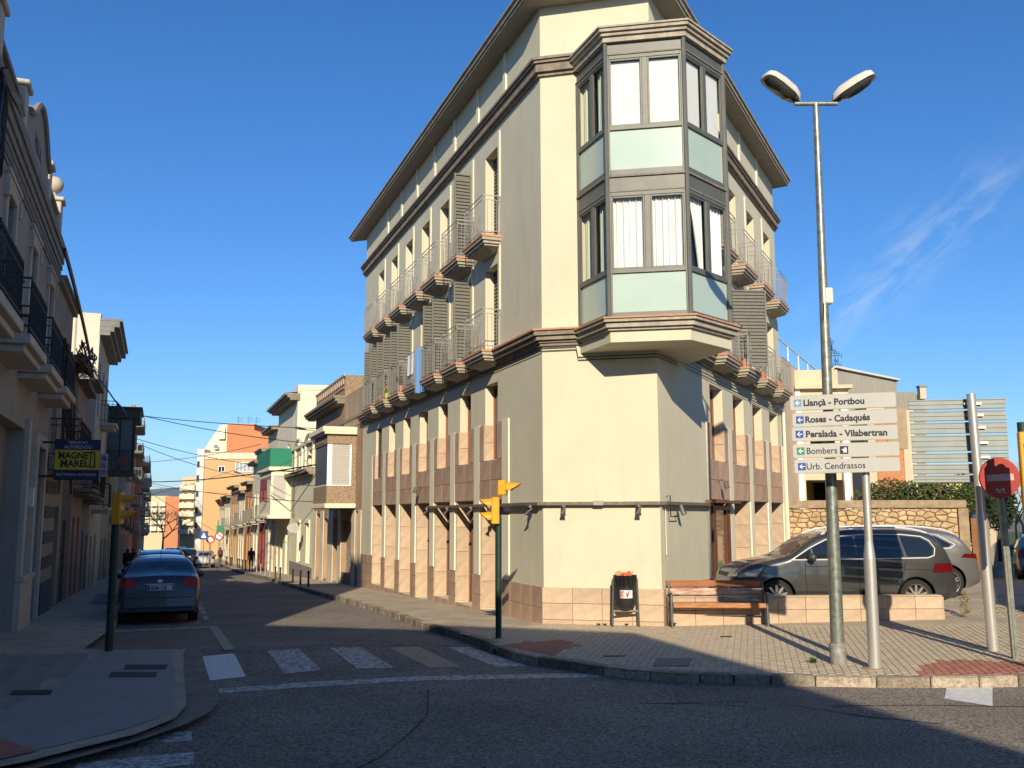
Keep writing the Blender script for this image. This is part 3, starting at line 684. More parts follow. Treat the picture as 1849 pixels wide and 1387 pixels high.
# orientation check: outward must point to the camera
_t = (Q[2] - Q[1]).normalized(); SG = 1 if Vector((_t.y, -_t.x, 0)).y < 0 else -1
def bring(d): 
    r = bay_ring(d * SG)
    t = (Q[1] - Q[0]).normalized(); r[0] = Q[0] + Vector((t.y, -t.x, 0)) * d * SG
    return r
core = [Vector((2.4, 20.4, 0))]
def bay_prism(name, d, z0, z1, m): 
    return MB().prism([(p.x, p.y) for p in bring(d)] + [(p.x, p.y) for p in core], z0, z1).build(name, m, bayo)
bayo = MB().prism([(p.x, p.y) for p in bring(-.02)] + [(p.x, p.y) for p in core], 5.42, 5.64).build('corner_bay', WALL, cb)
for i, (d, z0, z1) in enumerate(((.04, 5.642, 5.69), (.10, 5.692, 5.79), (.16, 5.792, 5.85))): bay_prism('bay_moulding', d, z0, z1, CONC)
bay_prism('bay_tile_edge', .19, 5.852, 5.885, TILE)
for i, (d, z0, z1) in enumerate(((.07, 11.49, 11.60), (.12, 11.602, 11.67), (.17, 11.672, 11.74), (.20, 11.742, 11.78))): bay_prism('bay_cornice', d, z0, z1, CONC)
faces = []
for i in range(4):
    f = Fr((Q[i].x, Q[i].y), 0, True); t = (Q[i + 1] - Q[i]); L_ = t.length; f.u = t.normalized(); f.w = Vector((f.u.y, -f.u.x, 0)) * SG; faces.append((f, L_))
fl = [(5.888, 8.40), (8.62, 11.49)]
for f, L_ in faces: MB().fbox(f, .0, L_, -.06, -.01, 8.42, 8.70).build('spandrel_panel', ALU, bayo); MB().fbox(f, 0, L_, -.06, -.01, 11.26, 11.49).build('spandrel_panel', ALU, bayo)
for f, L_ in faces:
    for q_ in ((.025, 8.70, 8.74), (.012, 8.395, 8.42), (.02, 11.235, 11.26)): MB().fbox(f, 0, L_, -.03, *q_).build('spandrel_trim', mat('streaked_trim', (.21, .20, .165), .7, var=.3, vs=9), bayo)
for k, (f, L_) in enumerate(faces[:3] + faces[3:]):
    for lo, (pb, mr, top) in enumerate(((5.888, 6.82, 8.395), (8.745, 9.72, 11.235))):
        g = MB(); e = .07
        for u0, u1 in ((.0, e), (L_ - e, L_)): g.fbox(f, u0, u1, -.07, .0, pb, top)
        g.fbox(f, e, L_ - e, -.07, -.01, pb, pb + .11); g.fbox(f, e, L_ - e, -.07, .0, mr - .05, mr + .03); g.fbox(f, e, L_ - e, -.07, .0, top - .08, top)
        g.fbox(f, L_ / 2 - .055, L_ / 2 + .055, -.065, -.008, mr + .03, top - .08)
        for s in (0, 1):      # inner sashes
            a = e if s == 0 else L_ / 2 + .055; c2 = L_ / 2 - .055 if s == 0 else L_ - e
            for q in ((a, a + .035, mr + .03, top - .08), (c2 - .035, c2, mr + .03, top - .08), (a + .035, c2 - .035, mr + .03, mr + .065), (a + .035, c2 - .035, top - .115, top - .08)): g.fbox(f, q[0], q[1], -.05, -.015, q[2], q[3])
        fo = g.build('bay_window_frame', ALU, bayo, bevel=.004)
        MB().quad(f.P(e, -.04, pb + .1), f.P(L_ - e, -.04, pb + .1), f.P(L_ - e, -.04, mr - .04), f.P(e, -.04, mr - .04)).build('frosted_panel', FROST, bayo)
        for s in (0, 1):
            a = e + .03 if s == 0 else L_ / 2 + .085; c2 = L_ / 2 - .085 if s == 0 else L_ - e - .03
            MB().quad(f.P(a, -.035, mr + .06), f.P(c2, -.035, mr + .06), f.P(c2, -.035, top - .11), f.P(a, -.035, top - .11)).build('pane', CGLASS, bayo)
            if lo == 1 and k == 0: cm, nm = CURT2, 'curtain'
            elif lo == 1: cm, nm = BLIND, 'blind'
            else: cm, nm = (CURT2 if k == 0 else CURT), 'curtain'
            cu = MB(); n_ = 1 if nm == 'blind' else 26
            if nm == 'blind':
                z = mr + .05
                while z < top - .12: cu.hexa([f.P(a, -.10, z), f.P(c2, -.10, z), f.P(c2, -.115, z), f.P(a, -.115, z), f.P(a, -.088, z + .042), f.P(c2, -.088, z + .042), f.P(c2, -.103, z + .042), f.P(a, -.103, z + .042)]); z += .045
            else:
                zb_ = mr
                for i in range(n_):
                    t0, t1 = i / n_, (i + 1) / n_
                    d0 = -.13 + .022 * math.sin(i * 2.3) + .012 * math.sin(i * 5.1); d1 = -.13 + .022 * math.sin((i + 1) * 2.3) + .012 * math.sin((i + 1) * 5.1)
                    if lo == 0 and k == 2 and s == 0:      # the drawn-back curtain
                        def lim(t, z): return 1
                        cu_n = 10
                        for j in range(cu_n):
                            za, zc = zb_ + (top - zb_) * j / cu_n, zb_ + (top - zb_) * (j + 1) / cu_n
                            xa = lambda t, z: a + (c2 - a) * ((1 - t) * .86 * (1 - (z - zb_) / (top - zb_)) ** .55 + t)
                            cu.quad(f.P(xa(t0, za), d0, za), f.P(xa(t1, za), d1, za), f.P(xa(t1, zc), d1, zc), f.P(xa(t0, zc), d0, zc))
                    else: cu.quad(f.P(a + (c2 - a) * t0, d0, zb_), f.P(a + (c2 - a) * t1, d1, zb_), f.P(a + (c2 - a) * t1, d1, top), f.P(a + (c2 - a) * t0, d0, top))
            cu.build(nm, cm, bayo, smooth=(nm == 'curtain'))
b = MB()
for i in (1, 2, 3): b.tube([Q[i] + Vector((0, 0, 5.888)), Q[i] + Vector((0, 0, 11.48))], .045, 8)
for f, L_ in (faces[0],): b.fbox(f, -.02, .05, -.1, .01, 5.888, 11.24)
b.build('bay_posts', ALU, bayo)
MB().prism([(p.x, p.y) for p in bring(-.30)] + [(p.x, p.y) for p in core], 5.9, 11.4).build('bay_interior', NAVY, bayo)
MB().prism([(p.x, p.y) for p in bring(-.08)] + [(p.x, p.y) for p in core], 8.41, 8.68).build('bay_floor', SOFF, bayo)
# things left on the balconies
tw = MB(); n_ = 14
f2 = Fr(along(FL, bayL[3] - .73, .0), 0, True); f2.u = -FL.w * -1; f2.w = -FL.u
for i in range(n_):
    for j in range(10):
        u0, u1 = .03 + .46 * i / n_, .03 + .46 * (i + 1) / n_; z0, z1 = 6.95 - 1.3 * j / 10, 6.95 - 1.3 * (j + 1) / 10
        q = lambda u, z: .03 + .015 * math.sin(u * 40) * (6.95 - z)
        tw.quad(f2.P(u0, q(u0, z0), z0), f2.P(u1, q(u1, z0), z0), f2.P(u1, q(u1, z1), z1), f2.P(u0, q(u0, z1), z1))
tag(tw.build('towel', mat('blue_towel', (.12, .27, .56), .95, var=.12, vs=30, bump=.5, bs=90), smooth=True, origin=FL.P(bayL[3] - .75, .3, 5.94)), 'light blue towel hanging over the end of a balcony rail', 'towel')
for k, (du, wdt, c) in enumerate(((.10, .18, (.62, .63, .66)), (.34, .16, (.25, .28, .36)), (.56, .2, (.6, .62, .66)))):
    b = MB(); fr = FL
    for i in range(6):
        u0, u1 = bayL[3] - .66 + du + wdt * i / 6, bayL[3] - .66 + du + wdt * (i + 1) / 6
        b.quad(fr.P(u0, .48 + .01 * (i % 2), 6.86), fr.P(u1, .48 + .01 * ((i + 1) % 2), 6.86), fr.P(u1, .49 + .02 * ((i + 1) % 2), 6.25), fr.P(u0, .49 + .02 * (i % 2), 6.25))
    tag(b.build('laundry', mat('laundry_%d' % k, c, .9), smooth=True, origin=fr.P(bayL[3] - .66 + du, .48, 5.95)), ['white cloth drying on the rail just behind the blue towel', 'dark striped cloth drying between two white ones behind the towel', 'white cloth drying farthest from the blue towel'][k], 'laundry', 'washing on the balcony of the blue towel')
# ================================================================== PLANTS (helper)
def leaves(b, c, rad, n, size, seed=0, squash=(1, 1, 1), shell=.35):
    rnd = random.Random(seed)
    for i in range(n):
        while True:
            p = Vector((rnd.uniform(-1, 1), rnd.uniform(-1, 1), rnd.uniform(-1, 1)))
            if shell < p.length < 1: break
        p = Vector((p.x * squash[0], p.y * squash[1], p.z * squash[2])) * rad + Vector(c)
        u = Vector((rnd.uniform(-1, 1), rnd.uniform(-1, 1), rnd.uniform(-1, 1))).normalized(); v = u.orthogonal().normalized(); s = size * rnd.uniform(.6, 1.3)
        b.add([p - u * s, p + v * s * .45, p + u * s, p - v * s * .45], [(0, 1, 2, 3)])
def flowerpot(loc, label, pot, fl, cat='plant', h=.5, n=60, name='potted_plant'):
    t = thing(name, loc, label, cat); b = MB(); b.lathe([(.085, 0), (.11, .2), (.12, .2), (.12, .22), (.1, .22)], 14, loc); b.build('pot', pot, t, smooth=True)
    b = MB(); leaves(b, (loc[0], loc[1], loc[2] + .22 + h * .4), h * .5, n, .035, hash(label) % 999, shell=0); b.build('foliage', fl, t)
    b = MB()
    for i in range(7): b.tube([(loc[0], loc[1], loc[2] + .2), (loc[0] + random.uniform(-.15, .15), loc[1] + random.uniform(-.15, .15), loc[2] + .2 + h * .6)], .004, 4)
    b.build('stems', BARK, t)
p = FL.P(bayL[5] - .55, .30, 5.95)
flowerpot(p, 'yellow flowers in a bright lime green pot on a balcony', mat('lime_pot', (.45, .62, .02), .5), mat('yellow_flower', (.75, .52, .03), .7, var=.3), h=.5)
flowerpot(FL.P(bayL[5] + .2, .34, 5.95), 'dry brown reddish plant beside the lime green pot on the balcony', TILE, mat('dry_leaf', (.16, .09, .06), .9, var=.4), h=.6)
flowerpot(FL.P(bayL[4] - .5, .36, 5.95), 'small succulent plant on the balcony left of the blue towel', TILE, LEAF, h=.35)
for k, c in enumerate(bayR[:4]):
    if k == 0: continue
    flowerpot(FR_.P(c - .45, .33, 5.95), ['', 'cactus like plant on the lower right side balcony nearest the bay', 'straggly plant on the middle lower balcony of the right side', 'small plant on the lower right side balcony farthest from the bay'][k], TILE, mat('pale_leaf', (.30, .33, .16), .8, var=.3), h=.45)

# ================================================================== HOUSE BUILDERS
def rnd_holes(fr, u0, u1, spec): return [(u, u + w_, z, z + h_) for (u, w_, z, h_) in spec]
def house(name, fr, u0, u1, ztop, m, label, holes, depth=-9, frame_m=None, dep=.22, cornice=None, zbot=-8, roofm=None, cat='house', kind='window', group=None, para=0, sidem=None):
    p = along(fr, (u0 + u1) / 2, 0); z0 = G(*p); t = thing(name, (p[0], p[1], z0), label, cat, group)
    b = MB(); wall_holes(b, fr, u0, u1, z0 - 2, ztop, holes, dep); b.build('front_wall', m, t)
    b = MB(); q = [fr.P(u0, 0, 0), fr.P(u1, 0, 0), fr.P(u1, depth, 0), fr.P(u0, depth, 0)]
    for i, j in ((1, 2), (2, 3), (3, 0)): b.quad((q[i][0], q[i][1], z0 - 2), (q[j][0], q[j][1], z0 - 2), (q[j][0], q[j][1], ztop), (q[i][0], q[i][1], ztop))
    b.build('side_walls', sidem or m, t)
    b = MB(); b.fbox(fr, u0, u1, depth, 0, ztop, ztop + .03); b.build('roof', roofm or SOFF, t)
    for h in holes:
        if len(h) > 5 and h[5] == 'door': MB().fbox(fr, h[0], h[1], -dep - .03, -dep, h[2], h[3]).build('door', h[6] if len(h) > 6 else WOOD, t)
        elif len(h) > 5 and h[5] == 'shut': louvre(fr, h[0], h[1], h[2], h[3], -dep, t, h[6] if len(h) > 6 else LOUV, 'shutter', .09)
        else: window(fr, h, dep, t, frame_m or WALL2, mull=1 if h[1] - h[0] > .7 else 0)
    if cornice:
        b = MB()
        for k, (w_, za, zb_) in enumerate(cornice[1]): b.fbox(fr, u0 - .02, u1 + .02, -.02, w_, za, zb_)
        b.build('cornice', cornice[0], t)
    return t
def balc(t, fr, u0, u1, z, out=.7, slab=CONC, rail=BLACK, h=1.0, bars=.11, scroll=False, th=.14, solid=None):
    b = MB(); b.fbox(fr, u0, u1, -.02, out, z - th, z); b.fbox(fr, u0 + .1, u1 - .1, -.02, out - .1, z - th - .12, z - th - .002)
    s = b.build('balcony', slab, t, bevel=.015)
    b = MB(); o = out - .05
    if solid: b.fbox(fr, u0, u1, o - .05, o, z, z + h)
    else:
        P = fr.P
        for zz, r_ in ((z + h, .018), (z + .12, .012), (z + h - .16, .01)): b.tube([P(u0 + .04, 0, zz), P(u0 + .04, o, zz), P(u1 - .04, o, zz), P(u1 - .04, 0, zz)], r_, 5)
        for c0, c1, n_ in (((u0 + .04, 0), (u0 + .04, o), max(2, int(o / bars))), ((u0 + .04, o), (u1 - .04, o), int((u1 - u0) / bars)), ((u1 - .04, o), (u1 - .04, 0), max(2, int(o / bars)))):
            for i in range(n_ + 1):
                q = (c0[0] + (c1[0] - c0[0]) * i / n_, c0[1] + (c1[1] - c0[1]) * i / n_); b.tube([P(q[0], q[1], z), P(q[0], q[1], z + h)], .009, 4)
        if scroll:
            for side in ((u0 + .04, 0, u0 + .04, o), (u0 + .04, o, u1 - .04, o)):
                n_ = max(2, int(round(math.hypot(side[2] - side[0], side[3] - side[1]) / .22)))
                for i in range(n_):
                    for rr, zc in ((.09, z + .24), (.045, z + h - .08), (.045, z + h * .55)):
                        if zc == z + h * .55 and i % 2: continue
                        t0 = (i + .5) / n_; cu, cw = side[0] + (side[2] - side[0]) * t0, side[1] + (side[3] - side[1]) * t0
                        L_ = math.hypot(side[2] - side[0], side[3] - side[1]); du, dw = (side[2] - side[0]) / L_, (side[3] - side[1]) / L_
                        pts = []
                        for k in range(14):
                            a = k * .75; r2 = rr * (1 - k / 18); pts.append(P(cu + du * r2 * math.cos(a), cw + dw * r2 * math.cos(a), zc + r2 * math.sin(a)))
                        b.tube(pts, .007, 4)
    b.build('railing', solid or rail, s)
    return s
# ================================================================== LEFT ROW
VW = mat('villa_render', (.33, .285, .245), .9, var=.08, vs=1.5, bump=.15, bs=60, dirt=.35)
VT = mat('villa_trim', (.50, .44, .36), .85, var=.12, vs=5, bump=.2, bs=40, dirt=.3)
VS = mat('villa_stone', (.25, .225, .20), .9, var=.25, vs=5, bump=.4, bs=30, dirt=.5)
wc = [-5.77, -2.49, .78, 4.06]
vh = [(c - .48, c + .48, 5.0, 7.5, .3) for c in wc] + [(-6.6, -3.6, .1, 3.9, .5), (-2.0, 1.33, -.3, 3.88, .5, 'door', mat('grey_garage_door', (.20, .19, .17), .7, var=.1)), (3.15, 4.75, -.3, 3.68, .35, 'door', mat('grey_door', (.22, .21, .205), .7, var=.05))]
villa = house('villa', VV, -9.3, 5.72, 9.1, VW, 'ornate beige villa with parapet balustrade, stone ball and scrolled iron balconies', vh, frame_m=VT, dep=.3, cornice=(VS, [(.03, 7.90, 7.96), (.05, 8.14, 8.24), (.08, 8.26, 8.40), (.11, 8.42, 8.60), (.15, 8.61, 8.82)]))
for c in wc:
    b = MB(); b.fbox(VV, c - .62, c - .48, -.01, .06, 5.0, 7.6); b.fbox(VV, c + .48, c + .62, -.01, .06, 5.0, 7.6); b.fbox(VV, c - .62, c + .62, -.01, .062, 7.5, 7.662)
    b.fbox(VV, c - .78, c + .78, -.01, .10, 7.742, 7.82); b.fbox(VV, c - .72, c + .72, -.01, .07, 7.66, 7.744); b.fbox(VV, c - .74, c - .64, -.01, .10, 7.35, 7.66); b.fbox(VV, c + .64, c + .74, -.01, .10, 7.35, 7.66)
    b.build('window_surround', VT, villa, bevel=.01)
for a_ in ((1.33, 1.6, -.01, .10, .951, 4.1), (2.85, 3.15, -.01, .10, .951, 3.68), (4.75, 5.05, -.01, .08, -.5, 3.68), (2.85, 5.05, -.01, .085, 3.68, 3.95), (1.33, 3.15, -.01, .12, -.5, .85), (1.30, 3.18, -.01, .17, .85, .95)): MB().fbox(VV, *a_).build('wall_trim', VT, villa, bevel=.01)
b = MB()
for i in range(90):
    u = -9.0 + i * .163; b.fbox(VV, u, u + .10, -.01, .04, 7.98, 8.13)
b.build('dentil_frieze', VS, villa)
# parapet: pedestals, curved gable with lettering, balusters
b = MB(); g0, g1 = -.95, 2.55
pts = [(g0, 9.1), (g0, 10.0), (g0 + .5, 10.15)] + [(g0 + .5 + (g1 - g0 - 1.0) * i / 12, 10.15 + .75 * math.sin(math.pi * i / 12)) for i in range(1, 12)] + [(g1 - .5, 10.15), (g1, 10.0), (g1, 9.1)]
gpts = [Vector(VV.P(u, -.02, 9.0 + (z - 9.1) * .80)) for u, z in pts]
b.extrude(gpts, VV.w * -.25).build('parapet_gable', VW, villa)
b = MB(); b.tube([Vector(VV.P(u, -.0, 9.02 + (z - 9.1) * .80)) for u, z in pts[1:-1]], .07, 6); b.build('gable_coping', VS, villa, smooth=True)
text('lettering', 'VILLA', .42, mat('carved_letter_shade', (.10, .085, .07), .9), villa, VV.P(.1, -.015, 9.42), VV.u, bold=.01)  # flat letters, dark colour stands in for shade of carving
for u in (-4.4, -1.35, 2.95, 6.0 - .45):
    b = MB(); b.fbox(VV, u - .22, u + .22, -.42, .0, 8.95, 9.95); b.fbox(VV, u - .28, u + .28, -.48, .06, 9.95, 10.05); b.build('pedestal', VT, villa, bevel=.02)
c0 = Vector(VV.P(5.55, -.21, 10.05)); b = MB(); b.lathe([(.12, 0), (.15, .04), (.07, .1), (.07, .16)] + [(.22 * math.cos(R(a)), .36 + .22 * math.sin(R(a))) for a in range(-70, 91, 16)], 18, c0)
b.build('stone_ball', VT, villa, smooth=True)
for a, c in ((-4.15, -1.6), (3.2, 5.3)):
    b = MB(); b.fbox(VV, a, c, -.34, -.04, 9.58, 9.68); b.fbox(VV, a, c, -.34, -.04, 8.95, 9.05); n_ = int((c - a) / .2)
    for i in range(n_):
        q = VV.P(a + (i + .5) * (c - a) / n_, -.19, 9.05); b.lathe([(.04, 0), (.075, .12), (.03, .3), (.06, .5), (.04, .53)], 8, q)
    b.build('balustrade', VS, villa, smooth=True)
for c in wc: balc(villa, VV, c - 1.15, c + 1.2, 5.0, .60, VT, BLACK, .90, .12, True, .16)
MB().fbox(VV, 2.35, 2.55, .0, .12, 2.35, 2.75).build('letter_box', mat('white_box', (.6, .6, .58), .5), villa)
# building just outside the frame at the near end of the left row: only its shade shows
house('corner_block', VV, -11.9, -9.35, 13.6, VW, 'tall plain block at the near end of the left row', [(-11.2, -10.2, 4, 6), (-11.2, -10.2, 7.4, 9.4)], cat='building', depth=-7)
BEI = mat('dull_beige_render', (.31, .265, .205), .9, var=.12, vs=1.5, bump=.15, dirt=.45)
SLT = mat('slate_blue_paint', (.055, .075, .115), .85, var=.15, vs=3)
n1 = house('striped_house', VV, 5.76, 10.4, 8.1, BEI, 'low beige house with blue and beige painted bands beside its door', [(6.3, 7.3, 3.7, 5.9, .25), (8.7, 9.8, 3.7, 5.9, .25), (8.45, 9.6, -.8, 2.4, .25, 'door', mat('dark_wood_door', (.06, .05, .04), .7)), (8.75, 9.5, 2.75, 3.3, .2)], cornice=(SOFF, [(.12, 7.98, 8.08), (.2, 8.09, 8.16)]))
b = MB(); b2 = MB()
for i in range(5):
    b.fbox(VV, 5.85, 8.2, -.01, .03, .55 + i * .62 + .31, .55 + i * .62 + .60)
b.fbox(VV, 5.85, 8.2, -.01, .03, -.9, .52)
b.build('painted_bands', SLT, n1)
balc(n1, VV, 5.9, 9.9, 3.55, .75, BEI, BLACK, 1.0, .12, False, .25)
R1 = mat('old_brown_render', (.21, .165, .125), .95, var=.3, vs=1.5, bump=.5, dirt=.6); R2 = mat('grey_old_render', (.22, .215, .20), .95, var=.2, vs=1.5, bump=.4, dirt=.5); R3 = mat('faded_pink_render', (.33, .21, .16), .9, var=.15, vs=1.5, dirt=.4)
GRN = mat('pale_green_render', (.25, .27, .20), .9, var=.12, dirt=.3); RST = mat('rough_old_masonry', (.15, .12, .09), .95, var=.5, vs=9, bump=1, bs=14)
dk = mat('dark_wood_door', (.06, .05, .04), .7)
def hh(u, spec): return [(u + a, u + a + w_, z, z + h_, .22) + tuple(r) for a, w_, z, h_, *r in spec]
house('narrow_old_house', VV, 10.44, 13.6, 6.9, RST, 'narrow old house with rough bare masonry and broken eaves', hh(10.44, [(.5, .9, 3.2, 2.0), (1.9, .9, 3.2, 2.0), (.6, 1.0, -1.2, 3.2, 'door', dk)]), cornice=(R1, [(.35, 6.75, 6.88)]))
t = house('pink_arched_house', VV, 13.64, 18.2, 6.6, R3, 'faded pink house with pointed door arches on the shaded side', hh(13.64, [(.6, .9, 3.2, 2.2), (2.9, .9, 3.2, 2.2), (.7, 1.0, -1.3, 3.4, 'door', dk), (2.8, 1.0, -1.3, 3.4, 'door', dk)]), cornice=(R1, [(.3, 6.45, 6.58)]))
balc(t, VV, 14.0, 17.9, 3.05, .6, R1, BLACK, 1.0, .13)
t = house('grey_old_house', VV, 18.24, 22.85, 7.4, R2, 'old grey house with dark iron balcony under the tangle of cables', hh(18.24, [(.6, .9, 3.0, 2.2), (2.9, .9, 3.0, 2.2), (.7, 1.1, -1.6, 3.2, 'door', dk), (2.9, 1.0, -1.6, 3.0, 'door', dk)]), cornice=(R1, [(.3, 7.2, 7.38)]))
balc(t, VV, 18.5, 22.4, 2.85, .6, R1, BLACK, 1.0, .13)
CORR = mat('cream_corrugated_side', (.62, .56, .44), .8, var=.08, vs=3, dirt=.2)
wt = house('tall_white_house', VV, 22.9, 31.6, 10.6, mat('cream_old_facade', (.44, .38, .30), .9, var=.12, dirt=.4), 'tall house with cream corrugated side wall and heavy dark cornice', hh(22.9, [(1, 1, 2.6, 2.3), (4, 1, 2.6, 2.3), (6.8, 1, 2.6, 2.3), (1, 1, 6.4, 2.3), (4, 1, 6.4, 2.3), (6.8, 1, 6.4, 2.3), (1, 1.2, -1.9, 3.2, 'door', dk), (4, 1.2, -1.9, 3.2, 'door', dk)]),
           depth=-11, cornice=(R2, [(.4, 9.7, 9.85), (.55, 9.86, 10.05), (.75, 10.06, 10.3), (.85, 10.31, 10.42)]), sidem=CORR)
b = MB()
for i in range(42): b.add([VV.P(22.88, -.9 - i * .24, 2), VV.P(22.82, -.9 - i * .24 - .06, 2), VV.P(22.88, -.9 - i * .24 - .12, 2), VV.P(22.88, -.9 - i * .24, 10.5 + min(.9, i * .045)), VV.P(22.82, -.9 - i * .24 - .06, 10.5 + min(.9, i * .045)), VV.P(22.88, -.9 - i * .24 - .12, 10.5 + min(.9, i * .045))], [(0, 1, 4, 3), (1, 2, 5, 4)])
b.add([VV.P(22.89, -.5, 10.5), VV.P(22.89, -5, 11.35), VV.P(22.89, -11, 11.4), VV.P(22.89, -11, 10.4)], [(0, 1, 2, 3)])
b.build('corrugated_cladding', CORR, wt)
balc(wt, VV, 26.4, 28.6, 6.3, .7, VT, BLACK, 1.0, .13); balc(wt, VV, 23.6, 25.4, 2.5, .7, VT, BLACK, 1.0, .13)
gr = house('green_bay_house', VV, 31.64, 40.0, 7.8, GRN, 'pale green house with a dark glazed balcony enclosure', hh(31.64, [(1, 1, 2.2, 2.4), (6.2, 1, 2.2, 2.4), (1, 1.2, -2.2, 3.2, 'door', dk), (4, 1.2, -2.2, 3.2, 'door', dk), (6.4, 1.1, -2.2, 3.0, 'door', dk)]))
GB = mat('dark_green_fascia', (.06, .08, .055), .7, var=.2)
b = MB(); b.fbox(VV, 33.6, 37.8, -.02, 1.35, 4.3, 4.5); b.fbox(VV, 33.4, 38, -.02, 1.55, 7.2, 7.7); b.fbox(VV, 33.3, 38.1, -.02, 1.65, 7.7, 7.8)
b.build('bay_slabs', GB, gr, bevel=.02)
b = MB(); b.fbox(VV, 33.7, 37.7, -.02, 1.2, 4.5, 7.2); b.build('bay_glazing', mat('grey_curtain_glass', (.10, .11, .13), .25, var=.1), gr)
b = MB()
for u, w_ in ((33.68, .6), (33.68, 0.0), (33.68, 1.22), (35.7, 1.22), (37.7, 1.22)): b.fbox(VV, u - .03, u + .03, w_ - .03, w_ + .03, 4.5, 7.2)
for i in range(9): b.fbox(VV, 33.6, 33.62, .1 + i * .14, .115 + i * .14, 4.5, 5.5)
b.fbox(VV, 33.59, 33.63, .0, 1.3, 5.5, 5.53); b.build('bay_posts', BLACK, gr)
b = MB(); b.fbox(VV, 33.62, 33.66, .55, 1.05, 4.75, 5.15); b.build('red_box', mat('faded_red', (.28, .10, .07), .8), gr)
ST2 = [('cream_shaded_house', 40.05, 50, 5.5, BEI), ('brown_shaded_house', 50.05, 61, 6.2, R1), ('grey_shaded_house', 61.05, 72, 5.4, R2), ('tan_shaded_house', 72.05, 86, 6.5, R3)]
lb = ['cream house just beyond the pale green one', 'brown two storey house in the shaded row', 'grey two storey house farther down the shaded row', 'pink tan house before the apartment blocks']
for i, (nm, u0, u1, zt, m) in enumerate(ST2):
    sp = []; z0 = G(*along(VV, (u0 + u1) / 2, 0)); k = 0.8
    while k + 1.4 < u1 - u0: sp += [(k, 1.0, z0 + 3.9, 2.1), (k, 1.1, z0, 2.8, 'door', dk)]; k += 2.6
    t = house(nm, VV, u0, u1, zt, m, lb[i], hh(u0, sp), cornice=(SOFF, [(.3, zt - .15, zt - .02)]))
    balc(t, VV, u0 + .6, u0 + 3.4, z0 + 3.6, .7, R1, BLACK, 1.0, .2)
# apartment blocks down the street on the left
def block(name, fr, u0, u1, out, ztop, m, label, floors, fh, rail, slabm, sidem=None, ud=3.2, cat='apartment block'):
    p = along(fr, (u0 + u1) / 2, out); z0 = G(*along(fr, u0, 0)); f2 = Fr(along(fr, 0, out), 0, True); f2.u = fr.u; f2.w = fr.w
    hs_ = []; n_ = int((u1 - u0) / ud)
    for fl_ in range(floors):
        for k in range(n_): hs_.append((u0 + .7 + k * ud, u0 + .7 + k * ud + 1.6, z0 + 3.4 + fl_ * fh, z0 + 3.4 + fl_ * fh + 2.0, .5))
    t = house(name, f2, u0, u1, ztop, m, label, hs_, cat=cat, dep=.5, sidem=sidem, depth=-12)
    for fl_ in range(floors):
        for k in range(n_): balc(t, f2, u0 + .3 + k * ud, u0 + 2.7 + k * ud, z0 + 3.3 + fl_ * fh, .95, slabm, rail, .95, .25, solid=slabm if (k + fl_) % 2 else None)
    return t, f2
OCH = mat('ochre_brick_face', (.40, .20, .12), .85, var=.15, vs=3); GNB = mat('green_grey_panel', (.20, .20, .15), .8, var=.12)
t1, f1 = block('apartment_block', VV, 86.1, 102, 0, 12.2, OCH, 'six storey brick apartment block with green grey balcony fronts', 5, 2.75, RAIL, GNB, CORR)
b = MB(); b.fbox(f1, 88, 93, -5, -1.5, 12.23, 13.6); b.build('stair_tower', WALL2, t1)
# its balconies seen from the side: a projecting end bay
b = MB()
for k in range(5): b.fbox(f1, 86.0, 88.5, 0, .95, .2 + k * 2.62 - .5, .2 + k * 2.62 + .55)
block('apartment_block', VV, 102.1, 130, .6, 9.2, OCH, 'lower dark brick apartment block behind the first one on the left', 4, 2.75, RAIL, CONC)
block('apartment_block', VV, 130.2, 170, .6, 7.6, BEI, 'distant cream apartment block closing the left row', 4, 2.7, RAIL, CONC)

# ================================================================== RIGHT ROW (same side as the corner building)
BR1 = mat('tan_brown_render', (.36, .235, .155), .9, var=.12, vs=2, bump=.2, dirt=.4); PEB = mat('pebbledash_panel', (.34, .245, .16), .95, var=.55, vs=22, bump=1.2, bs=26)
SC = mat('scabby_cream_render', (.66, .59, .44), .9, var=.15, vs=1.2, bump=.2, dirt=.5); YC = mat('pale_yellow_render', (.71, .66, .49), .9, var=.07, vs=2, dirt=.3)
RED = mat('dark_red_render', (.26, .06, .05), .85, var=.15, vs=2)
b1 = house('bay_window_house', FL, 18.42, 30.35, 6.9, BR1, 'brown house with a pebble dashed bay window and parapet next to the corner building', [(19.0, 19.6, -.6, 2.3, .25, 'door', SC), (20.3, 22.6, -.2, 1.9, .3, 'door', mat('faded_print_door', (.42, .36, .27), .8, var=.5, vs=5)), (23.4, 24.6, -.7, 2.0, .3, 'door', mat('blue_grey_door', (.30, .34, .34), .7, var=.2)), (26.0, 27.2, -.75, 2.0, .3, 'door', SC), (28.2, 29.4, -.8, 2.2, .35, 'door', dk), (28.0, 28.9, 3.2, 5.2, .2)], cornice=(CONCD, [(.05, 6.0, 6.1)]))
b = MB(); b.fbox(FL, 18.42, 22.35, -3.5, .0, 6.93, 7.0); b.fbox(FL, 22.4, 30.35, -5, 0, 6.93, 8.12); b.build('parapet', BR1, b1)
b = MB(); b.fbox(FL, 22.395, 22.399, -5, 0, 6.95, 8.11); b.build('parapet_end', PEB, b1)
b = MB(); b.fbox(FL, 18.42, 22.39, -.2, .02, 5.7, 7.15); b.build('low_parapet', mat('stained_ochre_render', (.42, .31, .20), .9, var=.25, vs=3, dirt=.6, stretch=(1, 1, .3)), b1)
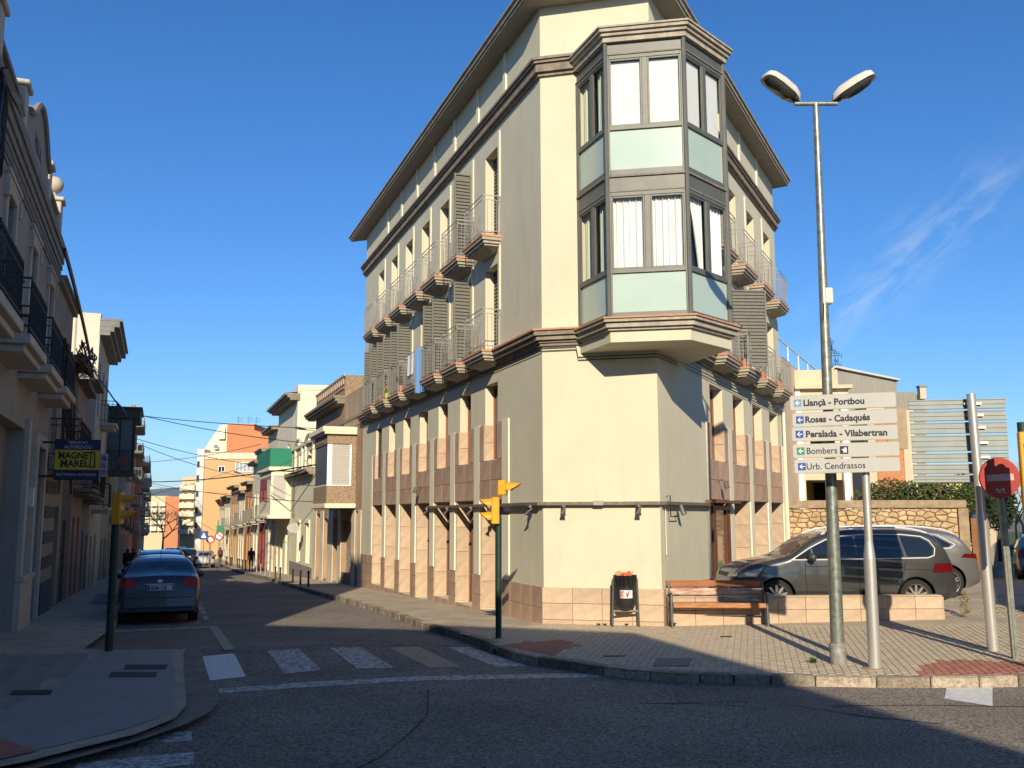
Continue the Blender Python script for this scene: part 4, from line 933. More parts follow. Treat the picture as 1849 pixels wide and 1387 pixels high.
b = MB(); b.fbox(FL, 22.38, 31.2, -.02, .5, 7.10, 7.22); b.fbox(FL, 22.38, 31.2, -.02, .42, 6.98, 7.09); b.fbox(FL, 22.38, 31, -.02, .32, 6.88, 6.97); b.build('dark_cornice', CONCD, b1)
b = MB()
for i in range(14): b.fbox(FL, 22.7 + i * .53, 22.95 + i * .53, -.01, .05, 7.75, 8.05)
b.fbox(FL, 22.6, 30, -.01, .04, 7.55, 7.6); b.fbox(FL, 22.4, 30.35, -.01, .07, 8.06, 8.15); b.build('parapet_trim', mat('light_trim', (.45, .33, .22), .9), b1)
for a_, c_ in ((18.42, 19.0), (19.6, 20.3), (22.6, 23.4), (24.6, 26.0), (27.2, 28.2), (29.4, 30.3)): MB().fbox(FL, a_, c_, -.01, .03, -1.6, 2.35).build('plaster_panel', SC, b1)
# projecting bay
by = MB().fbox(FL, 19.6, 23.2, 0, 1.22, 2.42, 2.6).build('bay_window', YC, b1, bevel=.015); bw = MB(); bw.fbox(FL, 19.55, 23.4, 0, 1.35, 5.41, 5.62); bw.fbox(FL, 19.55, 23.3, 0, 1.28, 5.32, 5.411); bw.build('bay_top', YC, by, bevel=.015)
bw = MB(); bw.fbox(FL, 19.7, 23.0, 0, 1.15, 2.6, 3.3); bw.fbox(FL, 19.7, 23.0, 0, 1.15, 4.95, 5.32); bw.fbox(FL, 19.7, 23.0, 0, .18, 3.3, 4.95); bw.build('pebble_panel', PEB, by)
bw = MB(); bw.fbox(FL, 19.74, 22.9, .18, .24, 3.3, 4.95); bw.fbox(FL, 19.74, 19.8, .95, 1.13, 3.3, 4.95); bw.fbox(FL, 19.72, 22.95, .2, 1.14, 3.3, 3.34); bw.build('bay_frame', BLIND, by)
bw = MB()
for i in range(20): bw.fbox(FL, 19.76, 19.79, .24, .95, 3.36 + i * .079, 3.36 + i * .079 + .07)
bw.build('roller_blind', mat('grey_roller', (.44, .42, .37), .7, var=.05), by)
bw = MB(); bw.fbox(FL, 19.85, 22.8, 1.05, 1.10, 3.34, 4.95); bw.build('dark_glazing', mat('dark_shutter_face', (.08, .08, .085), .5), by)
b = MB(); b.fbox(FL, 24.6, 30, -9, -4.4, 8.1, 9.55); t = tag(b.build('roof_tower', YC), None); 
t.parent = b1; t.location = -Vector(b1.location)
b = MB(); b.fbox(FL, 24.55, 30.05, -9.05, -4.35, 9.55, 9.62); b.build('tower_coping', TILE, b1)
# second house, pale yellow with moulded facade
b2_ = house('moulded_cream_house', FL, 30.40, 38.9, 6.0, YC, 'narrow cream house with moulded arches and a dark cornice', [(32.0, 32.8, -.3, 1.7, .2), (35.4, 36.2, -.4, 1.8, .2), (31.6, 32.6, 4.75, 5.5, .15), (35.2, 36.2, 4.75, 5.5, .15)], depth=-8)
b = MB(); b.fbox(FL, 30.7, 39.6, -.02, .42, 4.32, 4.5); b.fbox(FL, 30.7, 39.4, -.02, .3, 4.2, 4.31); b.build('dark_cornice', CONCD, b2_)
b = MB()
for u in (30.6, 33.3, 34.6, 37.3): b.fbox(FL, u, u + .3, -.01, .1, 4.55, 6.1)
for u0, u1 in ((30.6, 33.6), (34.6, 37.6)): 
    pts = [FL.P(u0 + (u1 - u0) * i / 10, .06, 6.0 + .35 * math.sin(math.pi * i / 10)) for i in range(11)]; b.tube(pts, .09, 6)
b.fbox(FL, 30.4, 38.9, -.01, .12, 5.85, 6.0)
for u in (31.5, 34.9): b.fbox(FL, u, u + 1.6, -.01, .08, 1.75, 1.9); b.fbox(FL, u, u + .12, -.01, .05, -.3, 1.75)
b.build('mouldings', YC, b2_, smooth=False)
b = MB(); b.fbox(FL, 30.4, 38.9, -.01, .04, -1.3, -.45); b.build('grey_base', R2, b2_)
# white tall house behind / beside
b3 = house('tall_white_gable_house', FL, 38.95, 46.6, 9.0, YC, 'tall cream white house with a blank gable wall and deep cornice', [(40.6, 41.4, 4.4, 6.4, .2), (43.6, 44.4, 4.4, 6.4, .2), (40.3, 41.3, -1.4, 1.4, .3, 'door', dk), (42.6, 43.6, -1.4, 1.4, .3, 'door', dk), (44.8, 45.7, -1.4, 1.2, .3, 'door', SC)], depth=-10, sidem=YC)
b = MB(); b.extrude([FL.P(37.4, 0, 2), FL.P(37.4, 0, 9.62), FL.P(37.4, -5.2, 9.75), FL.P(37.4, -10, 9.5), FL.P(37.4, -10, 2)], FL.u * 1.5); b.build('gable_wall', YC, b3)
b = MB(); b.fbox(FL, 37.3, 47.2, -.1, .75, 8.98, 9.12); b.fbox(FL, 37.3, 47, -.1, .6, 8.86, 8.97); b.fbox(FL, 37.3, 46.8, -.1, .45, 8.72, 8.85); b.build('cornice', CONCD, b3)
b = MB(); b.extrude([FL.P(37.4, .7, 9.13), FL.P(37.4, -4.5, 9.8), FL.P(37.4, -4.5, 9.7)], FL.u * 9.6); b.build('roof', TILE, b3)
# tribune and its green netting
to = MB().fbox(FL, 39.2, 46.2, 0, 1.35, 1.95, 2.15).build('bay_window', YC, b3, bevel=.02); MB().fbox(FL, 39.2, 46.2, 0, 1.3, 4.75, 4.98).build('bay_top', YC, to, bevel=.02)
tb = MB(); tb.fbox(FL, 39.35, 46, 0, 1.15, 2.15, 2.95); tb.fbox(FL, 39.35, 46, 0, 1.15, 4.45, 4.75); tb.fbox(FL, 39.35, 46, 0, .3, 2.95, 4.45); tb.fbox(FL, 39.36, 39.5, 1.0, 1.15, 2.95, 4.45); tb.build('bay_panels', WALL2, to)
tb = MB(); tb.fbox(FL, 39.4, 39.44, .3, 1.0, 2.95, 4.45); tb.build('grey_blind', mat('grey_roller', (.44, .42, .37)), to)
tb = MB(); tb.fbox(FL, 39.15, 39.2, -.1, 1.3, 5.0, 6.05); tb.fbox(FL, 39.15, 46.3, 1.27, 1.3, 5.0, 6.05); tag(tb.build('green_netting', mat('green_net', (.02, .20, .12), .8, var=.2, vs=20), origin=FL.P(40, 1.2, 5)), 'bright green privacy netting around a terrace above a bay window', 'netting')
rest = [('plain_house', 46.65, 52.6, 8.0, SC, 'plain cream house with a stepped cornice beyond the tall white one'), ('red_house', 52.65, 57.6, 6.9, RED, 'dark red painted house with a small balcony'),
        ('cream_row_house', 57.65, 63.5, 6.3, YC, 'cream house left of the dark red one'), ('orange_row_house', 63.55, 70, 4.9, mat('orange_render', (.50, .24, .10), .9, var=.1), 'orange fronted low house in the sunlit row'),
        ('pale_row_house', 70.05, 78, 4.3, SC, 'pale low house beyond the orange one'), ('ochre_row_house', 78.05, 88, 5.0, mat('ochre_render', (.52, .34, .17), .9, var=.12), 'ochre house in the far sunlit row'),
        ('white_row_house', 88.05, 98, 4.2, YC, 'small white house in the far sunlit row'), ('tan_row_house', 98.05, 112, 4.0, SC, 'tan house before the big brick building')]
for i, (nm, u0, u1, zt, m, lab) in enumerate(rest):
    sp = []; z0 = G(*along(FL, (u0 + u1) / 2, 0)); k = .7
    while k + 1.3 < u1 - u0: sp += [(k, .95, z0 + 3.9, 2.0, 'shut', mat('brown_shutter', (.14, .07, .045), .7)) if i % 2 else (k, .95, z0 + 3.9, 2.0), (k, 1.05, z0, 2.7, 'door', (RED if i == 1 else dk))]; k += 2.3
    t = house(nm, FL, u0, u1, zt, m, lab, hh(u0, sp), cornice=(CONCD, [(.45, zt - .18, zt - .04), (.55, zt - .03, zt + .08)]))
    balc(t, FL, u0 + .5, u0 + 2.4, z0 + 3.7, .6, CONC, RAIL if i else BLACK, 1.0, .16)
    if i % 2 == 0: balc(t, FL, u0 + 3, u0 + 4.9, z0 + 3.7, .6, CONC, RAIL, 1.0, .16)
b = MB(); b.fbox(FL, 49.5, 50.8, -3.2, -1.5, 8.03, 9.1); tag(b.build('chimney', YC, origin=FL.P(50, -2, 8)), 'square cream chimney block on the plain house roof', 'chimney')
# big brick building facing the camera, about 125 m away
Y0 = 120.0
def FA(px0, px1, y, zt=None, zb=None): return
BRK = mat('orange_brick', (.52, .215, .10), .9, var=.22, vs=9, bump=.3, bs=20, stretch=(1, 1, 3)); OBR = mat('ochre_brick', (.58, .36, .18), .9, var=.15, vs=9, stretch=(1, 1, 3))
fB = Fr((-40.2, 120.6), R(92), True)
def pxu(px, py=900): return fB.on(px, py)
t = thing('brick_apartment_building', (-36, 122, -3.3), 'tall building with bright orange brick wall above an ochre brick side', 'building')
u = lambda px, py=900: fB.on(px, py)[0]; zz = lambda px, py: fB.on(px, py)[1]
b = MB(); b.fbox(fB, u(362), u(460), -10, 0, -6, zz(368, 816)); b.build('ochre_wall', OBR, t)
b = MB(); b.fbox(fB, u(349, 990), u(366), -10, .3, -6, zz(355, 808)); b.build('white_corner', mat('white_render', (.62, .61, .56), .85, var=.06), t)
b = MB(); b.extrude([fB.P(u(352), -2, zz(352, 808)), fB.P(u(382), -2, zz(382, 762)), fB.P(u(397), -2, zz(397, 761)), fB.P(u(397), -2, zz(397, 812)), fB.P(u(368), -2, zz(368, 812))], (0, 8, 0)); b.build('attic_wall', YC, t)
b = MB(); b.extrude([fB.P(u(397), -1.5, zz(397, 815)), fB.P(u(397), -1.5, zz(397, 760)), fB.P(u(447), -1.5, zz(447, 761)), fB.P(u(447), -1.5, zz(447, 772)), fB.P(u(482), -1.5, zz(482, 782)), fB.P(u(482), -1.5, zz(482, 816))], (0, 8, 0)); b.build('orange_wall', BRK, t)
b = MB(); b.fbox(fB, u(366), u(460), .0, .12, zz(368, 826), zz(368, 815)); b.build('parapet', SC, t)
b = MB(); b.fbox(fB, u(381), u(393), -1.75, -1.5, zz(385, 788), zz(385, 768)); b.build('vent_box', WALL2, t)
for (x0, x1, y0, y1) in ((391, 403, 849, 839), (374, 382, 806, 798)): window(fB, (u(x0), u(x1), zz(x0, y0), zz(x0, y1)), -.05 if x0 > 380 else 1.45, t, BLIND, mull=1)
window(fB, (u(422), u(457), zz(422, 850), zz(422, 832)), -.05, t, BLIND, mat('pale_glazing', (.35, .38, .40), .3), mull=4)
for y in (835, 860, 888, 918, 945): window(fB, (u(354), u(358.5), zz(355, y + 6), zz(355, y - 5)), -.35, t, R2, mull=0)
# cream blocks farther away
fC = Fr((-60, 170), R(95), True); uc = lambda px, py=900: fC.on(px, py)[0]; zc = lambda px, py: fC.on(px, py)[1]
def far_block(nm, fr, x0, x1, y_top, m, label, rows, cols, extra=None):
    uu = lambda px: fr.on(px, 930)[0]; ztp = fr.on((x0 + x1) / 2, y_top)[1]; u0, u1 = uu(x0), uu(x1); p = along(fr, (u0 + u1) / 2, 0)
    t = thing(nm, (p[0], p[1], -5), label, 'apartment block'); hs_ = []
    for r_ in range(rows):
        for c in range(cols):
            a = u0 + (u1 - u0) * (c + .3) / cols; zq = -1 + (ztp + .2) * (r_ + .15) / rows; hs_.append((a, a + (u1 - u0) / cols * .4, zq, zq + (ztp) / rows * .5, .8))
    b = MB(); wall_holes(b, fr, u0, u1, -6, ztp, hs_, .8); b.build('front_wall', m, t)
    for h in hs_: window(fr, h, .75, t, WALL2, mull=0); MB().fbox(fr, h[0] - .4, h[1] + .4, 0, 1.0, h[2] - .3, h[2] + .6).build('balcony', YC, t)
    b = MB(); b.fbox(fr, u0, u1, -10, -.85, -6, ztp - .01); b.build('body', m, t); return t
CRM = mat('warm_cream_block', (.58, .45, .28), .9, var=.08); 
far_block('cream_apartment_block', fC, 325, 352, 858, CRM, 'cream apartment block with balconies left of the white corner tower', 6, 2)
fD = Fr((-70, 210), R(92), True)
t = far_block('ochre_apartment_block', fD, 258, 300, 892, CRM, 'far cream apartment block with many balconies closing the street', 5, 3)
b = MB(); u0, u1 = fD.on(296, 930)[0], fD.on(322, 930)[0]; b.fbox(fD, u0, u1, -8, .2, -6, fD.on(310, 893)[1]); 
tag(b.build('orange_brick_block', BRK, origin=fD.P(u0, 0, -5)), 'orange brick block wall at the end of the street', 'building')
fE = Fr((-70, 235), R(92), True); b = MB(); b.fbox(fE, fE.on(240, 930)[0], fE.on(345, 930)[0], -8, 0, -6, fE.on(300, 920)[1]); tag(b.build('low_cream_building', CRM, origin=fE.P(8, 0, -5)), 'low cream building behind the bare tree at the street end', 'building')
# mountains
MT = mat('wooded_mountain', (.055, .07, .055), 1, var=.3, vs=.004)
b = MB(); rm = random.Random(3); N = 80
for j in range(6):
    for i in range(N + 1):
        x = -6500 + i * 60; y = 8000 + j * 350
        prof = 300 + 70 * math.sin(i * .21 + 1) + 40 * math.sin(i * .53) + 18 * math.sin(i * 1.7)
        b.v.append((x, y, -8 + prof * math.sin(math.pi * (j + .0) / 10 if j <= 5 else 0) * 1.0 + rm.uniform(-9, 9) * (j > 0)))
b.f = [(j * (N + 1) + i, j * (N + 1) + i + 1, (j + 1) * (N + 1) + i + 1, (j + 1) * (N + 1) + i) for j in range(5) for i in range(N)]
struct(b.build('mountains', MT, smooth=True))
# ================================================================== RIGHT BACKGROUND
PNK = mat('pale_pink_render', (.56, .44, .32), .9, var=.08, vs=1.5, dirt=.3); GRYC = mat('grey_fibre_cement', (.27, .26, .225), .9, var=.12, vs=6, stretch=(3, 3, .3), dirt=.4)
CRE2 = mat('warm_cream_render', (.58, .48, .34), .9, var=.08, vs=1.5, dirt=.3)
t = house('pink_terrace_house', FR_, 13.25, 22.0, 7.25, PNK, 'pink rendered house with a white terrace rail right of the corner building', [(16.5, 17.5, 4, 5.6, .2), (19, 20, 4, 5.6, .2)], depth=-6)
b = MB(); P = FR_.P
b.tube([P(13.3, -3, 7.95), P(13.3, -.1, 7.95), P(22, -.1, 7.95)], .03, 6)
for u in (13.3, 15.4, 17.5, 19.6, 21.9): b.tube([P(u, -.1, 7.25), P(u, -.1, 7.95)], .025, 6)
b.build('terrace_rail', mat('white_paint_metal', (.75, .75, .72), .5), t)
fG = Fr((9.55, 33.2), R(95), True)
def pb(fr, px0, px1, y0, y1, w0, w1, b): 
    a, c = fr.on(px0, (y0 + y1) / 2)[0], fr.on(px1, (y0 + y1) / 2)[0]; m_ = (px0 + px1) / 2
    b.fbox(fr, a, c, w0, w1, fr.on(m_, y1)[1], fr.on(m_, y0)[1]); return b
gz_ = G(10.5, 34)
t = thing('garage_house', (10.6, 34, gz_), 'cream house with an open dark garage under a cornice, behind the stone wall', 'house')
u0, u1 = fG.on(1436, 800)[0], fG.on(1535, 800)[0]; ga, gc = fG.on(1455, 890)[0], fG.on(1527, 890)[0]; gt = fG.on(1490, 870)[1]; zt = fG.on(1480, 706)[1]
b = MB(); wall_holes(b, fG, u0, u1, -2, zt, [(ga, gc, -1.9, gt, 3.0), (u0 + .5, u0 + 1.2, 4.2, 5.4, .2)], 3.0)
b.quad(fG.P(u1, 0, -2), fG.P(u1, -8, -2), fG.P(u1, -8, zt), fG.P(u1, 0, zt)); b.build('front_wall', CRE2, t)
b = MB(); b.fbox(fG, ga, gc, -3.1, -3.0, -2, gt); b.build('garage_back', mat('dark_garage', (.03, .028, .025), .9), t)
b = MB(); b.fbox(fG, u0, u1 + .1, -.3, .25, zt, zt + .12); b.fbox(fG, u0, u1 - .3, -2, -.1, zt + .12, zt + .7); b.build('cornice', CRE2, t)
b = MB(); b.fbox(fG, gc - .1, gc + .1, .0, .25, -1, zt - .2); b.fbox(fG, ga - .25, ga - .08, .0, .06, -1, zt); b.build('white_post', BLIND, t)
fH = Fr((12, 46), R(93), True)
q = lambda px, y, w_=0: (lambda a: fH.P(a[0], w_, a[1]))(fH.on(px, y))
t = thing('grey_gabled_building', (17, 47, -1), 'grey corrugated gable building with antennas on its ridge', 'building')
MB().extrude([q(1483, 690), q(1507, 668), q(1619, 691), q(1619, 900), q(1483, 900)], (0, 10, 0)).build('gable_wall', GRYC, t)
MB().extrude([q(1478, 686, .2), q(1507, 664, .2), q(1623, 689, .2), q(1623, 692, .2), q(1507, 668, .2), q(1480, 691, .2)], (0, 10, 0)).build('roof', mat('pale_roof_edge', (.5, .49, .45), .8), t)
b = MB(); pb(fH, 1603, 1609, 682, 690, -3, -2.7, b); b.build('chimney', CRE2, t)
t = thing('grey_annex', (20, 49, -1), 'lower grey fibre cement annex behind the backs of the signs', 'building')
fI = Fr((14, 48), R(93), True); q2 = lambda px, y, w_=0: (lambda a: fI.P(a[0], w_, a[1]))(fI.on(px, y))
MB().extrude([q2(1619, 712), q2(1648, 711), q2(1672, 728), q2(1672, 900), q2(1619, 900)], (0, 8, 0)).build('side_wall', GRYC, t)
b = MB(); pb(fI, 1656, 1667, 705, 726, .02, .4, b); b.build('chimney', CRE2, t); b = MB(); pb(fI, 1654, 1669, 702, 705, -.02, .46, b); b.build('chimney_cap', GRYC, t)
t = thing('brick_backed_house', (16, 43, -1), 'cream house with a bare orange brick wall and lean-to behind the hedge', 'house')
fJ = Fr((11, 43), R(93), True)
b = MB(); pb(fJ, 1555, 1600, 740, 905, -6, 0, b); b.build('white_wall', CRE2, t)
b = MB(); pb(fJ, 1582, 1634, 745, 910, -6, .06, b); b.build('brick_wall', BRK, t)
b = MB(); pb(fJ, 1600, 1636, 742, 815, -5, .12, b); b.build('brown_panel', mat('tan_panel', (.36, .27, .18), .9), t)
b = MB(); pb(fJ, 1630, 1652, 745, 905, -6, .1, b); b.build('cream_pier', CRE2, t)
b = MB(); pb(fJ, 1700, 1735, 878, 915, -6, .1, b); b.build('yellow_wall', mat('yellow_render', (.62, .5, .2), .9), t)
b = MB(); pb(fJ, 1682, 1702, 872, 915, -6, .1, b); b.build('pink_wall', mat('salmon_render', (.5, .25, .16), .9), t)
# antennas
def aerial(p, h, label, n=5, sz=.5, loc_off=0):
    b = MB(); b.tube([p, (p[0], p[1], p[2] + h)], .02, 5)
    for k in range(n):
        z = p[2] + h * (.45 + .5 * k / n); a = .3 + k * .35; d = Vector((math.cos(a), math.sin(a) * .4, 0)); c = Vector((p[0], p[1], z))
        b.tube([c - d * sz * .4, c + d * sz], .012, 4)
        for j in range(5): e = c + d * sz * (j / 4 * 1.3 - .35); b.tube([e - Vector((0, 0, .12)), e + Vector((0, 0, .12))], .008, 4)
    return tag(b.build('antenna', BLACK, origin=p), label, 'antenna')
aerial(q(1503, 672), 1.6, 'crowded television mast on the grey gable roof', 6, .55)
aerial(q(1509, 690, .1), 1.2, 'short second television mast beside the crowded one', 3, .4)
aerial(FL.P(27, -8.8, 9.6), 1.1, 'thin television antenna above the small cream roof tower', 2, .9)
for k, (px, y) in enumerate(((412, 761), (431, 761), (445, 762))):
    aerial(fB.P(fB.on(px, y)[0], -4, fB.on(px, y)[1]), 1.4, ['dark antenna leftmost on the orange brick wall', 'middle antenna on the orange brick wall', 'antenna at the right end of the orange brick wall'][k], 2, .6)
# rubble garden wall
fW = Fr((12.0 - 5, 31.4), R(90), True)
u = lambda px, y=930: fW.on(px, y)[0]
wl = thing('rubble_wall', (12, 31.4, G(12, 31.4)), 'sunlit rubble stone wall with flat coping behind the parked cars', 'wall')
ua, uc, zt_ = u(1416), u(1741), fW.on(1600, 906)[1]
b = MB(); b.fbox(fW, ua, uc, -.4, -.03, -1.0, zt_ - .30); b.build('mortar', mat('sand_mortar', (.28, .19, .10), .95, var=.2), wl)
b = MB(); b.fbox(fW, ua - .05, uc + .05, -.45, .06, zt_ - .28, zt_ - .02); b.build('coping', mat('brown_coping', (.33, .25, .16), .9, var=.3, vs=4, bump=.5), wl, bevel=.02)
b = MB(); b.fbox(fW, uc - .25, uc + .08, -.42, .08, -1.0, zt_ - .29); b.build('end_pier', mat('brown_coping', (.33, .25, .16)), wl)
RUB = mat('ochre_rubble_stone', (.50, .36, .20), .9, var=.3, vs=6, bump=.8, bs=14, tint=.16)
rw = random.Random(11); pts_ = []
zl_, zh_ = -.35, zt_ - .31; zq = zl_
while zq < zh_:
    x = ua + rw.uniform(0, .2)
    while x < uc - .28: pts_.append((x, zq + rw.uniform(-.06, .06))); x += rw.uniform(.14, .46)
    zq += .165
def cell(i):
    cx0, cz0 = pts_[i]; poly = [(cx0 - .5, cz0 - .3), (cx0 + .5, cz0 - .3), (cx0 + .5, cz0 + .3), (cx0 - .5, cz0 + .3)]
    cuts = [((ua, 0), (-1, 0)), ((uc - .26, 0), (1, 0)), ((0, zl_), (0, -1)), ((0, zh_), (0, 1))]
    for j_, q_ in enumerate(pts_):
        if j_ != i and abs(q_[0] - cx0) < 1 and abs(q_[1] - cz0) < .6:
            ax, az_ = (q_[0] - cx0), (q_[1] - cz0) * 1.9; cuts.append((((q_[0] + cx0) / 2, (q_[1] + cz0) / 2), (ax, az_ * 1.9)))
    for (mx0, mz0), (nx, nz0) in cuts:
        out_ = []
        for k in range(len(poly)):
            a, c = poly[k], poly[(k + 1) % len(poly)]; da = (a[0] - mx0) * nx + (a[1] - mz0) * nz0; dc = (c[0] - mx0) * nx + (c[1] - mz0) * nz0
            if da <= 0: out_.append(a)
            if da * dc < 0: t_ = da / (da - dc); out_.append((a[0] + (c[0] - a[0]) * t_, a[1] + (c[1] - a[1]) * t_))
        poly = out_
        if len(poly) < 3: return None
    return poly
left_ = []
for i in range(len(pts_)):
    poly = cell(i)
    if not poly: continue
    mx0 = sum(p[0] for p in poly) / len(poly); mz0 = sum(p[1] for p in poly) / len(poly); n_ = len(poly); d = rw.uniform(.03, .085)
    sh = lambda p, f_: (mx0 + (p[0] - mx0) * f_ , mz0 + (p[1] - mz0) * f_)
    vs = [fW.P(*((lambda q: (q[0], -.05, q[1]))(sh(p, .93)))) for p in poly] + [fW.P(*((lambda q: (q[0], d * .6, q[1]))(sh(p, .88)))) for p in poly] + [fW.P(*((lambda q: (q[0], d, q[1]))(sh(p, .55)))) for p in poly]
    b = MB(); b.add(vs, [tuple(range(2 * n_, 3 * n_))] + [(k + o, (k + 1) % n_ + o, (k + 1) % n_ + o + n_, k + o + n_) for o in (0, n_) for k in range(n_)]); left_.append((mz0, b))
left_.sort(key=lambda q: -q[0]); rest_ = MB()
for k, (_, b) in enumerate(left_):
    if k < 295: b.build('stone', RUB, wl)
    else: rest_.add(b.v, b.f)
if rest_.v: tag(rest_.build('lower_stones', RUB, wl), kind='stuff')
# hedge and shrubs over the wall
hd = thing('hedge', (13.5, 32.6, zt_), 'dense green and yellow hedge spilling over the rubble wall', 'hedge')
for k, (px, y, rr, n_) in enumerate(((1575, 893, .55, 700), (1605, 890, .7, 900), (1635, 892, .6, 800), (1662, 891, .65, 900), (1690, 893, .6, 800), (1715, 890, .7, 900), (1738, 902, .6, 700))):
    b = MB(); a_, z_ = fW.on(px, y, -.9); leaves(b, fW.P(a_, -.9, z_ - .15), rr, n_, .07, k, (1.15, .8, .85), .2); b.build('foliage', LEAF if k % 3 else mat('olive_leaf', (.085, .105, .025), .7, var=.5), hd)
def leafy_tree(name, p, h, r, label, m, n=2500, size=.13, sq=(1, 1, 1)):
    t = thing(name, p, label, 'tree'); b = MB(); b.tube([p, (p[0] + .1, p[1], p[2] + h * .4), (p[0], p[1], p[2] + h * .7)], .16, 8, r2=.06); b.build('trunk', BARK, t, smooth=True)
    rnd = random.Random(int(p[0] * 7)); b = MB()
    for k in range(16):
        c = (p[0] + rnd.uniform(-.6, .6) * r, p[1] + rnd.uniform(-.6, .6) * r, p[2] + h * rnd.uniform(.45, .88)); leaves(b, c, r * rnd.uniform(.35, .6), n // 16, size, k, sq, .3)
    b.build('crown', m, t); return t
p = atY(1772, 940, 48); leafy_tree('evergreen_tree', (p.x, p.y, G(p.x, p.y)), 4.6, 1.7, 'dark evergreen tree past the end of the rubble wall', LEAFD, 5000, .14)
p = atY(1752, 940, 40); leafy_tree('evergreen_shrub', (p.x, p.y, G(p.x, p.y)), 3.4, 1.2, 'smaller dark evergreen beside the end pier of the rubble wall', LEAFD, 3000, .11)
def bare_tree(p, h, label, seed=1, group=None, r0=.14, m=BARK, sp=.55, depth=6):
    t = thing('bare_tree', p, label, 'tree', group); b = MB(); tw_ = MB(); rnd = random.Random(seed)
    def grow(q, d, L_, r, k):
        e = q + d * L_; mid = q.lerp(e, .5) + Vector((rnd.uniform(-1, 1), rnd.uniform(-1, 1), 0)) * L_ * .05
        (b if k > depth - 2 else tw_).tube([q, mid, e], r, 5 if k > 2 else 3, False, r * .65)
        if k <= 0: return
        for i in range(3 if k > 1 else 2):
            a = rnd.uniform(0, 6.28); s_ = rnd.uniform(.25, .9) * sp * 1.6
            nd = (d + Vector((math.cos(a) * s_, math.sin(a) * s_, rnd.uniform(.0, .35)))).normalized(); grow(e, nd, L_ * rnd.uniform(.62, .8), r * .62, k - 1)
    grow(Vector(p), Vector((0, 0, 1)), h * .3, r0, depth)
    b.build('trunk', m, t, smooth=True); tw_.build('crown', m, t); return t
PBARK = mat('pale_bark', (.30, .24, .17), .9, var=.2)
for k, (px, Y, h) in enumerate(((1800, 88, 8.5), (1816, 76, 8), (1833, 92, 9), (1846, 80, 8.5))):
    p = atY(px, 960, Y); bare_tree((p.x, p.y, G(p.x, p.y)), h, ['leftmost bare tree at the end of the right street, thin pale trunk', 'bare tree with a pale trunk seen just left of the no entry post', 'bare tree seen just right of the no entry post', 'bare tree at the right edge of the picture'][k], k + 3, 'bare trees at the end of the right street', .14, PBARK)
p = atY(292, 985, 140); bare_tree((p.x, p.y, G(p.x, p.y)), 8.5, 'wide bare plane tree at the far end of the left street', 9, None, .2, mat('brown_twig', (.20, .13, .09), .9), .95, 6)
# rising ground / grass at the end of the right street
b = MB(); v, f = clip_poly([(34, 82), (90, 82), (90, 150), (30, 150)], 6, lambda x, y: (x, y, G(x, y) + .1 + .03 * (y - 82))); struct(MB().add(v, f).build('grass_bank', mat('grass_green', (.08, .11, .025), .95, var=.4, vs=1.5, bump=1)))
# pillars, side wall and gate where the right street begins
fS = Fr((15.3, 31.0), R(27), True)
b = MB(); b.fbox(fS, .0, .5, -.5, .0, -1, 2.0); tag(b.build('gate_pillar', mat('rust_brown_render', (.26, .12, .05), .9, var=.2), origin=fS.P(.2, -.2, -.1)), 'rust brown gate pillar at the end of the rubble wall', 'pillar')
b = MB(); b.fbox(fS, 1.2, 1.8, -.4, .0, -1, 1.9); tag(b.build('gate_pillar', mat('orange_yellow_render', (.62, .34, .08), .9, var=.1), origin=fS.P(1.5, -.2, -.1)), 'orange yellow pillar beside the green gate', 'pillar')
b = MB(); b.fbox(fS, 1.85, 2.4, -.3, .0, -1, 1.85); b.fbox(fS, 2.4, 30, -.25, .0, -2.5, .3); o = tag(b.build('boundary_wall', CRE2, origin=fS.P(5, -.2, -.4)), 'low cream boundary wall running along the right street', 'wall')
b = MB()
for i in range(60): b.fbox(fS, 2.5 + i * .16, 2.5 + i * .16 + .14, -.16, -.12, .31, 1.5)
gt_ = tag(b.build('fence_panel', mat('green_fence', (.02, .12, .05), .7, var=.2), origin=fS.P(5, -.14, .3)), 'dark green slatted fence on the low boundary wall', 'fence')
# right street: buildings beyond on the left side of it, and the shading row outside the frame
house('street_house', fS, 31, 48, 4.5, CRE2, 'cream low house far along the right street', [(33, 34, .4, 2, .2), (38, 39, .4, 2, .2)], depth=-6)
fR3 = Fr((10.45, 7.6), R(26.5), False)
house('shading_row_house', fR3, 0, 17, 6.1, CRE2, 'cream house row on the right street outside the picture', [(2, 3, 1, 2.6), (5, 6, 1, 2.6), (9, 10, 1, 2.6)], depth=-8)
house('shading_row_house', fR3, 17.1, 90, 6.1, PNK, 'long pink house row on the right street outside the picture', [(20, 21, 1, 2.6), (25, 26, 1, 2.6), (32, 33, 1, 2.6), (40, 41, .5, 2.2), (50, 51, .2, 1.8)], depth=-8)
# the buildings behind the camera that shade the junction
def behind(name, poly, z1, m, label):
    b = MB().prism(poly, -1, z1); o = b.build(name, m, origin=(poly[0][0], poly[0][1], 0)); tag(o, label, 'building'); return o
behind('junction_building', [(2.5, -4.6), (-5.1, -1.5), (-12, 1.0), (-14, -9), (6.4, -17.3)], 10.0, CRE2, 'building behind the camera that shades the junction')
behind('junction_building', [(-16, -2), (-30, 3), (-34, -10), (-16, -14)], 13.0, PNK, 'taller building behind the camera across the side street')

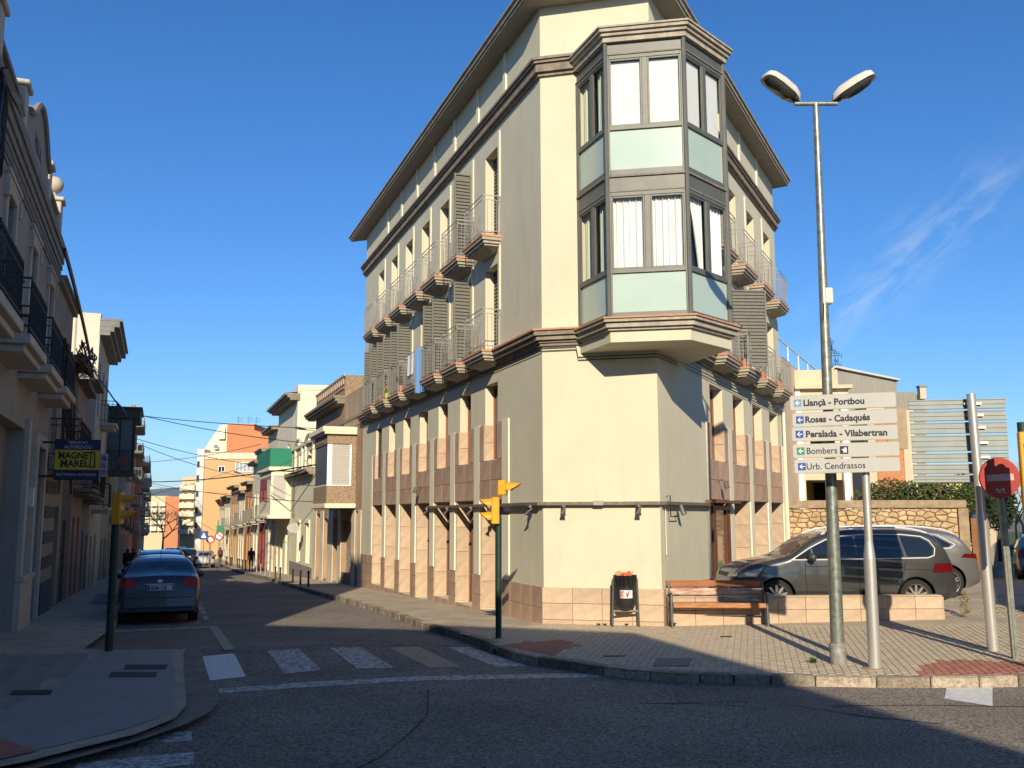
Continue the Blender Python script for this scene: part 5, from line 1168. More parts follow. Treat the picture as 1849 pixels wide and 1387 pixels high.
# ================================================================== LOW WALL OF THE SQUARE
lw0 = Vector((B0[0] + .1, 18.93, 0)); e_ = gp(1701, 1124.5); lw1 = Vector((e_.x, e_.y, 0)); lwz = G(e_.x, e_.y)
azw = math.atan2((lw1 - lw0).x, (lw1 - lw0).y); fK = Fr((lw0.x, lw0.y), azw, True); LW = (lw1 - lw0).length
lw = thing('low_wall', (lw0.x + 2, lw0.y, 0), 'low pink limestone slab wall between the bench and the parked cars', 'wall')
MB().fbox(fK, .02, LW - .03, -.24, -.02, -.3, .52).build('core', MORTAR, lw)
n_ = 10
for i in range(n_):
    u0, u1 = LW * i / n_, LW * (i + 1) / n_
    for z0, z1 in ((-.1, .30), (.30, .535)): piece('stone_slab', STONE, lw, fK, u0 + .003, u1 - .003, -.02, .012, z0 + .003, z1 - .003, .006)
    piece('stone_slab', STONE, lw, fK, u0 + .002, u1 - .002, -.25, .014, .537, .562, .006)
for z0, z1 in ((-.1, .30), (.30, .535)): piece('stone_slab', STONE, lw, fK, LW, LW + .03, -.24, .01, z0 + .003, z1 - .003, .006)

# ================================================================== STREET LAMP
LP = gp(1511, 1203); LP = Vector((LP.x, LP.y, G(LP.x, LP.y)))
lamp = thing('street_lamp', LP, 'tall galvanised street lamp with two angled white heads', 'street lamp')
top = Vector((4.70, LP.y, 8.42)); b = MB(); pole_pts = [LP + Vector((0, 0, -.05))] + [LP.lerp(top, i / 10) for i in range(1, 11)]
b.tube(pole_pts, .098, 20, r2=.045); b.build('pole', GALV, lamp, smooth=True)
b = MB(); b.tube([top + Vector((-.33, .0, 0)), top + Vector((.33, 0, 0))], .035, 12); b.build('crossarm', GALV, lamp, smooth=True)
b = MB(); b.lathe([(.115, 0), (.115, .28), (.1, .3)], 20, LP); b.build('base_sleeve', mat('worn_sleeve', (.28, .27, .24), .7, metal=.3, var=.4, vs=10), lamp, smooth=True)
def head(sgn):
    c = top + Vector((sgn * .29, 0, .03)); d = Vector((sgn * .80, -.35, .42)).normalized(); s_ = d.cross(Vector((0, 0, 1))).normalized(); up = s_.cross(d).normalized()
    if up.z < 0: up = -up
    L_ = .68; rings = []; b = MB(); n_ = 14
    prof = [(0, .07, .06), (.08, .115, .10), (.25, .155, .135), (.6, .17, .14), (.86, .16, .12), (.97, .12, .09), (1, .05, .04)]
    for t_, hw, hh2 in prof:
        p0 = c + d * (t_ * L_)
        b.v += [tuple(p0 + s_ * hw * math.copysign(abs(math.cos(a)) ** .6, math.cos(a)) + up * (.02 + (hh2 * abs(math.sin(a)) ** .7 if math.sin(a) > 0 else -.015))) for a in [2 * math.pi * k / n_ for k in range(n_)]]
    m_ = len(prof); b.f = [(i * n_ + k, i * n_ + (k + 1) % n_, (i + 1) * n_ + (k + 1) % n_, (i + 1) * n_ + k) for i in range(m_ - 1) for k in range(n_)] + [tuple(range(n_)), tuple(range((m_ - 1) * n_, m_ * n_))]
    h_ = b.build('lamp_head', mat('cream_lamp_shell', (.62, .58, .50), .45, var=.08, dirt=.2), lamp, smooth=True, sharp=50)
    g = MB(); 
    prof2 = [(.14, .10, .02), (.3, .135, .075), (.55, .14, .085), (.8, .13, .07), (.93, .08, .02)]
    for t_, hw, hh2 in prof2:
        p0 = c + d * (t_ * L_); g.v += [tuple(p0 + s_ * hw * math.cos(a) + up * (.004 - hh2 * math.sin(a))) for a in [math.pi * k / 8 for k in range(9)]]
    g.f = [(i * 9 + k, i * 9 + k + 1, (i + 1) * 9 + k + 1, (i + 1) * 9 + k) for i in range(4) for k in range(8)]
    g.build('lamp_glass', mat('smoked_lamp_glass', (.05, .05, .045), .12, spec=.8, var=.3), h_, smooth=True)
    g = MB(); g.tube([c - d * .06, c + d * .1], .035, 8); g.build('lamp_neck', BLACK, h_)
head(-1); head(1)
bx = atY(1496, 538, LP.y - .02); b = MB(); b.box(bx.x - .062, bx.x + .062, bx.y - .06, bx.y + .08, bx.z - .12, bx.z + .12); b.build('control_box', mat('cream_box', (.66, .62, .50), .5), lamp, bevel=.015)
b = MB(); b.tube([(4.64, LP.y - .05, 5.0), (4.655, LP.y - .06, 5.26)], .012, 5); b.build('cable', BLACK, lamp)

# ================================================================== DIRECTION SIGNS
SP = gp(1577, 1212); SP = Vector((SP.x, SP.y, G(SP.x, SP.y)))
sg = thing('signpost', SP, 'ribbed aluminium post carrying five white direction signs', 'signpost')
p_top = atY(1556, 722, SP.y); b = MB(); mid = SP.lerp(p_top, .40)
b.tube([SP, mid], .083, 20, r2=.080); b.tube([mid, mid + (p_top - SP) * .03, mid + (p_top - SP) * .06], .080, 20, r2=.055); b.tube([mid + (p_top - SP) * .055, p_top], .055, 16); b.build('post', ALUP, sg, smooth=True)
b = MB(); b.lathe([(.17, 0), (.17, .012), (.1, .02)], 16, SP); b.build('base_patch', mat('concrete_patch', (.34, .26, .17), .9), sg)
SGN = mat('white_sign_face', (.43, .43, .40), .55, var=.05, vs=3); SGE = mat('sign_edge', (.40, .34, .22), .6); INK = mat('sign_black', (.015, .015, .02), .6)
BLU = mat('sign_blue', (.01, .06, .30), .5, var=.05); BLP = mat('faded_blue', (.15, .26, .40), .5); GRS = mat('sign_green', (.01, .22, .10), .5); WHT = mat('sign_white', (.72, .72, .70), .5)
SAZ = R(108); fN = Fr((SP.x, SP.y - .13), SAZ, True)
def rrect(u0, u1, z0, z1, r=.03, n=5):
    P_ = []
    for cx1, cz1, a0 in ((u1 - r, z1 - r, 0), (u0 + r, z1 - r, 90), (u0 + r, z0 + r, 180), (u1 - r, z0 + r, 270)):
        P_ += [(cx1 + r * math.cos(R(a0 + 90 * k / n)), cz1 + r * math.sin(R(a0 + 90 * k / n))) for k in range(n + 1)]
    return P_
rows = [('Llançà - Portbou', 731, (1426, 1618), (718, 745), (711, 739), BLP, 1), ('Roses - Cadaqués', 761, (1430, 1620), (749, 775), (741, 768), BLU, 1),
        ('Peralada - Vilabertran', 786, (1429, 1621), (774, 801), (771, 797), BLU, 1), ('Bombers', 817, (1431, 1624), (805, 831), (801, 827), GRS, 0), ('Urb. Cendrassos', 846, (1433, 1625), (833, 859), (829, 855), BLU, 0)]
for i, (txt, yc, (x0, x1), (ly0, ly1), (ry0, ry1), bc, bold) in enumerate(rows):
    ua, za = fN.on(x0, (ly0 + ly1) / 2); ub, zb2 = fN.on(x1, (ry0 + ry1) / 2); hgt = .5 * (fN.on(x0, ly0)[1] - fN.on(x0, ly1)[1] + fN.on(x1, ry0)[1] - fN.on(x1, ry1)[1])
    sl_ = (zb2 - za) / (ub - ua); zm = za - ua * sl_
    P_ = rrect(ua, ub, -hgt / 2, hgt / 2); P2 = rrect(ua + .008, ub - .008, -hgt / 2 + .008, hgt / 2 - .008, .024)
    L3 = lambda u_, v_, w_: Vector(fN.P(u_, w_, zm + u_ * sl_ + v_))
    s_ = MB().extrude([L3(a, c, -.03) for a, c in P_], fN.w * .03).build('direction_sign', SGE, sg)
    s_['label'] = ['top board reading Llançà - Portbou with a pale blue arrow', 'second board reading Roses - Cadaqués', 'third board reading Peralada - Vilabertran', 'fourth board reading Bombers with a green arrow', 'lowest board reading Urb. Cendrassos'][i]
    MB().add([L3(a, c, .002) for a, c in P2], [tuple(range(len(P2)))]).build('sign_face', SGN, s_)
    k0 = ua + .055; kw = .105
    MB().add([L3(k0, -kw / 2, .004), L3(k0 + kw, -kw / 2, .004), L3(k0 + kw, kw / 2, .004), L3(k0, kw / 2, .004)], [(0, 1, 2, 3)]).build('arrow_panel', bc, s_)
    am = MB(); ac = k0 + kw / 2
    am.add([L3(ac - .034, 0, .006), L3(ac - .002, -.034, .006), L3(ac + .012, -.034, .006), L3(ac - .012, -.007, .006), L3(ac + .036, -.007, .006), L3(ac + .036, .007, .006), L3(ac - .012, .007, .006), L3(ac + .012, .034, .006), L3(ac - .002, .034, .006)], [(0, 1, 2, 3), (0, 3, 6, 7), (0, 7, 8), (3, 4, 5, 6)]); am.build('arrow', WHT, s_)
    ux = (fN.u + Vector((0, 0, sl_))).normalized()
    size = .128; wid = {0: (1450, 1560), 1: (1453, 1570), 2: (1454, 1601), 3: (1455, 1510), 4: (1455, 1561)}[i]
    ta, tb2 = fN.on(wid[0], yc)[0], fN.on(wid[1], yc)[0]
    tx = text('lettering', txt, size, INK, s_, L3(ta, -.043, .005), ux, bold=.0042 if bold else .0008, xs=1.0, depth=.0005)
    xs_ = [v.co.dot(ux) for v in tx.data.vertices]; w0_ = max(xs_) - min(xs_); f_ = (tb2 - ta) / w0_; o0 = L3(ta, -.043, .005) - Vector(sg.location)
    for v in tx.data.vertices:
        d_ = (v.co - o0).dot(ux); v.co += ux * d_ * (f_ - 1)
    if i == 3:
        k1, k2 = fN.on(1516, 817)[0], fN.on(1531, 817)[0]; hh2 = (k2 - k1) / 2
        MB().add([L3(k1, -hh2, .004), L3(k2, -hh2, .004), L3(k2, hh2, .004), L3(k1, hh2, .004)], [(0, 1, 2, 3)]).build('pictogram_panel', INK, s_)
        km = (k1 + k2) / 2; MB().add([L3(km - .04, .01, .006), L3(km - .01, -.01, .006), L3(km - .01, -.035, .006), L3(km + .035, -.035, .006), L3(km + .035, .03, .006), L3(km + .01, .04, .006), L3(km - .005, .015, .006)], [(0, 1, 6), (1, 2, 3, 4, 5, 6)]).build('fire_helmet_pictogram', WHT, s_)
b = MB()
for yy in (731, 760, 786, 817, 846):
    a_, z_ = fN.on(1557, yy); b.fbox(fN, a_ - .12, a_ + .12, -.06, -.03, z_ - .03, z_ + .03)
b.build('clamps', ALUP, sg)

# backs of the second sign
TP = gp(1791, 1180); TP = Vector((TP.x, TP.y, G(TP.x, TP.y)))
sb = thing('signpost', TP, 'leaning aluminium post with the ribbed grey backs of direction signs', 'signpost')
pt = atY(1753, 716, TP.y); b = MB(); m1 = TP.lerp(pt, .50)
b.tube([TP, m1], .083, 20); b.tube([m1, m1 + (pt - TP) * .03], .083, 16, r2=.075); b.tube([m1 + (pt - TP) * .03, pt], .068, 16); b.build('post', ALUP, sb, smooth=True)
fO = Fr((TP.x, TP.y + .12), R(99), True); zs = [(530, 612), (616, 700), (704, 797), (801, 930), (934, 1014), (1018, 1100), (1104, 1166)]
BKM = mat('grey_sign_back', (.27, .295, .285), .6, metal=.15, var=.1, vs=4, dirt=.15)
for i, (a, c) in enumerate(zs):
    y0l, y1l = 600 + a / 4.21, 600 + c / 4.21; off = i * 2.2
    ua = fO.on(1640 + i * 1.6, y0l)[0]; ub = fO.on(1814 + i * 1.5, y0l - 9)[0]; z1, z0 = fO.on(1640, y0l)[1], fO.on(1640, y1l)[1]
    o = MB().fbox(fO, ua, ub, -.012, .0, z0 + .008, z1 - .008).build('sign_panel', BKM, sb); b = MB()
    for z in (z0 + .02, z1 - .02, (z0 + z1) / 2) if z1 - z0 < .27 else (z0 + .02, z1 - .02, z0 + (z1 - z0) * .33, z0 + (z1 - z0) * .66): b.fbox(fO, ua + .005, ub - .005, .001, .012, z - .005, z + .005)
    b.build('rib', BKM, o); b = MB(); um = fO.on(1754 + i * 3.8, y0l)[0]; b.fbox(fO, um - .13, um + .13, .0, .05, (z0 + z1) / 2 - .018, (z0 + z1) / 2 + .018)
    b.build('clamp', mat('bright_clamp', (.6, .6, .58), .35, metal=.7), o)
# no entry sign
NP = gp(1831, 1196); NP = Vector((NP.x, NP.y, G(NP.x, NP.y)))
ne = thing('no_entry_sign', NP, 'round faded red no entry sign on a leaning channel post', 'road sign')
nc = atY(1805, 868, NP.y - .05); pt = atY(1802, 850, NP.y); b = MB()
dd = (pt - NP); b.hexa([NP + Vector((x, y, 0)) for x, y in ((-.045, -.025), (.045, -.025), (.045, .025), (-.045, .025))] + [pt + Vector((x, y, 0)) for x, y in ((-.045, -.025), (.045, -.025), (.045, .025), (-.045, .025))])
b.hexa([NP + Vector((x, y, 0)) for x, y in ((-.012, -.034), (.012, -.034), (.012, -.0255), (-.012, -.0255))] + [pt + Vector((x, y, 0)) for x, y in ((-.012, -.034), (.012, -.034), (.012, -.0255), (-.012, -.0255))])
b.build('post', mat('green_grey_channel', (.25, .26, .22), .5, metal=.5, var=.3, vs=9), ne)
b = MB(); b.lathe([(.0001, 0), (.295, 0), (.30, .01), (.30, .035), (.29, .04)], 48, nc, 'y')
REDS = mat('faded_sign_red', (.36, .045, .03), .5, var=.12, vs=3); dsk = b.build('disc', REDS, ne, smooth=True)
b = MB(); v_ = Vector((.9985, 0, .05)); z_ = Vector((-.05, 0, .9985)); c = nc + Vector((0, -.004, .005))
b.quad(c - v_ * .20 - z_ * .048, c + v_ * .20 - z_ * .048, c + v_ * .20 + z_ * .048, c - v_ * .20 + z_ * .048); b.build('white_bar', mat('scratched_white', (.55, .42, .40), .7, var=.45, vs=16, stretch=(1, 1, 6)), dsk)
b = MB()
for k in range(9):
    a = random.uniform(0, 6.28); q0 = nc + Vector((-.02 + .012 * k - .04, -.003, -.21 + .015 * math.sin(k * 2))); b.quad(q0, q0 + Vector((.02, 0, .006)), q0 + Vector((.022 + .03 * math.cos(a), 0, .03 * math.sin(a) + .02)), q0 + Vector((.03 * math.cos(a), 0, .03 * math.sin(a) + .014)))
b.build('sticker_remains', WHT, dsk)
b = MB(); b.tube([nc + Vector((0, .05, -.1)), nc + Vector((0, .05, .1))], .02, 6); b.build('bracket', GALV, dsk)

# ================================================================== TRAFFIC LIGHTS
def tl_head(parent, c, yaw, nlamp, visor=.20, mm=YEL, w_=.26, dh=.235):
    """c = centre of the head, yaw = direction it shines"""
    d = Vector((math.cos(yaw), math.sin(yaw), 0)); s_ = Vector((-d.y, d.x, 0)); Z = Vector((0, 0, 1)); hh_ = nlamp * dh / 2
    X = lambda a, bb, z: c + d * a + s_ * bb + Z * z
    b = MB(); b.hexa([X(-.08, -w_ / 2, -hh_), X(.06, -w_ / 2, -hh_), X(.06, w_ / 2, -hh_), X(-.08, w_ / 2, -hh_), X(-.08, -w_ / 2, hh_), X(.06, -w_ / 2, hh_), X(.06, w_ / 2, hh_), X(-.08, w_ / 2, hh_)])
    o = b.build('signal_head', mm, parent, bevel=.014)
    for k in range(nlamp):
        z = hh_ - dh * (k + .5); b = MB(); n_ = 16; r_ = .098
        for i in range(n_ + 1):
            a = math.pi * (-.12 + 1.24 * i / n_)
            b.v += [tuple(X(.06, r_ * math.cos(a), z + r_ * math.sin(a))), tuple(X(.06 + visor * (.35 + .65 * max(0, math.sin(a)) ** .6), r_ * 1.02 * math.cos(a), z + r_ * math.sin(a) - .015)),
                    tuple(X(.06, (r_ - .006) * math.cos(a), z + (r_ - .006) * math.sin(a))), tuple(X(.06 + visor * (.35 + .65 * max(0, math.sin(a)) ** .6), (r_ - .006) * math.cos(a), z + (r_ - .006) * math.sin(a) - .015))]
        for i in range(n_): j = i * 4; b.f += [(j, j + 1, j + 5, j + 4), (j + 2, j + 3, j + 7, j + 6), (j + 1, j + 3, j + 7, j + 5)]
        b.build('visor', mm, o, smooth=True)
        b = MB(); b.add([X(.064, .088 * math.cos(2 * math.pi * i / 16), z + .088 * math.sin(2 * math.pi * i / 16)) for i in range(16)], [tuple(range(16))]); b.build('lens', mat(['red_lens_off', 'amber_lens_off', 'green_lens_off'][min(k, 2) if nlamp == 3 else (0, 2)[k] if nlamp == 2 else 0], [(.10, .008, .008), (.12, .05, .008), (.008, .05, .03)][min(k, 2) if nlamp == 3 else (0, 2)[k] if nlamp == 2 else 0], .25), o)
    return o
# right one, by the crossing
TR = gp(897.5, 1153); TR = Vector((TR.x, TR.y, G(TR.x, TR.y)))
tr = thing('traffic_light', TR, 'yellow traffic light on a dark green pole at the pavement corner of the crossing', 'traffic light')
Yt = TR.y; ptop = atY(899, 948, Yt); b = MB(); b.tube([TR, ptop + Vector((0, 0, .1))], .053, 16); b.build('pole', GREENP, tr, smooth=True)
b = MB(); b.lathe([(.1, 0), (.1, .015), (.06, .02)], 12, TR); b.build('base_plate', GALV, tr)
c1 = atY(893, 922, Yt - .02); tl_head(tr, c1 + Vector((-.02, 0, .0)), R(188), 2, .20); c2 = atY(905, 881, Yt - .02); tl_head(tr, c2 + Vector((.03, -.02, 0)), R(-12), 1, .26, w_=.24, dh=.26)
c3 = atY(909, 922, Yt + .03); b = MB(); b.tube([c3 + Vector((-.03, 0, 0)), c3 + Vector((.09, .05, 0))], .075, 12); b.build('bell_box', mat('black_plastic', (.02, .02, .022), .5), tr, smooth=True)
# left one
TLp = gp(193.5, 1172); TLp = Vector((TLp.x, TLp.y, G(TLp.x, TLp.y)))
tl = thing('traffic_light', TLp, 'shaded yellow traffic light on a dark pole on the left pavement', 'traffic light')
Yt = TLp.y; pt = atY(207.5, 944, Yt); b = MB(); b.tube([TLp, pt + Vector((0, 0, .05))], .062, 16); b.build('pole', GREENP, tl, smooth=True)
cc = atY(213, 914, Yt); tl_head(tl, cc + Vector((-.0, 0, 0)), R(8), 2, .22, w_=.28, dh=.26)
# one cut by the right edge
p = atY(1866, 1200, 13.2); te = thing('traffic_light', (p.x, p.y, G(p.x, p.y)), 'yellow traffic light back cut off by the right edge of the picture', 'traffic light')
b = MB(); b.tube([(p.x + .06, p.y, 0), (p.x + .06, p.y, 3.4)], .06, 14); b.build('pole', GREENP, te, smooth=True)
c = atY(1862, 858, 13.2); tl_head(te, Vector((c.x, c.y - .08, c.z)), R(75), 4, .2, w_=.36, dh=.275)
b = MB()
for k in range(3): z = c.z + .28 - k * .3; b.box(c.x - .15, c.x + .15, c.y - .175, c.y - .165, z - .12, z + .12)
b.build('back_panels', mat('traffic_yellow_panel', (.7, .34, .015), .5), te)

# ================================================================== BENCH
bl, br_ = gp(1211, 1135), gp(1384, 1134); dvec = (br_ - bl); BW = dvec.length; azb = math.atan2(dvec.x, dvec.y); fBn = Fr((bl.x, bl.y), azb, True); zb0 = G(bl.x, bl.y)
bn = thing('bench', (bl.x + BW / 2, bl.y, zb0), 'weathered bench with peeling red brown planks and steel legs', 'bench')
SLP = mat('peeling_plank', (.34, .13, .06), .8, var=.2, vs=7, bump=.5, bs=30, stretch=(.5, 3, 3)); SLW = mat('bare_worn_plank', (.50, .40, .32), .85, var=.5, vs=8, bump=.6, bs=30, stretch=(.4, 3, 3), col2=(.30, .13, .07))
SLO = mat('orange_brown_plank', (.46, .21, .09), .8, var=.35, vs=8, bump=.5, bs=30, stretch=(.4, 3, 3))
def plank(nm, m, u0, u1, w0, w1, z0, z1): MB().fbox(fBn, u0, u1, w0, w1, zb0 + z0, zb0 + z1).build('plank', m, bn, bevel=.008)
plank('b', SLP, -.05, BW + .0, -.42, -.385, .74, .86); plank('b', SLW, -.05, BW + .02, -.40, -.365, .585, .715)
for i, (w0, m_) in enumerate(((-.33, SLP), (-.20, SLO), (-.07, SLO))): plank('s', m_, .03, BW - .03, w0, w0 + .115, .42, .46)
plank('s', SLO, .03, BW - .03, .052, .085, .375, .465)
STL = mat('bench_steel', (.13, .14, .135), .5, metal=.5, var=.2, vs=8)
for u in (0, BW):
    b = MB(); P = fBn.P
    b.tube([P(u, .05, zb0), P(u, .03, zb0 + .3), P(u, .0, zb0 + .60), P(u, -.06, zb0 + .63), P(u, -.34, zb0 + .60)], .027, 10)
    b.tube([P(u, -.30, zb0), P(u, -.30, zb0 + .42), P(u, -.40, zb0 + .84)], .025, 10); b.tube([P(u, -.32, zb0 + .40), P(u, .04, zb0 + .40)], .02, 8)
    b.build('leg', STL, bn, smooth=True)
b = MB(); b.tube([fBn.P(0, -.3, zb0 + .2), fBn.P(BW, -.3, zb0 + .2)], .015, 6); b.build('crossbar', STL, bn)
# ================================================================== LITTER BIN
k0, k1 = gp(1105, 1129.5), gp(1150, 1129.5); kc = (k0 + k1) / 2 * (18.80 / 19.19); zk = G(kc.x, kc.y); rd = (k1 - k0).length / 2
bi = thing('litter_bin', (kc.x, kc.y, zk), 'dark overfull litter bin with a red and white sticker on a tubular frame', 'litter bin')
b = MB()
for s in (-1, 1): b.tube([(kc.x + s * (rd + .01), kc.y, zk), (kc.x + s * rd * .93, kc.y, zk + .92)], .021, 8)
b.tube([(kc.x - rd, kc.y, zk + .30), (kc.x + rd, kc.y, zk + .30)], .024, 8); b.tube([(kc.x - rd * .93, kc.y, zk + .88), (kc.x + rd * .93, kc.y, zk + .88)], .012, 8); b.build('frame', STL, bi, smooth=True)
b = MB(); b.lathe([(.11, .36), (.17, .37), (.195, .45), (.20, .62), (.205, .93), (.215, .98), (.205, .985), (.19, .93)], 28, (kc.x, kc.y, zk)); b.build('bucket', mat('grey_bucket', (.03, .032, .033), .45, metal=.3), bi, smooth=True)
b = MB(); n_ = 40
for i in range(n_ + 1):
    a = 2 * math.pi * i / n_; j = .006 * math.sin(i * 3.1)
    for r_, z in ((.20, .97), (.225 + j, .985), (.215 + j * 2, .90 + j), (.212, .78 + .03 * math.sin(i * 1.7))): b.v.append((kc.x + r_ * math.cos(a), kc.y + r_ * math.sin(a), zk + z))
b.f = [(i * 4 + k, i * 4 + k + 1, (i + 1) * 4 + k + 1, (i + 1) * 4 + k) for i in range(n_) for k in range(3)]; b.build('bin_bag', mat('black_bag', (.012, .012, .012), .3), bi, smooth=True)
b = MB(); rq = .207
for i in range(8):
    a0, a1 = R(-125 + 70 * i / 8 + 0), R(-125 + 70 * (i + 1) / 8); b.quad((kc.x + rq * math.cos(a0), kc.y + rq * math.sin(a0), zk + .56), (kc.x + rq * math.cos(a1), kc.y + rq * math.sin(a1), zk + .56), (kc.x + rq * math.cos(a1), kc.y + rq * math.sin(a1), zk + .71), (kc.x + rq * math.cos(a0), kc.y + rq * math.sin(a0), zk + .71))
stk = b.build('sticker', mat('sticker_white', (.68, .66, .62), .5), bi)
b = MB()
for i in range(5): z = .585 + .026 * i; b.box(kc.x - .115, kc.x - .035 - .01 * (i % 3), kc.y - rq - .004, kc.y - rq + .03, zk + z, zk + z + .008)
b.add([(kc.x + .0, kc.y - rq - .005, zk + .58), (kc.x + .03, kc.y - rq - .005, zk + .58), (kc.x + .055, kc.y - rq - .003, zk + .69), (kc.x + .04, kc.y - rq - .005, zk + .70), (kc.x + .02, kc.y - rq - .005, zk + .64), (kc.x - .01, kc.y - rq - .005, zk + .69)], [(0, 1, 2, 3, 4, 5)]); b.build('sticker_print', mat('sticker_red', (.42, .04, .06), .6), stk)
for k in range(9):
    b = MB(); a = random.uniform(0, 6.28); r_ = random.uniform(0, .13); c = Vector((kc.x + r_ * math.cos(a), kc.y + r_ * math.sin(a), zk + .96 + random.uniform(0, .04))); u_ = Vector((random.uniform(-1, 1), random.uniform(-1, 1), random.uniform(-.4, .4))).normalized(); v_ = u_.orthogonal()
    b.hexa([c + u_ * a_ + v_ * b_ + Vector((0, 0, q_)) for q_ in (-.015, .03) for a_, b_ in ((-.06, -.03), (.06, -.03), (.05, .035), (-.055, .04))])
    tag(b.build('litter', mat('litter_%d' % (k % 3), [(.55, .10, .05), (.5, .38, .25), (.6, .3, .12)][k % 3], .6), bevel=.006), 'crumpled red and tan packaging heaped in the litter bin', 'litter', 'rubbish heaped in the litter bin')
# weeds at the foot of the walls
for k, (px, y, r_) in enumerate(((1158, 1129, .11), (1213, 1133, .10), (1307, 1124, .13), (1466, 1201, .10), (1078, 1131, .06), (1090, 1131, .05), (893, 1181, .15), (907, 1183, .12), (1130, 1131, .05))):
    p = gp(px, y, -.13 if k in (6, 7) else 0); b = MB()
    for i in range(46):
        a = random.uniform(0, 6.28); l = r_ * random.uniform(.5, 1.25); d = Vector((math.cos(a), math.sin(a), 0)); e = p + d * l + Vector((0, 0, r_ * random.uniform(.15, .9))); s_ = Vector((-d.y, d.x, 0)) * .012
        m_ = p.lerp(e, .5) + Vector((0, 0, .02)); b.add([p, m_ + s_, e, m_ - s_], [(0, 1, 2, 3)])
    tag(b.build('weed', mat('weed_green', (.05, .10, .02), .7, var=.4), origin=p), ['weed tuft at the right foot of the litter bin', 'weed tuft at the left leg of the bench', 'taller weed under the middle of the bench', 'weed tuft beside the kerb left of the lamp base', 'small weed left of the litter bin', 'tiny weed against the base of the front wall', 'left weed of two in the gutter by the crossing', 'right weed of two in the gutter by the crossing', 'tiny weed between the legs of the litter bin'][k], 'weed', 'weeds growing on the square')
# ================================================================== BOLLARDS
b = MB(); b.lathe([(.055, 0), (.055, .03), (.042, .06), (.036, .42), (.045, .44), (.036, .46), (.036, .49), (.05, .51), (.052, .55), (.035, .595), (.002, .60)], 12); DKB = mat('dark_bollard', (.022, .017, .014), .6, var=.2); LTB = mat('sunlit_grey_bollard', (.30, .29, .26), .6, var=.2)
pb1 = b.build('bollard', DKB, smooth=True); me2 = pb1.data.copy(); me2.materials.clear(); me2.materials.append(LTB)  # lighter copy holds sunlight in its colour, the dark one shade
BP = [(554.6, 1057), (540.4, 1053.6), (526.5, 1049.5), (503.8, 1044.5), (495.2, 1042), (485.4, 1039), (476.8, 1036.4), (468.5, 1033.5), (461.4, 1031.5), (453.6, 1029.4), (441.5, 1026.5), (435.6, 1025), (430, 1023), (426.8, 1022), (416.6, 1019), (414, 1018.5), (408, 1016.5), (405.8, 1016)]
od = ['nearest', 'second', 'third', 'fourth', 'fifth', 'sixth', 'seventh', 'eighth', 'ninth', 'tenth', 'eleventh', 'twelfth', 'thirteenth', 'fourteenth', 'fifteenth', 'sixteenth', 'seventeenth', 'farthest']
for i, q_ in enumerate(BP):
    o = pb1 if i == 0 else pb1.copy()
    if i: COL.objects.link(o)
    lt = 5 <= i <= 9; o.data = me2 if lt else pb1.data; p = gp(*q_); o.location = (p.x, p.y, G(p.x, p.y)); s_ = 1.25 if i > 9 else 1.0; o.scale = (s_,) * 3
    tag(o, '%s bollard of the kerbside line, counted from the camera, %s' % (od[i], 'given a sunlit grey colour' if lt else 'dark'), 'bollard', 'bollards along the right kerb of the left street')
# ================================================================== VEHICLES
def crom(pts, x):
    if x <= pts[0][0]: return pts[0][1]
    if x >= pts[-1][0]: return pts[-1][1]
    for i in range(len(pts) - 1):
        (x0, z0), (x1, z1) = pts[i], pts[i + 1]
        if x <= x1:
            t = (x - x0) / (x1 - x0); h_ = x1 - x0
            def m(j):
                if j <= 0 or j >= len(pts) - 1: return 0 if j <= 0 else 0
                a, b_, c = pts[j - 1], pts[j], pts[j + 1]; d0 = (b_[1] - a[1]) / (b_[0] - a[0] + 1e-9); d1 = (c[1] - b_[1]) / (c[0] - b_[0] + 1e-9)
                return 0 if d0 * d1 <= 0 else 2 * d0 * d1 / (d0 + d1)
            a, b_ = m(i), m(i + 1)
            if i == 0: a = (z1 - z0) / h_
            if i == len(pts) - 2: b_ = (z1 - z0) / h_
            t2, t3 = t * t, t * t * t
            return (2 * t3 - 3 * t2 + 1) * z0 + (t3 - 2 * t2 + t) * h_ * a + (-2 * t3 + 3 * t2) * z1 + (t3 - t2) * h_ * b_
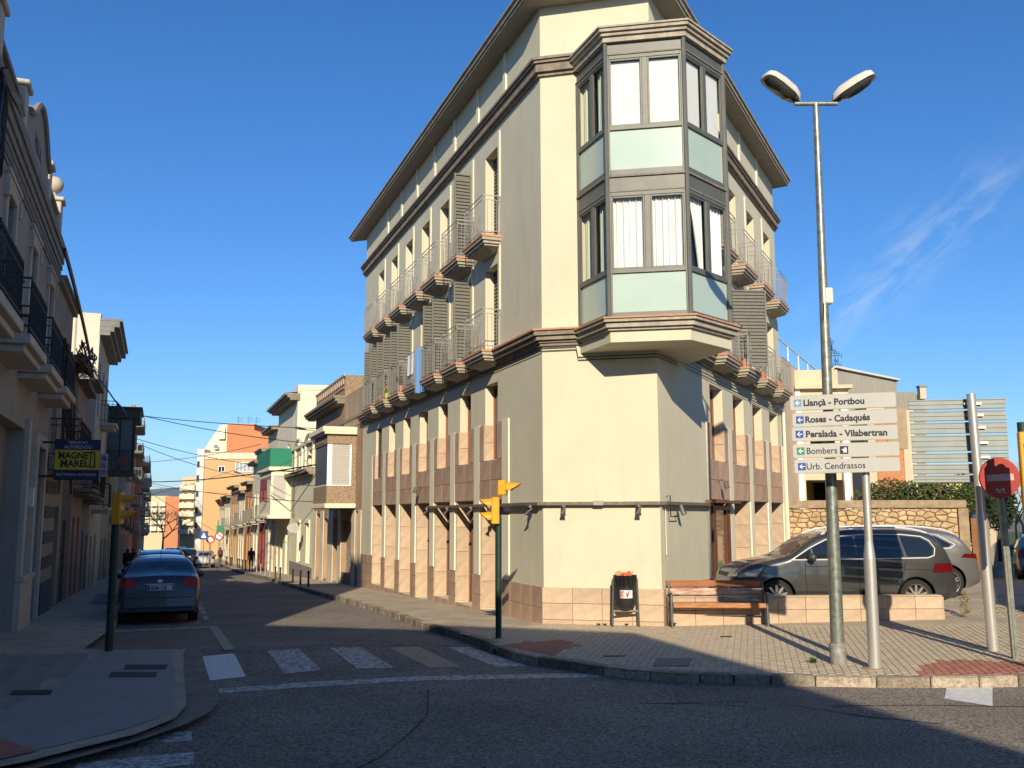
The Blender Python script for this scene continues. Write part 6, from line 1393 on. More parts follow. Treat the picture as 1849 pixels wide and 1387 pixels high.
def make_car(name, sp, paint, label, cat='car', group=None):
    Lc, W = sp['L'], sp['W']; prof = sp['prof']; hwb = W / 2; wr = sp.get('r', .325); wx = sp['wx']; belt = sp.get('belt', 1.02); Ht = max(z for x, z in prof)
    top = lambda x: crom(prof, x)
    bot = lambda x: .20 + .10 * max(0, 1 - x / .5) ** 2 + .14 * max(0, 1 - (Lc - x) / .5) ** 2
    def plan(x):
        f = max(0, 1 - x / .95); r_ = max(0, 1 - (Lc - x) / .6); return 1 - sp.get('pf', .26) * f ** 2.6 - sp.get('pr', .13) * r_ ** 2.8
    def hw(x, z):
        q = hwb * plan(x); q *= .94 + .06 * sst(.2, .55, z); q *= 1 - .02 * sst(.75, belt, z)
        if z > belt: q *= 1 - sp.get('tum', .23) * ((z - belt) / (Ht - belt)) ** 1.15
        for cx_ in wx: q += .022 * max(0, 1 - abs(math.hypot(x - cx_, z - wr) - wr - .06) / .10) if z < belt - .05 else 0
        return q
    def Rf(x): return min(sp.get('fil', .13), max(.015, (top(x) - bot(x)) * .3))
    def surfz(x, y):
        zt = top(x); r_ = Rf(x); h0 = hw(x, zt - r_); yr = max(.02, h0 - r_); y = abs(y)
        if y <= yr: return zt + .028 * (1 - (y / yr) ** 2)
        if y >= h0: return zt - r_
        return zt - r_ + math.sqrt(max(0, r_ * r_ - (y - yr) ** 2))
    def rear_x(y, z, d=.006):
        x = Lc
        while x > Lc * .55:
            if z <= surfz(x, y) and abs(y) <= hw(x, z) and z >= bot(x): break
            x -= .008
        return x + d
    def front_x(y, z, d=.006):
        x = 0
        while x < Lc * .5:
            if z <= surfz(x, y) and abs(y) <= hw(x, z) and z >= bot(x): break
            x += .008
        return x - d
    t = thing(name, (0, 0, 0), label, cat, group)
    xs = [0, .01, .03, .06, .1, .16, .24, .34] + [.45 + i * (Lc - .9) / 44 for i in range(45)] + [Lc - q for q in (.34, .24, .16, .1, .06, .03, .01, 0)]
    b = MB(); ring = None
    for x in xs:
        zb_, zt = bot(x), top(x); zb_ = min(zb_, zt - .06); r_ = min(Rf(x), (zt - zb_) * .4); pts = []
        h0 = hw(x, zt - r_); pts.append((0, zb_)); pts.append((hw(x, zb_) * .75, zb_)); 
        for k in range(11): z = zb_ + .012 + (zt - r_ - zb_ - .012) * k / 10; pts.append((hw(x, z) - (.03 if k == 0 else 0), z))
        for k in range(1, 6): a = math.pi / 2 * k / 5; pts.append((h0 - r_ * (1 - math.cos(a)), zt - r_ + r_ * math.sin(a)))
        yr = h0 - r_
        for k in range(1, 5): y = yr * (1 - k / 4); pts.append((y, zt + .028 * (1 - (y / max(yr, .02)) ** 2)))
        full = [(x, -y, z) for y, z in pts] + [(x, y, z) for y, z in pts[-2:0:-1]]
        ring = len(full); b.v += full
    n_ = len(xs); b.f = [(i * ring + k, i * ring + (k + 1) % ring, (i + 1) * ring + (k + 1) % ring, (i + 1) * ring + k) for i in range(n_ - 1) for k in range(ring)] + [tuple(range(ring)), tuple(range((n_ - 1) * ring, n_ * ring))]
    body = b.build('body', paint, t)
    for s in (-1, 1):
        for cx_ in wx:
            c = MB(); c.lathe([(wr + .055, -.3), (wr + .055, .3)], 36, (cx_, s * (hwb + .06), wr), 'y'); co = c.build('cut', BLACK)
            md = body.modifiers.new('b', 'BOOLEAN'); md.operation = 'DIFFERENCE'; md.object = co; md.solver = 'EXACT'
            dg = bpy.context.evaluated_depsgraph_get(); me = bpy.data.meshes.new_from_object(body.evaluated_get(dg)); body.modifiers.clear(); body.data = me; bpy.data.objects.remove(co)
    me = body.data; me.name = 'body'; me.materials.clear(); me.materials.append(paint); me.materials.append(BLACK)
    for p in me.polygons:
        c = p.center; p.material_index = 0
        for cx_ in wx:
            if math.hypot(c.x - cx_, c.z - wr) < wr + .054: p.material_index = 1
        if c.z < .27: p.material_index = 1
        p.use_smooth = True
    me.set_sharp_from_angle(angle=R(38))
    def side(nm, poly, m, par, s=-1, d=.005, res=.11):
        q = MB(); v, f = clip_poly(poly, res, lambda x, z: (x, s * (hw(x, z) + d), z)); q.add(v, f); return q.build(nm, m, par, smooth=True, origin=(0, 0, 0))
    def endp(nm, poly, m, par, fn, d=.006, res=.09):
        q = MB(); v, f = clip_poly(poly, res, lambda y, z: (fn(y, z, d), y, z)); q.add(v, f); return q.build(nm, m, par, smooth=True, origin=(0, 0, 0))
    def stroke(pts, w_, closed=False):
        out_ = []; pts = pts + [pts[0]] if closed else pts
        for (x0, z0), (x1, z1) in zip(pts, pts[1:]):
            l = math.hypot(x1 - x0, z1 - z0); nx, nz_ = -(z1 - z0) / l * w_ / 2, (x1 - x0) / l * w_ / 2; ex, ez = (x1 - x0) / l * w_ * .3, (z1 - z0) / l * w_ * .3
            out_.append([(x0 + nx - ex, z0 + nz_ - ez), (x1 + nx + ex, z1 + nz_ + ez), (x1 - nx + ex, z1 - nz_ + ez), (x0 - nx - ex, z0 - nz_ - ez)])
        return out_
    CH = mat('chrome_trim', (.62, .62, .62), .2, metal=.9, var=.05); SEAM = mat('panel_gap', (.006, .006, .006), .8); CG = glass_mat('car_glass', (.012, .016, .02), 0, .03)
    for s in (-1, 1):
        for wi, poly in enumerate(sp['win']):
            g = side('side_window', poly, CG, t, s, .006)
        q = MB()
        if sp.get('chrome'):
            for pg in stroke(sp['chrome'], .018, True):
                v, f = clip_poly(pg, .12, lambda x, z: (x, s * (hw(x, z) + .011), z)); q.add(v, f)
            q.build('window_trim', CH, t, origin=(0, 0, 0))
        q = MB()
        for ln in sp['seams']:
            for pg in stroke(ln, .012):
                v, f = clip_poly(pg, .1, lambda x, z: (x, s * (hw(x, z) + .004), z)); q.add(v, f)
        q.build('door_seam', SEAM, t, origin=(0, 0, 0))
        for (hx, hz) in sp['handles']:
            q = MB(); yy = hw(hx, hz) ; q.box(hx - .09, hx + .09, s * (yy + .0) if s > 0 else s * (yy + .035), s * (yy + .035) if s > 0 else s * yy, hz - .014, hz + .014); q.build('handle', sp.get('hm') or paint, t, bevel=.008, origin=(0, 0, 0))
        mx_, mz = sp['mirror']; yy = hw(mx_, mz); q = MB(); q.lathe([(.002, -.13), (.07, -.11), (.095, -.04), (.095, .05), (.06, .12), (.002, .13)], 12, (0, 0, 0), 'y')
        q.v = [(mx_ + v[0] * .8 - .01, s * (yy + .13 + v[1] * .8), mz + .03 + v[2] * .85) for v in q.v]; q.tube([(mx_ + .02, s * yy, mz - .03), (mx_, s * (yy + .1), mz)], .025, 6)
        q.build('wing_mirror', paint, t, smooth=True, origin=(0, 0, 0))
        for pg in sp.get('tl_side', []): side('tail_light', pg, (sp.get('tlm') or mat('tail_light_red', (.10, .004, .006), .2, spec=.5, var=.3, vs=14)), t, s, .01, .05)
        for pg in sp.get('hl_side', []): side('headlight', pg, mat('headlight_glass', (.62, .63, .62), .15, metal=.2, var=.45, vs=16), t, s, .008, .05)
        if sp.get('rail'):
            q = MB(); a, c = sp['rail']; q.tube([(x, s * (hw(x, top(x) - .1) - .10), top(x) + .035 - .03 * (abs((x - (a + c) / 2) / ((c - a) / 2)) ** 6)) for x in [a + (c - a) * k / 14 for k in range(15)]], .02, 6); q.build('roof_rail', CH, t, smooth=True, origin=(0, 0, 0))
    for poly in sp['rw']: endp('rear_window', poly, CG, t, rear_x)
    endp('windscreen', sp['ws'], CG, t, front_x)
    for poly in sp['tl']:
        for s in (-1, 1): endp('tail_light', [(s * y, z) for y, z in poly], (sp.get('tlm') or mat('tail_light_red', (.10, .004, .006), .2)), t, rear_x, .012, .04)
    for poly in sp.get('hl', []):
        for s in (-1, 1): endp('headlight', [(s * y, z) for y, z in poly], mat('headlight_glass', (.42, .44, .45), .08), t, front_x, .012, .04)
    for poly in sp.get('grille', []): endp('grille', poly, BLACK, t, front_x, .01)
    for poly in sp.get('seam_r', []):
        q = MB()
        for pg in stroke(poly, .012):
            v, f = clip_poly(pg, .09, lambda y, z: (rear_x(y, z, .004), y, z)); q.add(v, f)
        q.build('boot_seam', SEAM, t, origin=(0, 0, 0))
    for poly, m_ in sp.get('rear_trim', []): endp('rear_trim', poly, m_, t, rear_x, .009)
    py, pz = sp['plate']; xr = rear_x(0, pz, .0) + .02
    q = MB(); q.box(xr - .01, xr, -.26 + py, .26 + py, pz - .057, pz + .057); pl = q.build('number_plate', mat('plate_white', (.55, .56, .54), .4), t, bevel=.004, origin=(0, 0, 0))
    if sp.get('ptext'):
        q = MB(); q.box(xr, xr + .002, -.255 + py, -.21 + py, pz - .05, pz + .05); q.build('blue_band', mat('plate_blue', (.01, .05, .30), .4), pl, origin=(0, 0, 0))
        tx = text('lettering', sp['ptext'], .115, INK, pl, (xr + .003, -.195 + py, pz - .040), (0, 1, 0), bold=.003, xs=.80)
    for cx_ in wx:
        for s in (-1, 1):
            y0 = s * (hwb - .115); q = MB(); r_ = wr
            q.lathe([(r_ - .11, -.10), (r_ - .02, -.105), (r_, -.085), (r_, .085), (r_ - .02, .105), (r_ - .11, .10)], 36, (cx_, y0, wr), 'y', False); whl = q.build('wheel', RUBBER, t, smooth=True, origin=(0, 0, 0))
            RM = mat('alloy_rim', (.55, .54, .52), .25, metal=.8, var=.08); q = MB(); n_ = sp.get('spokes', 5)
            q.lathe([(r_ - .108, s * .095), (r_ - .09, s * .104), (r_ - .105, s * .07), (r_ - .12, s * .02)], 32, (cx_, y0, wr), 'y', False)
            q.lathe([(.055, s * .05), (.055, s * .085), (.03, s * .09)], 12, (cx_, y0, wr), 'y')
            for k in range(n_):
                for sp_ in ((-.13, .0), (.13, .0)) if n_ == 5 else ((0, 0),):
                    a = 2 * math.pi * k / n_ + .3; a2 = a + sp_[0]; w_ = .022 if n_ == 5 else .03
                    p0 = Vector((math.cos(a) * .04, 0, math.sin(a) * .04)); p1 = Vector((math.cos(a2) * (r_ - .10), 0, math.sin(a2) * (r_ - .10))); nn = Vector((-math.sin(a), 0, math.cos(a))) * w_
                    c = Vector((cx_, y0, wr)); q.hexa([c + p0 - nn + Vector((0, s * .055, 0)), c + p1 - nn * .9 + Vector((0, s * .07, 0)), c + p1 + nn * .9 + Vector((0, s * .07, 0)), c + p0 + nn + Vector((0, s * .055, 0)),
                                                       c + p0 - nn * .7 + Vector((0, s * .085, 0)), c + p1 - nn * .7 + Vector((0, s * .092, 0)), c + p1 + nn * .7 + Vector((0, s * .092, 0)), c + p0 + nn * .7 + Vector((0, s * .085, 0))])
            q.build('rim', RM, whl, smooth=True, sharp=30, origin=(0, 0, 0))
            q = MB(); q.lathe([(.0, 0), (r_ - .11, 0), (r_ - .11, s * .01)], 24, (cx_, y0 + s * .01, wr), 'y'); q.build('brake_disc', mat('dark_hub', (.02, .02, .02), .7), whl, origin=(0, 0, 0))
    if sp.get('aerial'): q = MB(); ax = sp['aerial']; q.tube([(ax, 0, top(ax) + .02), (ax + .12, 0, top(ax) + .2)], .007, 4); q.build('aerial', BLACK, t, origin=(0, 0, 0))
    return t
def place(t, x, y, rz): t.location = (x, y, G(x, y) + (-.13 if t.get('road') else 0)); t.rotation_euler = (0, 0, rz); return t
def paintm(n, c, metal=.35, rough=.28): return mat(n, c, rough, metal=metal, var=.04, vs=2, coat=.9, spec=.5)
MPV = dict(L=4.53, W=1.83, r=.33, wx=(.90, 3.68), belt=1.06, spokes=10, fil=.14, pf=.22,
    prof=[(0, .42), (.02, .68), (.10, .80), (.35, .93), (.95, 1.07), (1.18, 1.13), (1.72, 1.47), (2.05, 1.585), (2.6, 1.65), (3.4, 1.645), (3.95, 1.59), (4.18, 1.50), (4.36, 1.24), (4.46, 1.0), (4.51, .75), (4.53, .45)],
    win=[[(1.28, 1.07), (1.62, 1.27), (1.64, 1.08)], [(1.67, 1.08), (1.66, 1.30), (1.95, 1.42), (2.2, 1.49), (2.50, 1.515), (2.52, 1.09)], [(2.57, 1.09), (2.56, 1.52), (3.0, 1.53), (3.40, 1.52), (3.48, 1.11)], [(3.54, 1.11), (3.46, 1.52), (3.85, 1.48), (4.0, 1.40), (4.08, 1.27), (4.05, 1.15), (3.95, 1.11)]],
    chrome=[(1.22, 1.05), (1.62, 1.29), (1.95, 1.445), (2.3, 1.52), (2.9, 1.555), (3.5, 1.545), (3.88, 1.505), (4.03, 1.42), (4.12, 1.27), (4.08, 1.13), (3.95, 1.085), (3.0, 1.07), (1.7, 1.05)],
    seams=[[(1.52, .35), (1.48, .7), (1.50, 1.03)], [(2.56, .33), (2.56, 1.05)], [(3.28, .60), (3.45, .80), (3.52, 1.08)], [(1.52, .36), (3.2, .35)], [(3.5, .86), (4.25, .84)], [(1.5, .92), (3.45, .90)]], handles=[(2.36, .93), (3.30, .93)], hm=None, mirror=(1.62, 1.07),
    tl_side=[[(4.02, .80), (4.08, .97), (4.42, .98), (4.46, .80)]], hl_side=[[(.14, .70), (.22, .80), (.60, .88), (.66, .92), (.52, .72)]], rail=(1.9, 4.05), rw=[[(-.62, 1.12), (.62, 1.12), (.55, 1.46), (-.55, 1.46)]], ws=[(-.72, 1.13), (.72, 1.13), (.62, 1.50), (-.62, 1.50)],
    tl=[[(.55, .80), (.84, .80), (.84, .97), (.6, .97)]], hl=[[(.45, .70), (.78, .72), (.78, .84), (.5, .78)]], grille=[[(-.42, .70), (.42, .70), (.42, .78), (-.42, .78)], [(-.5, .42), (.5, .42), (.45, .56), (-.45, .56)]], plate=(0, .72))
SUVS = dict(L=4.45, W=1.84, r=.36, wx=(.87, 3.66), belt=1.08, fil=.15,
    prof=[(0, .45), (.03, .78), (.15, .92), (.9, 1.10), (1.15, 1.14), (1.75, 1.5), (2.2, 1.60), (2.9, 1.61), (3.5, 1.56), (3.92, 1.47), (4.12, 1.28), (4.28, 1.08), (4.40, .95), (4.45, .6)],
    win=[[(1.35, 1.10), (1.9, 1.40), (2.3, 1.48), (2.46, 1.12)], [(2.52, 1.12), (2.40, 1.49), (3.0, 1.49), (3.30, 1.14)], [(3.36, 1.15), (3.10, 1.48), (3.45, 1.42), (3.80, 1.22), (3.72, 1.17)]], chrome=[(1.3, 1.07), (1.9, 1.43), (2.4, 1.52), (3.05, 1.52), (3.5, 1.45), (3.88, 1.22), (3.75, 1.14), (2.5, 1.09)],
    seams=[[(1.52, .4), (1.5, 1.05)], [(2.5, .4), (2.5, 1.1)], [(3.2, .75), (3.36, .95), (3.36, 1.12)]], handles=[(2.3, .98), (3.2, 1.0)], mirror=(1.7, 1.1), tl_side=[[(3.98, .93), (4.06, 1.01), (4.36, 1.01), (4.38, .90)]], rail=(2.0, 3.95),
    rw=[[(-.6, 1.14), (.6, 1.14), (.52, 1.42), (-.52, 1.42)]], ws=[(-.7, 1.15), (.7, 1.15), (.6, 1.5), (-.6, 1.5)], tl=[[(.5, .92), (.86, .90), (.86, 1.02), (.55, 1.02)]], plate=(0, .80), rear_trim=[([(-.8, .42), (.8, .42), (.8, .58), (-.8, .58)], BLACK)])
SAL = dict(L=4.64, W=1.76, r=.315, wx=(.92, 3.62), belt=.96, fil=.12, tum=.27, pr=.12,
    prof=[(0, .45), (.03, .66), (.2, .78), (1.1, .93), (1.35, .98), (2.0, 1.34), (2.5, 1.46), (3.1, 1.455), (3.45, 1.38), (4.02, 1.13), (4.2, 1.085), (4.5, 1.05), (4.57, .92), (4.60, .70), (4.64, .56), (4.63, .36)],
    win=[[(1.45, 1.0), (2.05, 1.28), (2.4, 1.34), (2.45, 1.0)], [(2.52, 1.0), (2.48, 1.35), (3.1, 1.34), (3.35, 1.28), (3.3, 1.0)], [(3.36, 1.02), (3.4, 1.25), (3.72, 1.08), (3.68, 1.03)]], seams=[[(1.5, .35), (1.48, .95)], [(2.5, .33), (2.5, .97)], [(3.2, .6), (3.4, .97)], [(1.5, .34), (3.1, .33)]], handles=[(2.3, .87), (3.2, .88)], mirror=(1.6, 1.0),
    rw=[[(-.66, 1.10), (.66, 1.10), (.60, 1.25), (.50, 1.385), (-.50, 1.385), (-.60, 1.25)]], ws=[(-.66, 1.0), (.66, 1.0), (.56, 1.36), (-.56, 1.36)],
    tl=[[(.53, .83), (.50, 1.01), (.62, 1.035), (.80, 1.0), (.83, .90), (.83, .82)]], tl_side=[[(4.25, .92), (4.3, 1.0), (4.56, .99), (4.58, .84)]], plate=(.0, .815), ptext='8584 CSJ',
    seam_r=[[(-.52, 1.03), (-.52, .84), (-.47, .72), (.47, .72), (.52, .84), (.52, 1.03)], [(-.84, .60), (.84, .60)]], rear_trim=[([(-.30, .89), (.30, .89), (.30, .905), (-.30, .905)], mat('chrome_trim', (.62, .62, .62), .2)), ([(-.82, .30), (.82, .30), (.82, .40), (-.82, .40)], BLACK)], aerial=3.2, tlm=mat('bright_tail_light', (.42, .02, .02), .35, spec=.3, var=.25, vs=12))
HAT = dict(L=4.05, W=1.72, r=.31, wx=(.80, 3.35), belt=.98, fil=.13,
    prof=[(0, .45), (.03, .66), (.2, .78), (.9, .95), (1.1, 1.0), (1.75, 1.38), (2.2, 1.48), (2.9, 1.48), (3.5, 1.42), (3.74, 1.30), (3.9, 1.02), (3.98, .85), (4.03, .6), (4.05, .45)],
    win=[[(1.3, 1.02), (1.8, 1.30), (2.2, 1.38), (2.25, 1.03)], [(2.32, 1.03), (2.28, 1.38), (2.9, 1.36), (3.2, 1.25), (3.15, 1.05)]], seams=[[(1.3, .35), (1.28, .97)], [(2.28, .33), (2.28, .97)]], handles=[(2.1, .9)], mirror=(1.4, 1.0),
    rw=[[(-.58, 1.05), (.58, 1.05), (.48, 1.33), (-.48, 1.33)]], ws=[(-.62, 1.02), (.62, 1.02), (.52, 1.38), (-.52, 1.38)], tl=[[(.52, .78), (.60, 1.02), (.74, 1.05), (.82, .85), (.80, .76)]], plate=(0, .60), seam_r=[[(-.55, 1.0), (-.5, .72), (.5, .72), (.55, 1.0)]], rear_trim=[([(-.78, .30), (.78, .30), (.78, .42), (-.78, .42)], BLACK)])
v = make_car('people_carrier', MPV, paintm('dark_grey_car_paint', (.055, .056, .055)), 'dark grey people carrier parked behind the low stone wall, sunlit')
v.location = (4.38, 19.42 + .915, .185); v.rotation_euler = (0, 0, R(-.5))
v = make_car('crossover_car', SUVS, paintm('silver_grey_car_paint', (.22, .22, .215), .55), 'silver grey crossover parked behind the dark grey people carrier')
v.location = (6.42, 22.45 + .92, .21)
ru = math.atan2(-VV.u.y, -VV.u.x)
def lane(t, ur, p_, off=0): q_ = along(VV, ur + off, p_); t.location = (q_[0], q_[1], G(*q_) - .13); t.rotation_euler = (0, R(2.0 if ur > 18 else 1.5), ru); return t
def streetcar(t, ur, L_, p_): q_ = along(VV, ur + L_, p_); qb = along(VV, ur, p_); z0, z1 = G(*q_) - .13, G(*qb) - .13; t.location = (q_[0], q_[1], z0); t.rotation_euler = (0, -math.atan2(z1 - z0, L_), ru); return t
sal = make_car('saloon_car', SAL, mat('blue_black_car_paint', (.028, .033, .042), .35, var=.04, coat=.4, spec=.4), 'dark blue grey saloon nearest the camera in the left parking lane, plate 8584 CSJ', 'car', 'cars parked in the left lane')
streetcar(sal, 3.2, 4.64, 2.72)
b = MB(); b.lathe([(.06, 0), (.06, .008)], 20, (0, 0, 0)); e_ = b.build('badge', mat('chrome_trim', (.62, .62, .62), .2), sal, origin=(0, 0, 0)); e_.location = (4.575, 0, .965); e_.rotation_euler = (0, R(82), 0); e_.scale = (.6, 1, 1)
SAL2 = dict(SAL); SAL2['ptext'] = None; HAT2 = dict(HAT)
c2 = make_car('hatchback_car', HAT, paintm('blue_car_paint', (.02, .05, .14), .4), 'blue hatchback just ahead of the dark saloon in the left parking lane', 'car', 'cars parked in the left lane'); streetcar(c2, 8.6, 4.05, 2.72)
SUV2 = dict(SUVS); c3 = make_car('estate_car', dict(SUVS, spokes=5), paintm('black_car_paint', (.012, .013, .016), .3), 'black high estate car with silver roof rails, third in the left parking lane', 'car', 'cars parked in the left lane'); streetcar(c3, 13.6, 4.45, 2.74)
lb = ['dark car fourth in the left parking lane', 'dark blue car fifth in the left parking lane', 'dark car sixth in the left parking lane', 'dark car seventh in the left parking lane', 'car farthest in the left parking lane']
for i, src in enumerate((c2, c3, c2, c3, c2)):
    o = copy_tree(src); streetcar(o, 19 + i * 5.6, 4.2, 2.72 + .05 * (i % 2)); o['label'] = lb[i]
wh = make_car('hatchback_car', HAT, paintm('silver_car_paint', (.42, .42, .41), .55), 'silver hatchback driving away down the left street', 'car'); wh['group'] = None; del wh['group']
p = gp(368, 1023, -.13); uu = (Vector((p.x, p.y, 0)) - VV.O).dot(VV.u); pp = (Vector((p.x, p.y, 0)) - VV.O).dot(VV.w); streetcar(wh, uu, 4.05, pp)
o = copy_tree(c3); o['label'] = 'black car seen between the parked cars and the silver hatchback'; del o['group']; streetcar(o, uu + 13, 4.4, pp - 1.0); o['category'] = 'car'
o = copy_tree(wh); o['label'] = 'small light car far down the left street ahead of the others'; streetcar(o, uu + 45, 4.05, pp - 2.2)
o = copy_tree(wh); o['label'] = 'light car farthest down the left street'; streetcar(o, uu + 62, 4.05, pp - .5)
# cars in the right street
for k, (src, px, Y, lab) in enumerate(((c2, 1838, 34, 'dark blue car at the right edge beside the no entry post'), (c3, 1850, 40, 'black car cut by the right edge of the picture'), (wh, 1840, 52, 'light car farther along the right street'), (c2, 1834, 64, 'blue car far along the right street'))):
    o = copy_tree(src); p = atY(px, 960, Y); o.location = (p.x + .7, p.y, G(p.x, p.y)); o.rotation_euler = (0, 0, R(243.8)); tag(o, lab, 'car', 'cars parked along the right street')

# ================================================================== PEOPLE
def person(loc, heading, label, top_c, leg_c, hair_c, step=.22, arm=.15, long_coat=False, h=1.7, group=None):
    J = [(0, 0, .95), (0, 0, 1.12), (0, 0, 1.38), (0, .01, 1.47), (0, .02, 1.57), (0, .02, 1.68),          # pelvis .. head
         (.09, 0, .92), (.10, .10 + step * .3, .50), (.10, step - .05, .09), (.10, step + .12, .03),
         (-.09, 0, .92), (-.10, -.02, .50), (-.10, -step, .10), (-.10, -step + .14, .04),
         (.17, 0, 1.40), (.205, -arm * .3, 1.14), (.195, -arm + .1, .90), (.19, -arm + .16, .80), (-.17, 0, 1.40), (-.205, arm * .4, 1.14), (-.195, arm + .04, .91), (-.19, arm + .1, .82)]
    E_ = [(0, 1), (1, 2), (2, 3), (3, 4), (4, 5), (0, 6), (6, 7), (7, 8), (8, 9), (0, 10), (10, 11), (11, 12), (12, 13), (2, 14), (14, 15), (15, 16), (16, 17), (2, 18), (18, 19), (19, 20), (20, 21)]
    rad = [.15, .14, .15, .055, .09, .085, .095, .065, .045, .04, .095, .065, .045, .04, .075, .052, .035, .03, .075, .052, .035, .03]
    if long_coat: rad[0] = .20; rad[6] = rad[10] = .15; rad[7] = rad[11] = .13
    me = bpy.data.meshes.new('body'); s_ = h / 1.77; me.from_pydata([(a * s_, b_ * s_, c * s_) for a, b_, c in J], E_, []); o = bpy.data.objects.new('body', me); COL.objects.link(o)
    sk = o.modifiers.new('s', 'SKIN'); 
    for i, r_ in enumerate(rad): me.skin_vertices[0].data[i].radius = (r_ * s_ * (1.15 if i in (1, 2) else 1), r_ * s_ * (.8 if i in (0, 1, 2) else 1))
    me.skin_vertices[0].data[0].use_root = True
    sb_ = o.modifiers.new('u', 'SUBSURF'); sb_.levels = 1; sb_.render_levels = 1
    dg = bpy.context.evaluated_depsgraph_get(); m2 = bpy.data.meshes.new_from_object(o.evaluated_get(dg)); o.modifiers.clear(); o.data = m2
    for m_ in (mat('cloth_' + str(top_c), top_c, .9, var=.2), mat('cloth_' + str(leg_c), leg_c, .9, var=.2), mat('skin', (.45, .26, .18), .6, var=.05), mat('cloth_' + str(hair_c), hair_c, .8)): m2.materials.append(m_)
    for p_ in m2.polygons:
        c = p_.center / s_; p_.use_smooth = True
        p_.material_index = 0 if c.z > .92 else 1
        if long_coat and c.z > .45: p_.material_index = 0
        if c.z > 1.47: p_.material_index = 3 if (c.y < .035 or c.z > 1.66) else 2
        if c.z < .93 and abs(c.x) > .185: p_.material_index = 0 if c.z > .86 else 2
        if c.z < .09: p_.material_index = 3
    t = thing('person', (loc[0], loc[1], G(loc[0], loc[1])), label, 'person', group); o.parent = t; t.rotation_euler = (0, 0, heading); return t
p = gp(451, 1031); person((p.x, p.y), R(20), 'person in dark clothes walking away on the right pavement past the bollards', (.012, .012, .014), (.015, .015, .02), (.02, .012, .01), .18)
p = gp(226, 1044); person((p.x, p.y), R(19), 'person in a dark jacket, left of the pair on the shaded left pavement', (.012, .011, .012), (.015, .016, .02), (.02, .015, .01), .2, group='pair walking on the left pavement')
p = gp(236, 1041); person((p.x, p.y), R(21), 'person in a black coat, right of the pair beside the parked cars', (.008, .008, .01), (.03, .035, .05), (.02, .012, .01), .15, group='pair walking on the left pavement')
p = gp(1803, 1002); person((p.x, p.y), R(150), 'person in a long black coat in the shaded right street', (.006, .006, .008), (.006, .006, .008), (.01, .01, .01), .08, .08, True)
p = gp(395, 1018); person((p.x, p.y), R(20), 'person in dark red clothes at the kerb right of the silver hatchback', (.10, .03, .03), (.03, .02, .02), (.02, .012, .01), .15)

# ================================================================== CABLES AND WALL FITTINGS
def wire(a, c, sag, r, label, n=16, grp='cables strung across the left street'):
    a, c = Vector(a), Vector(c); pts = [a.lerp(c, i / n) - Vector((0, 0, sag * 4 * (i / n) * (1 - i / n))) for i in range(n + 1)]
    b = MB().tube(pts, r, 5); return tag(b.build('cable', BLACK, origin=a), label, 'cable', grp)
def vp(px, py, w_=.0): a = VV.on(px, py, w_); return VV.P(a[0], w_, a[1])
def lp_(px, py, w_=.0): a = FL.on(px, py, w_); return FL.P(a[0], w_, a[1])
W_ = [((212, 693), (580, 772), .1, .02, 'uppermost thin cable crossing the sky from the left bay house'), ((205, 733), (572, 800), .25, .02, 'second cable crossing below the uppermost one'), ((214, 778), (487, 840), .3, .02, 'cable running from the balcony bottom to the far right houses'),
      ((210, 780), (455, 860), .4, .02, 'slack cable under the balcony bottom cable'), ((228, 865), (583, 835), .35, .035, 'thickest black cable sagging across the street just above the traffic'), ((232, 832), (470, 800), .3, .02, 'cable rising to the right toward the green netting'),
      ((225, 858), (575, 905), .3, .018, 'low thin cable sloping down to the right pavement houses'), ((240, 895), (480, 826), .3, .018, 'far cable rising to the red house'), ((238, 868), (440, 890), .2, .015, 'low far cable by the orange house'), ((215, 850), (400, 962), .2, .02, 'steep cable diving toward the far right pavement')]
for k_, (a, c, s_, r_, lab) in enumerate(W_): wire(VV.P(37.9, 1.6, 7.78) if k_ == 0 else vp(*a), lp_(*c), s_, r_, lab)
wire(FL.P(20, 1.3, 5.2), FL.P(52, .3, 5.4), .3, .012, 'thin wire running along the sunlit fronts', grp=None)
wire(FL.P(31, .5, 4.6), FL.P(39, .5, 4.75), .15, .03, 'thick cable looped under the dark cornice', grp=None)
pA, pB = Vector(vp(118, 446, .45)), Vector(vp(163, 640, .4)); wire(pA, pB, -.1, .045, 'thick black cable dropping from the villa cornice to the tangle of cables', grp=None)
# tangle and coil of cables
b = MB(); rt = random.Random(5); c0 = pB
for k in range(26):
    pts = [c0 + VV.u * rt.uniform(-2.0, 3.0) + VV.w * rt.uniform(-.35, .12) + Vector((0, 0, rt.uniform(-.6, .25))) for i in range(4)]; b.tube(pts, rt.uniform(.012, .03), 4)
for k in range(8): q_ = c0 + VV.u * rt.uniform(-5, -1) - VV.w * .34 + Vector((0, 0, -.2)); b.tube([q_, q_ + Vector((rt.uniform(-.1, .1), .1, -1.4)), q_ + Vector((rt.uniform(-.1, .1), .3, -rt.uniform(2.4, 4.2)))], rt.uniform(.02, .045), 4)
for k in range(5): q_ = c0 + VV.u * (-4 + k) - VV.w * .3 + Vector((0, 0, -1.2 - .3 * k)); b.tube([q_, q_ + VV.u * 4 + Vector((0, 0, -.15))], .025, 4)
tag(b.build('cable_tangle', BLACK, origin=c0), 'black tangle of cables fixed to the old house walls', 'cables')
b = MB(); c0 = Vector(vp(5, 175, .22))
for k in range(7):
    rr = .30 + .03 * k; b.tube([c0 + VV.u * (rr * .55 * math.cos(i * .48) + .03 * k) + VV.w * (.02 * math.sin(i * 1.3 + k)) + Vector((0, 0, rr * math.sin(i * .48) * 1.6 - .35)) for i in range(15)], .02, 5)
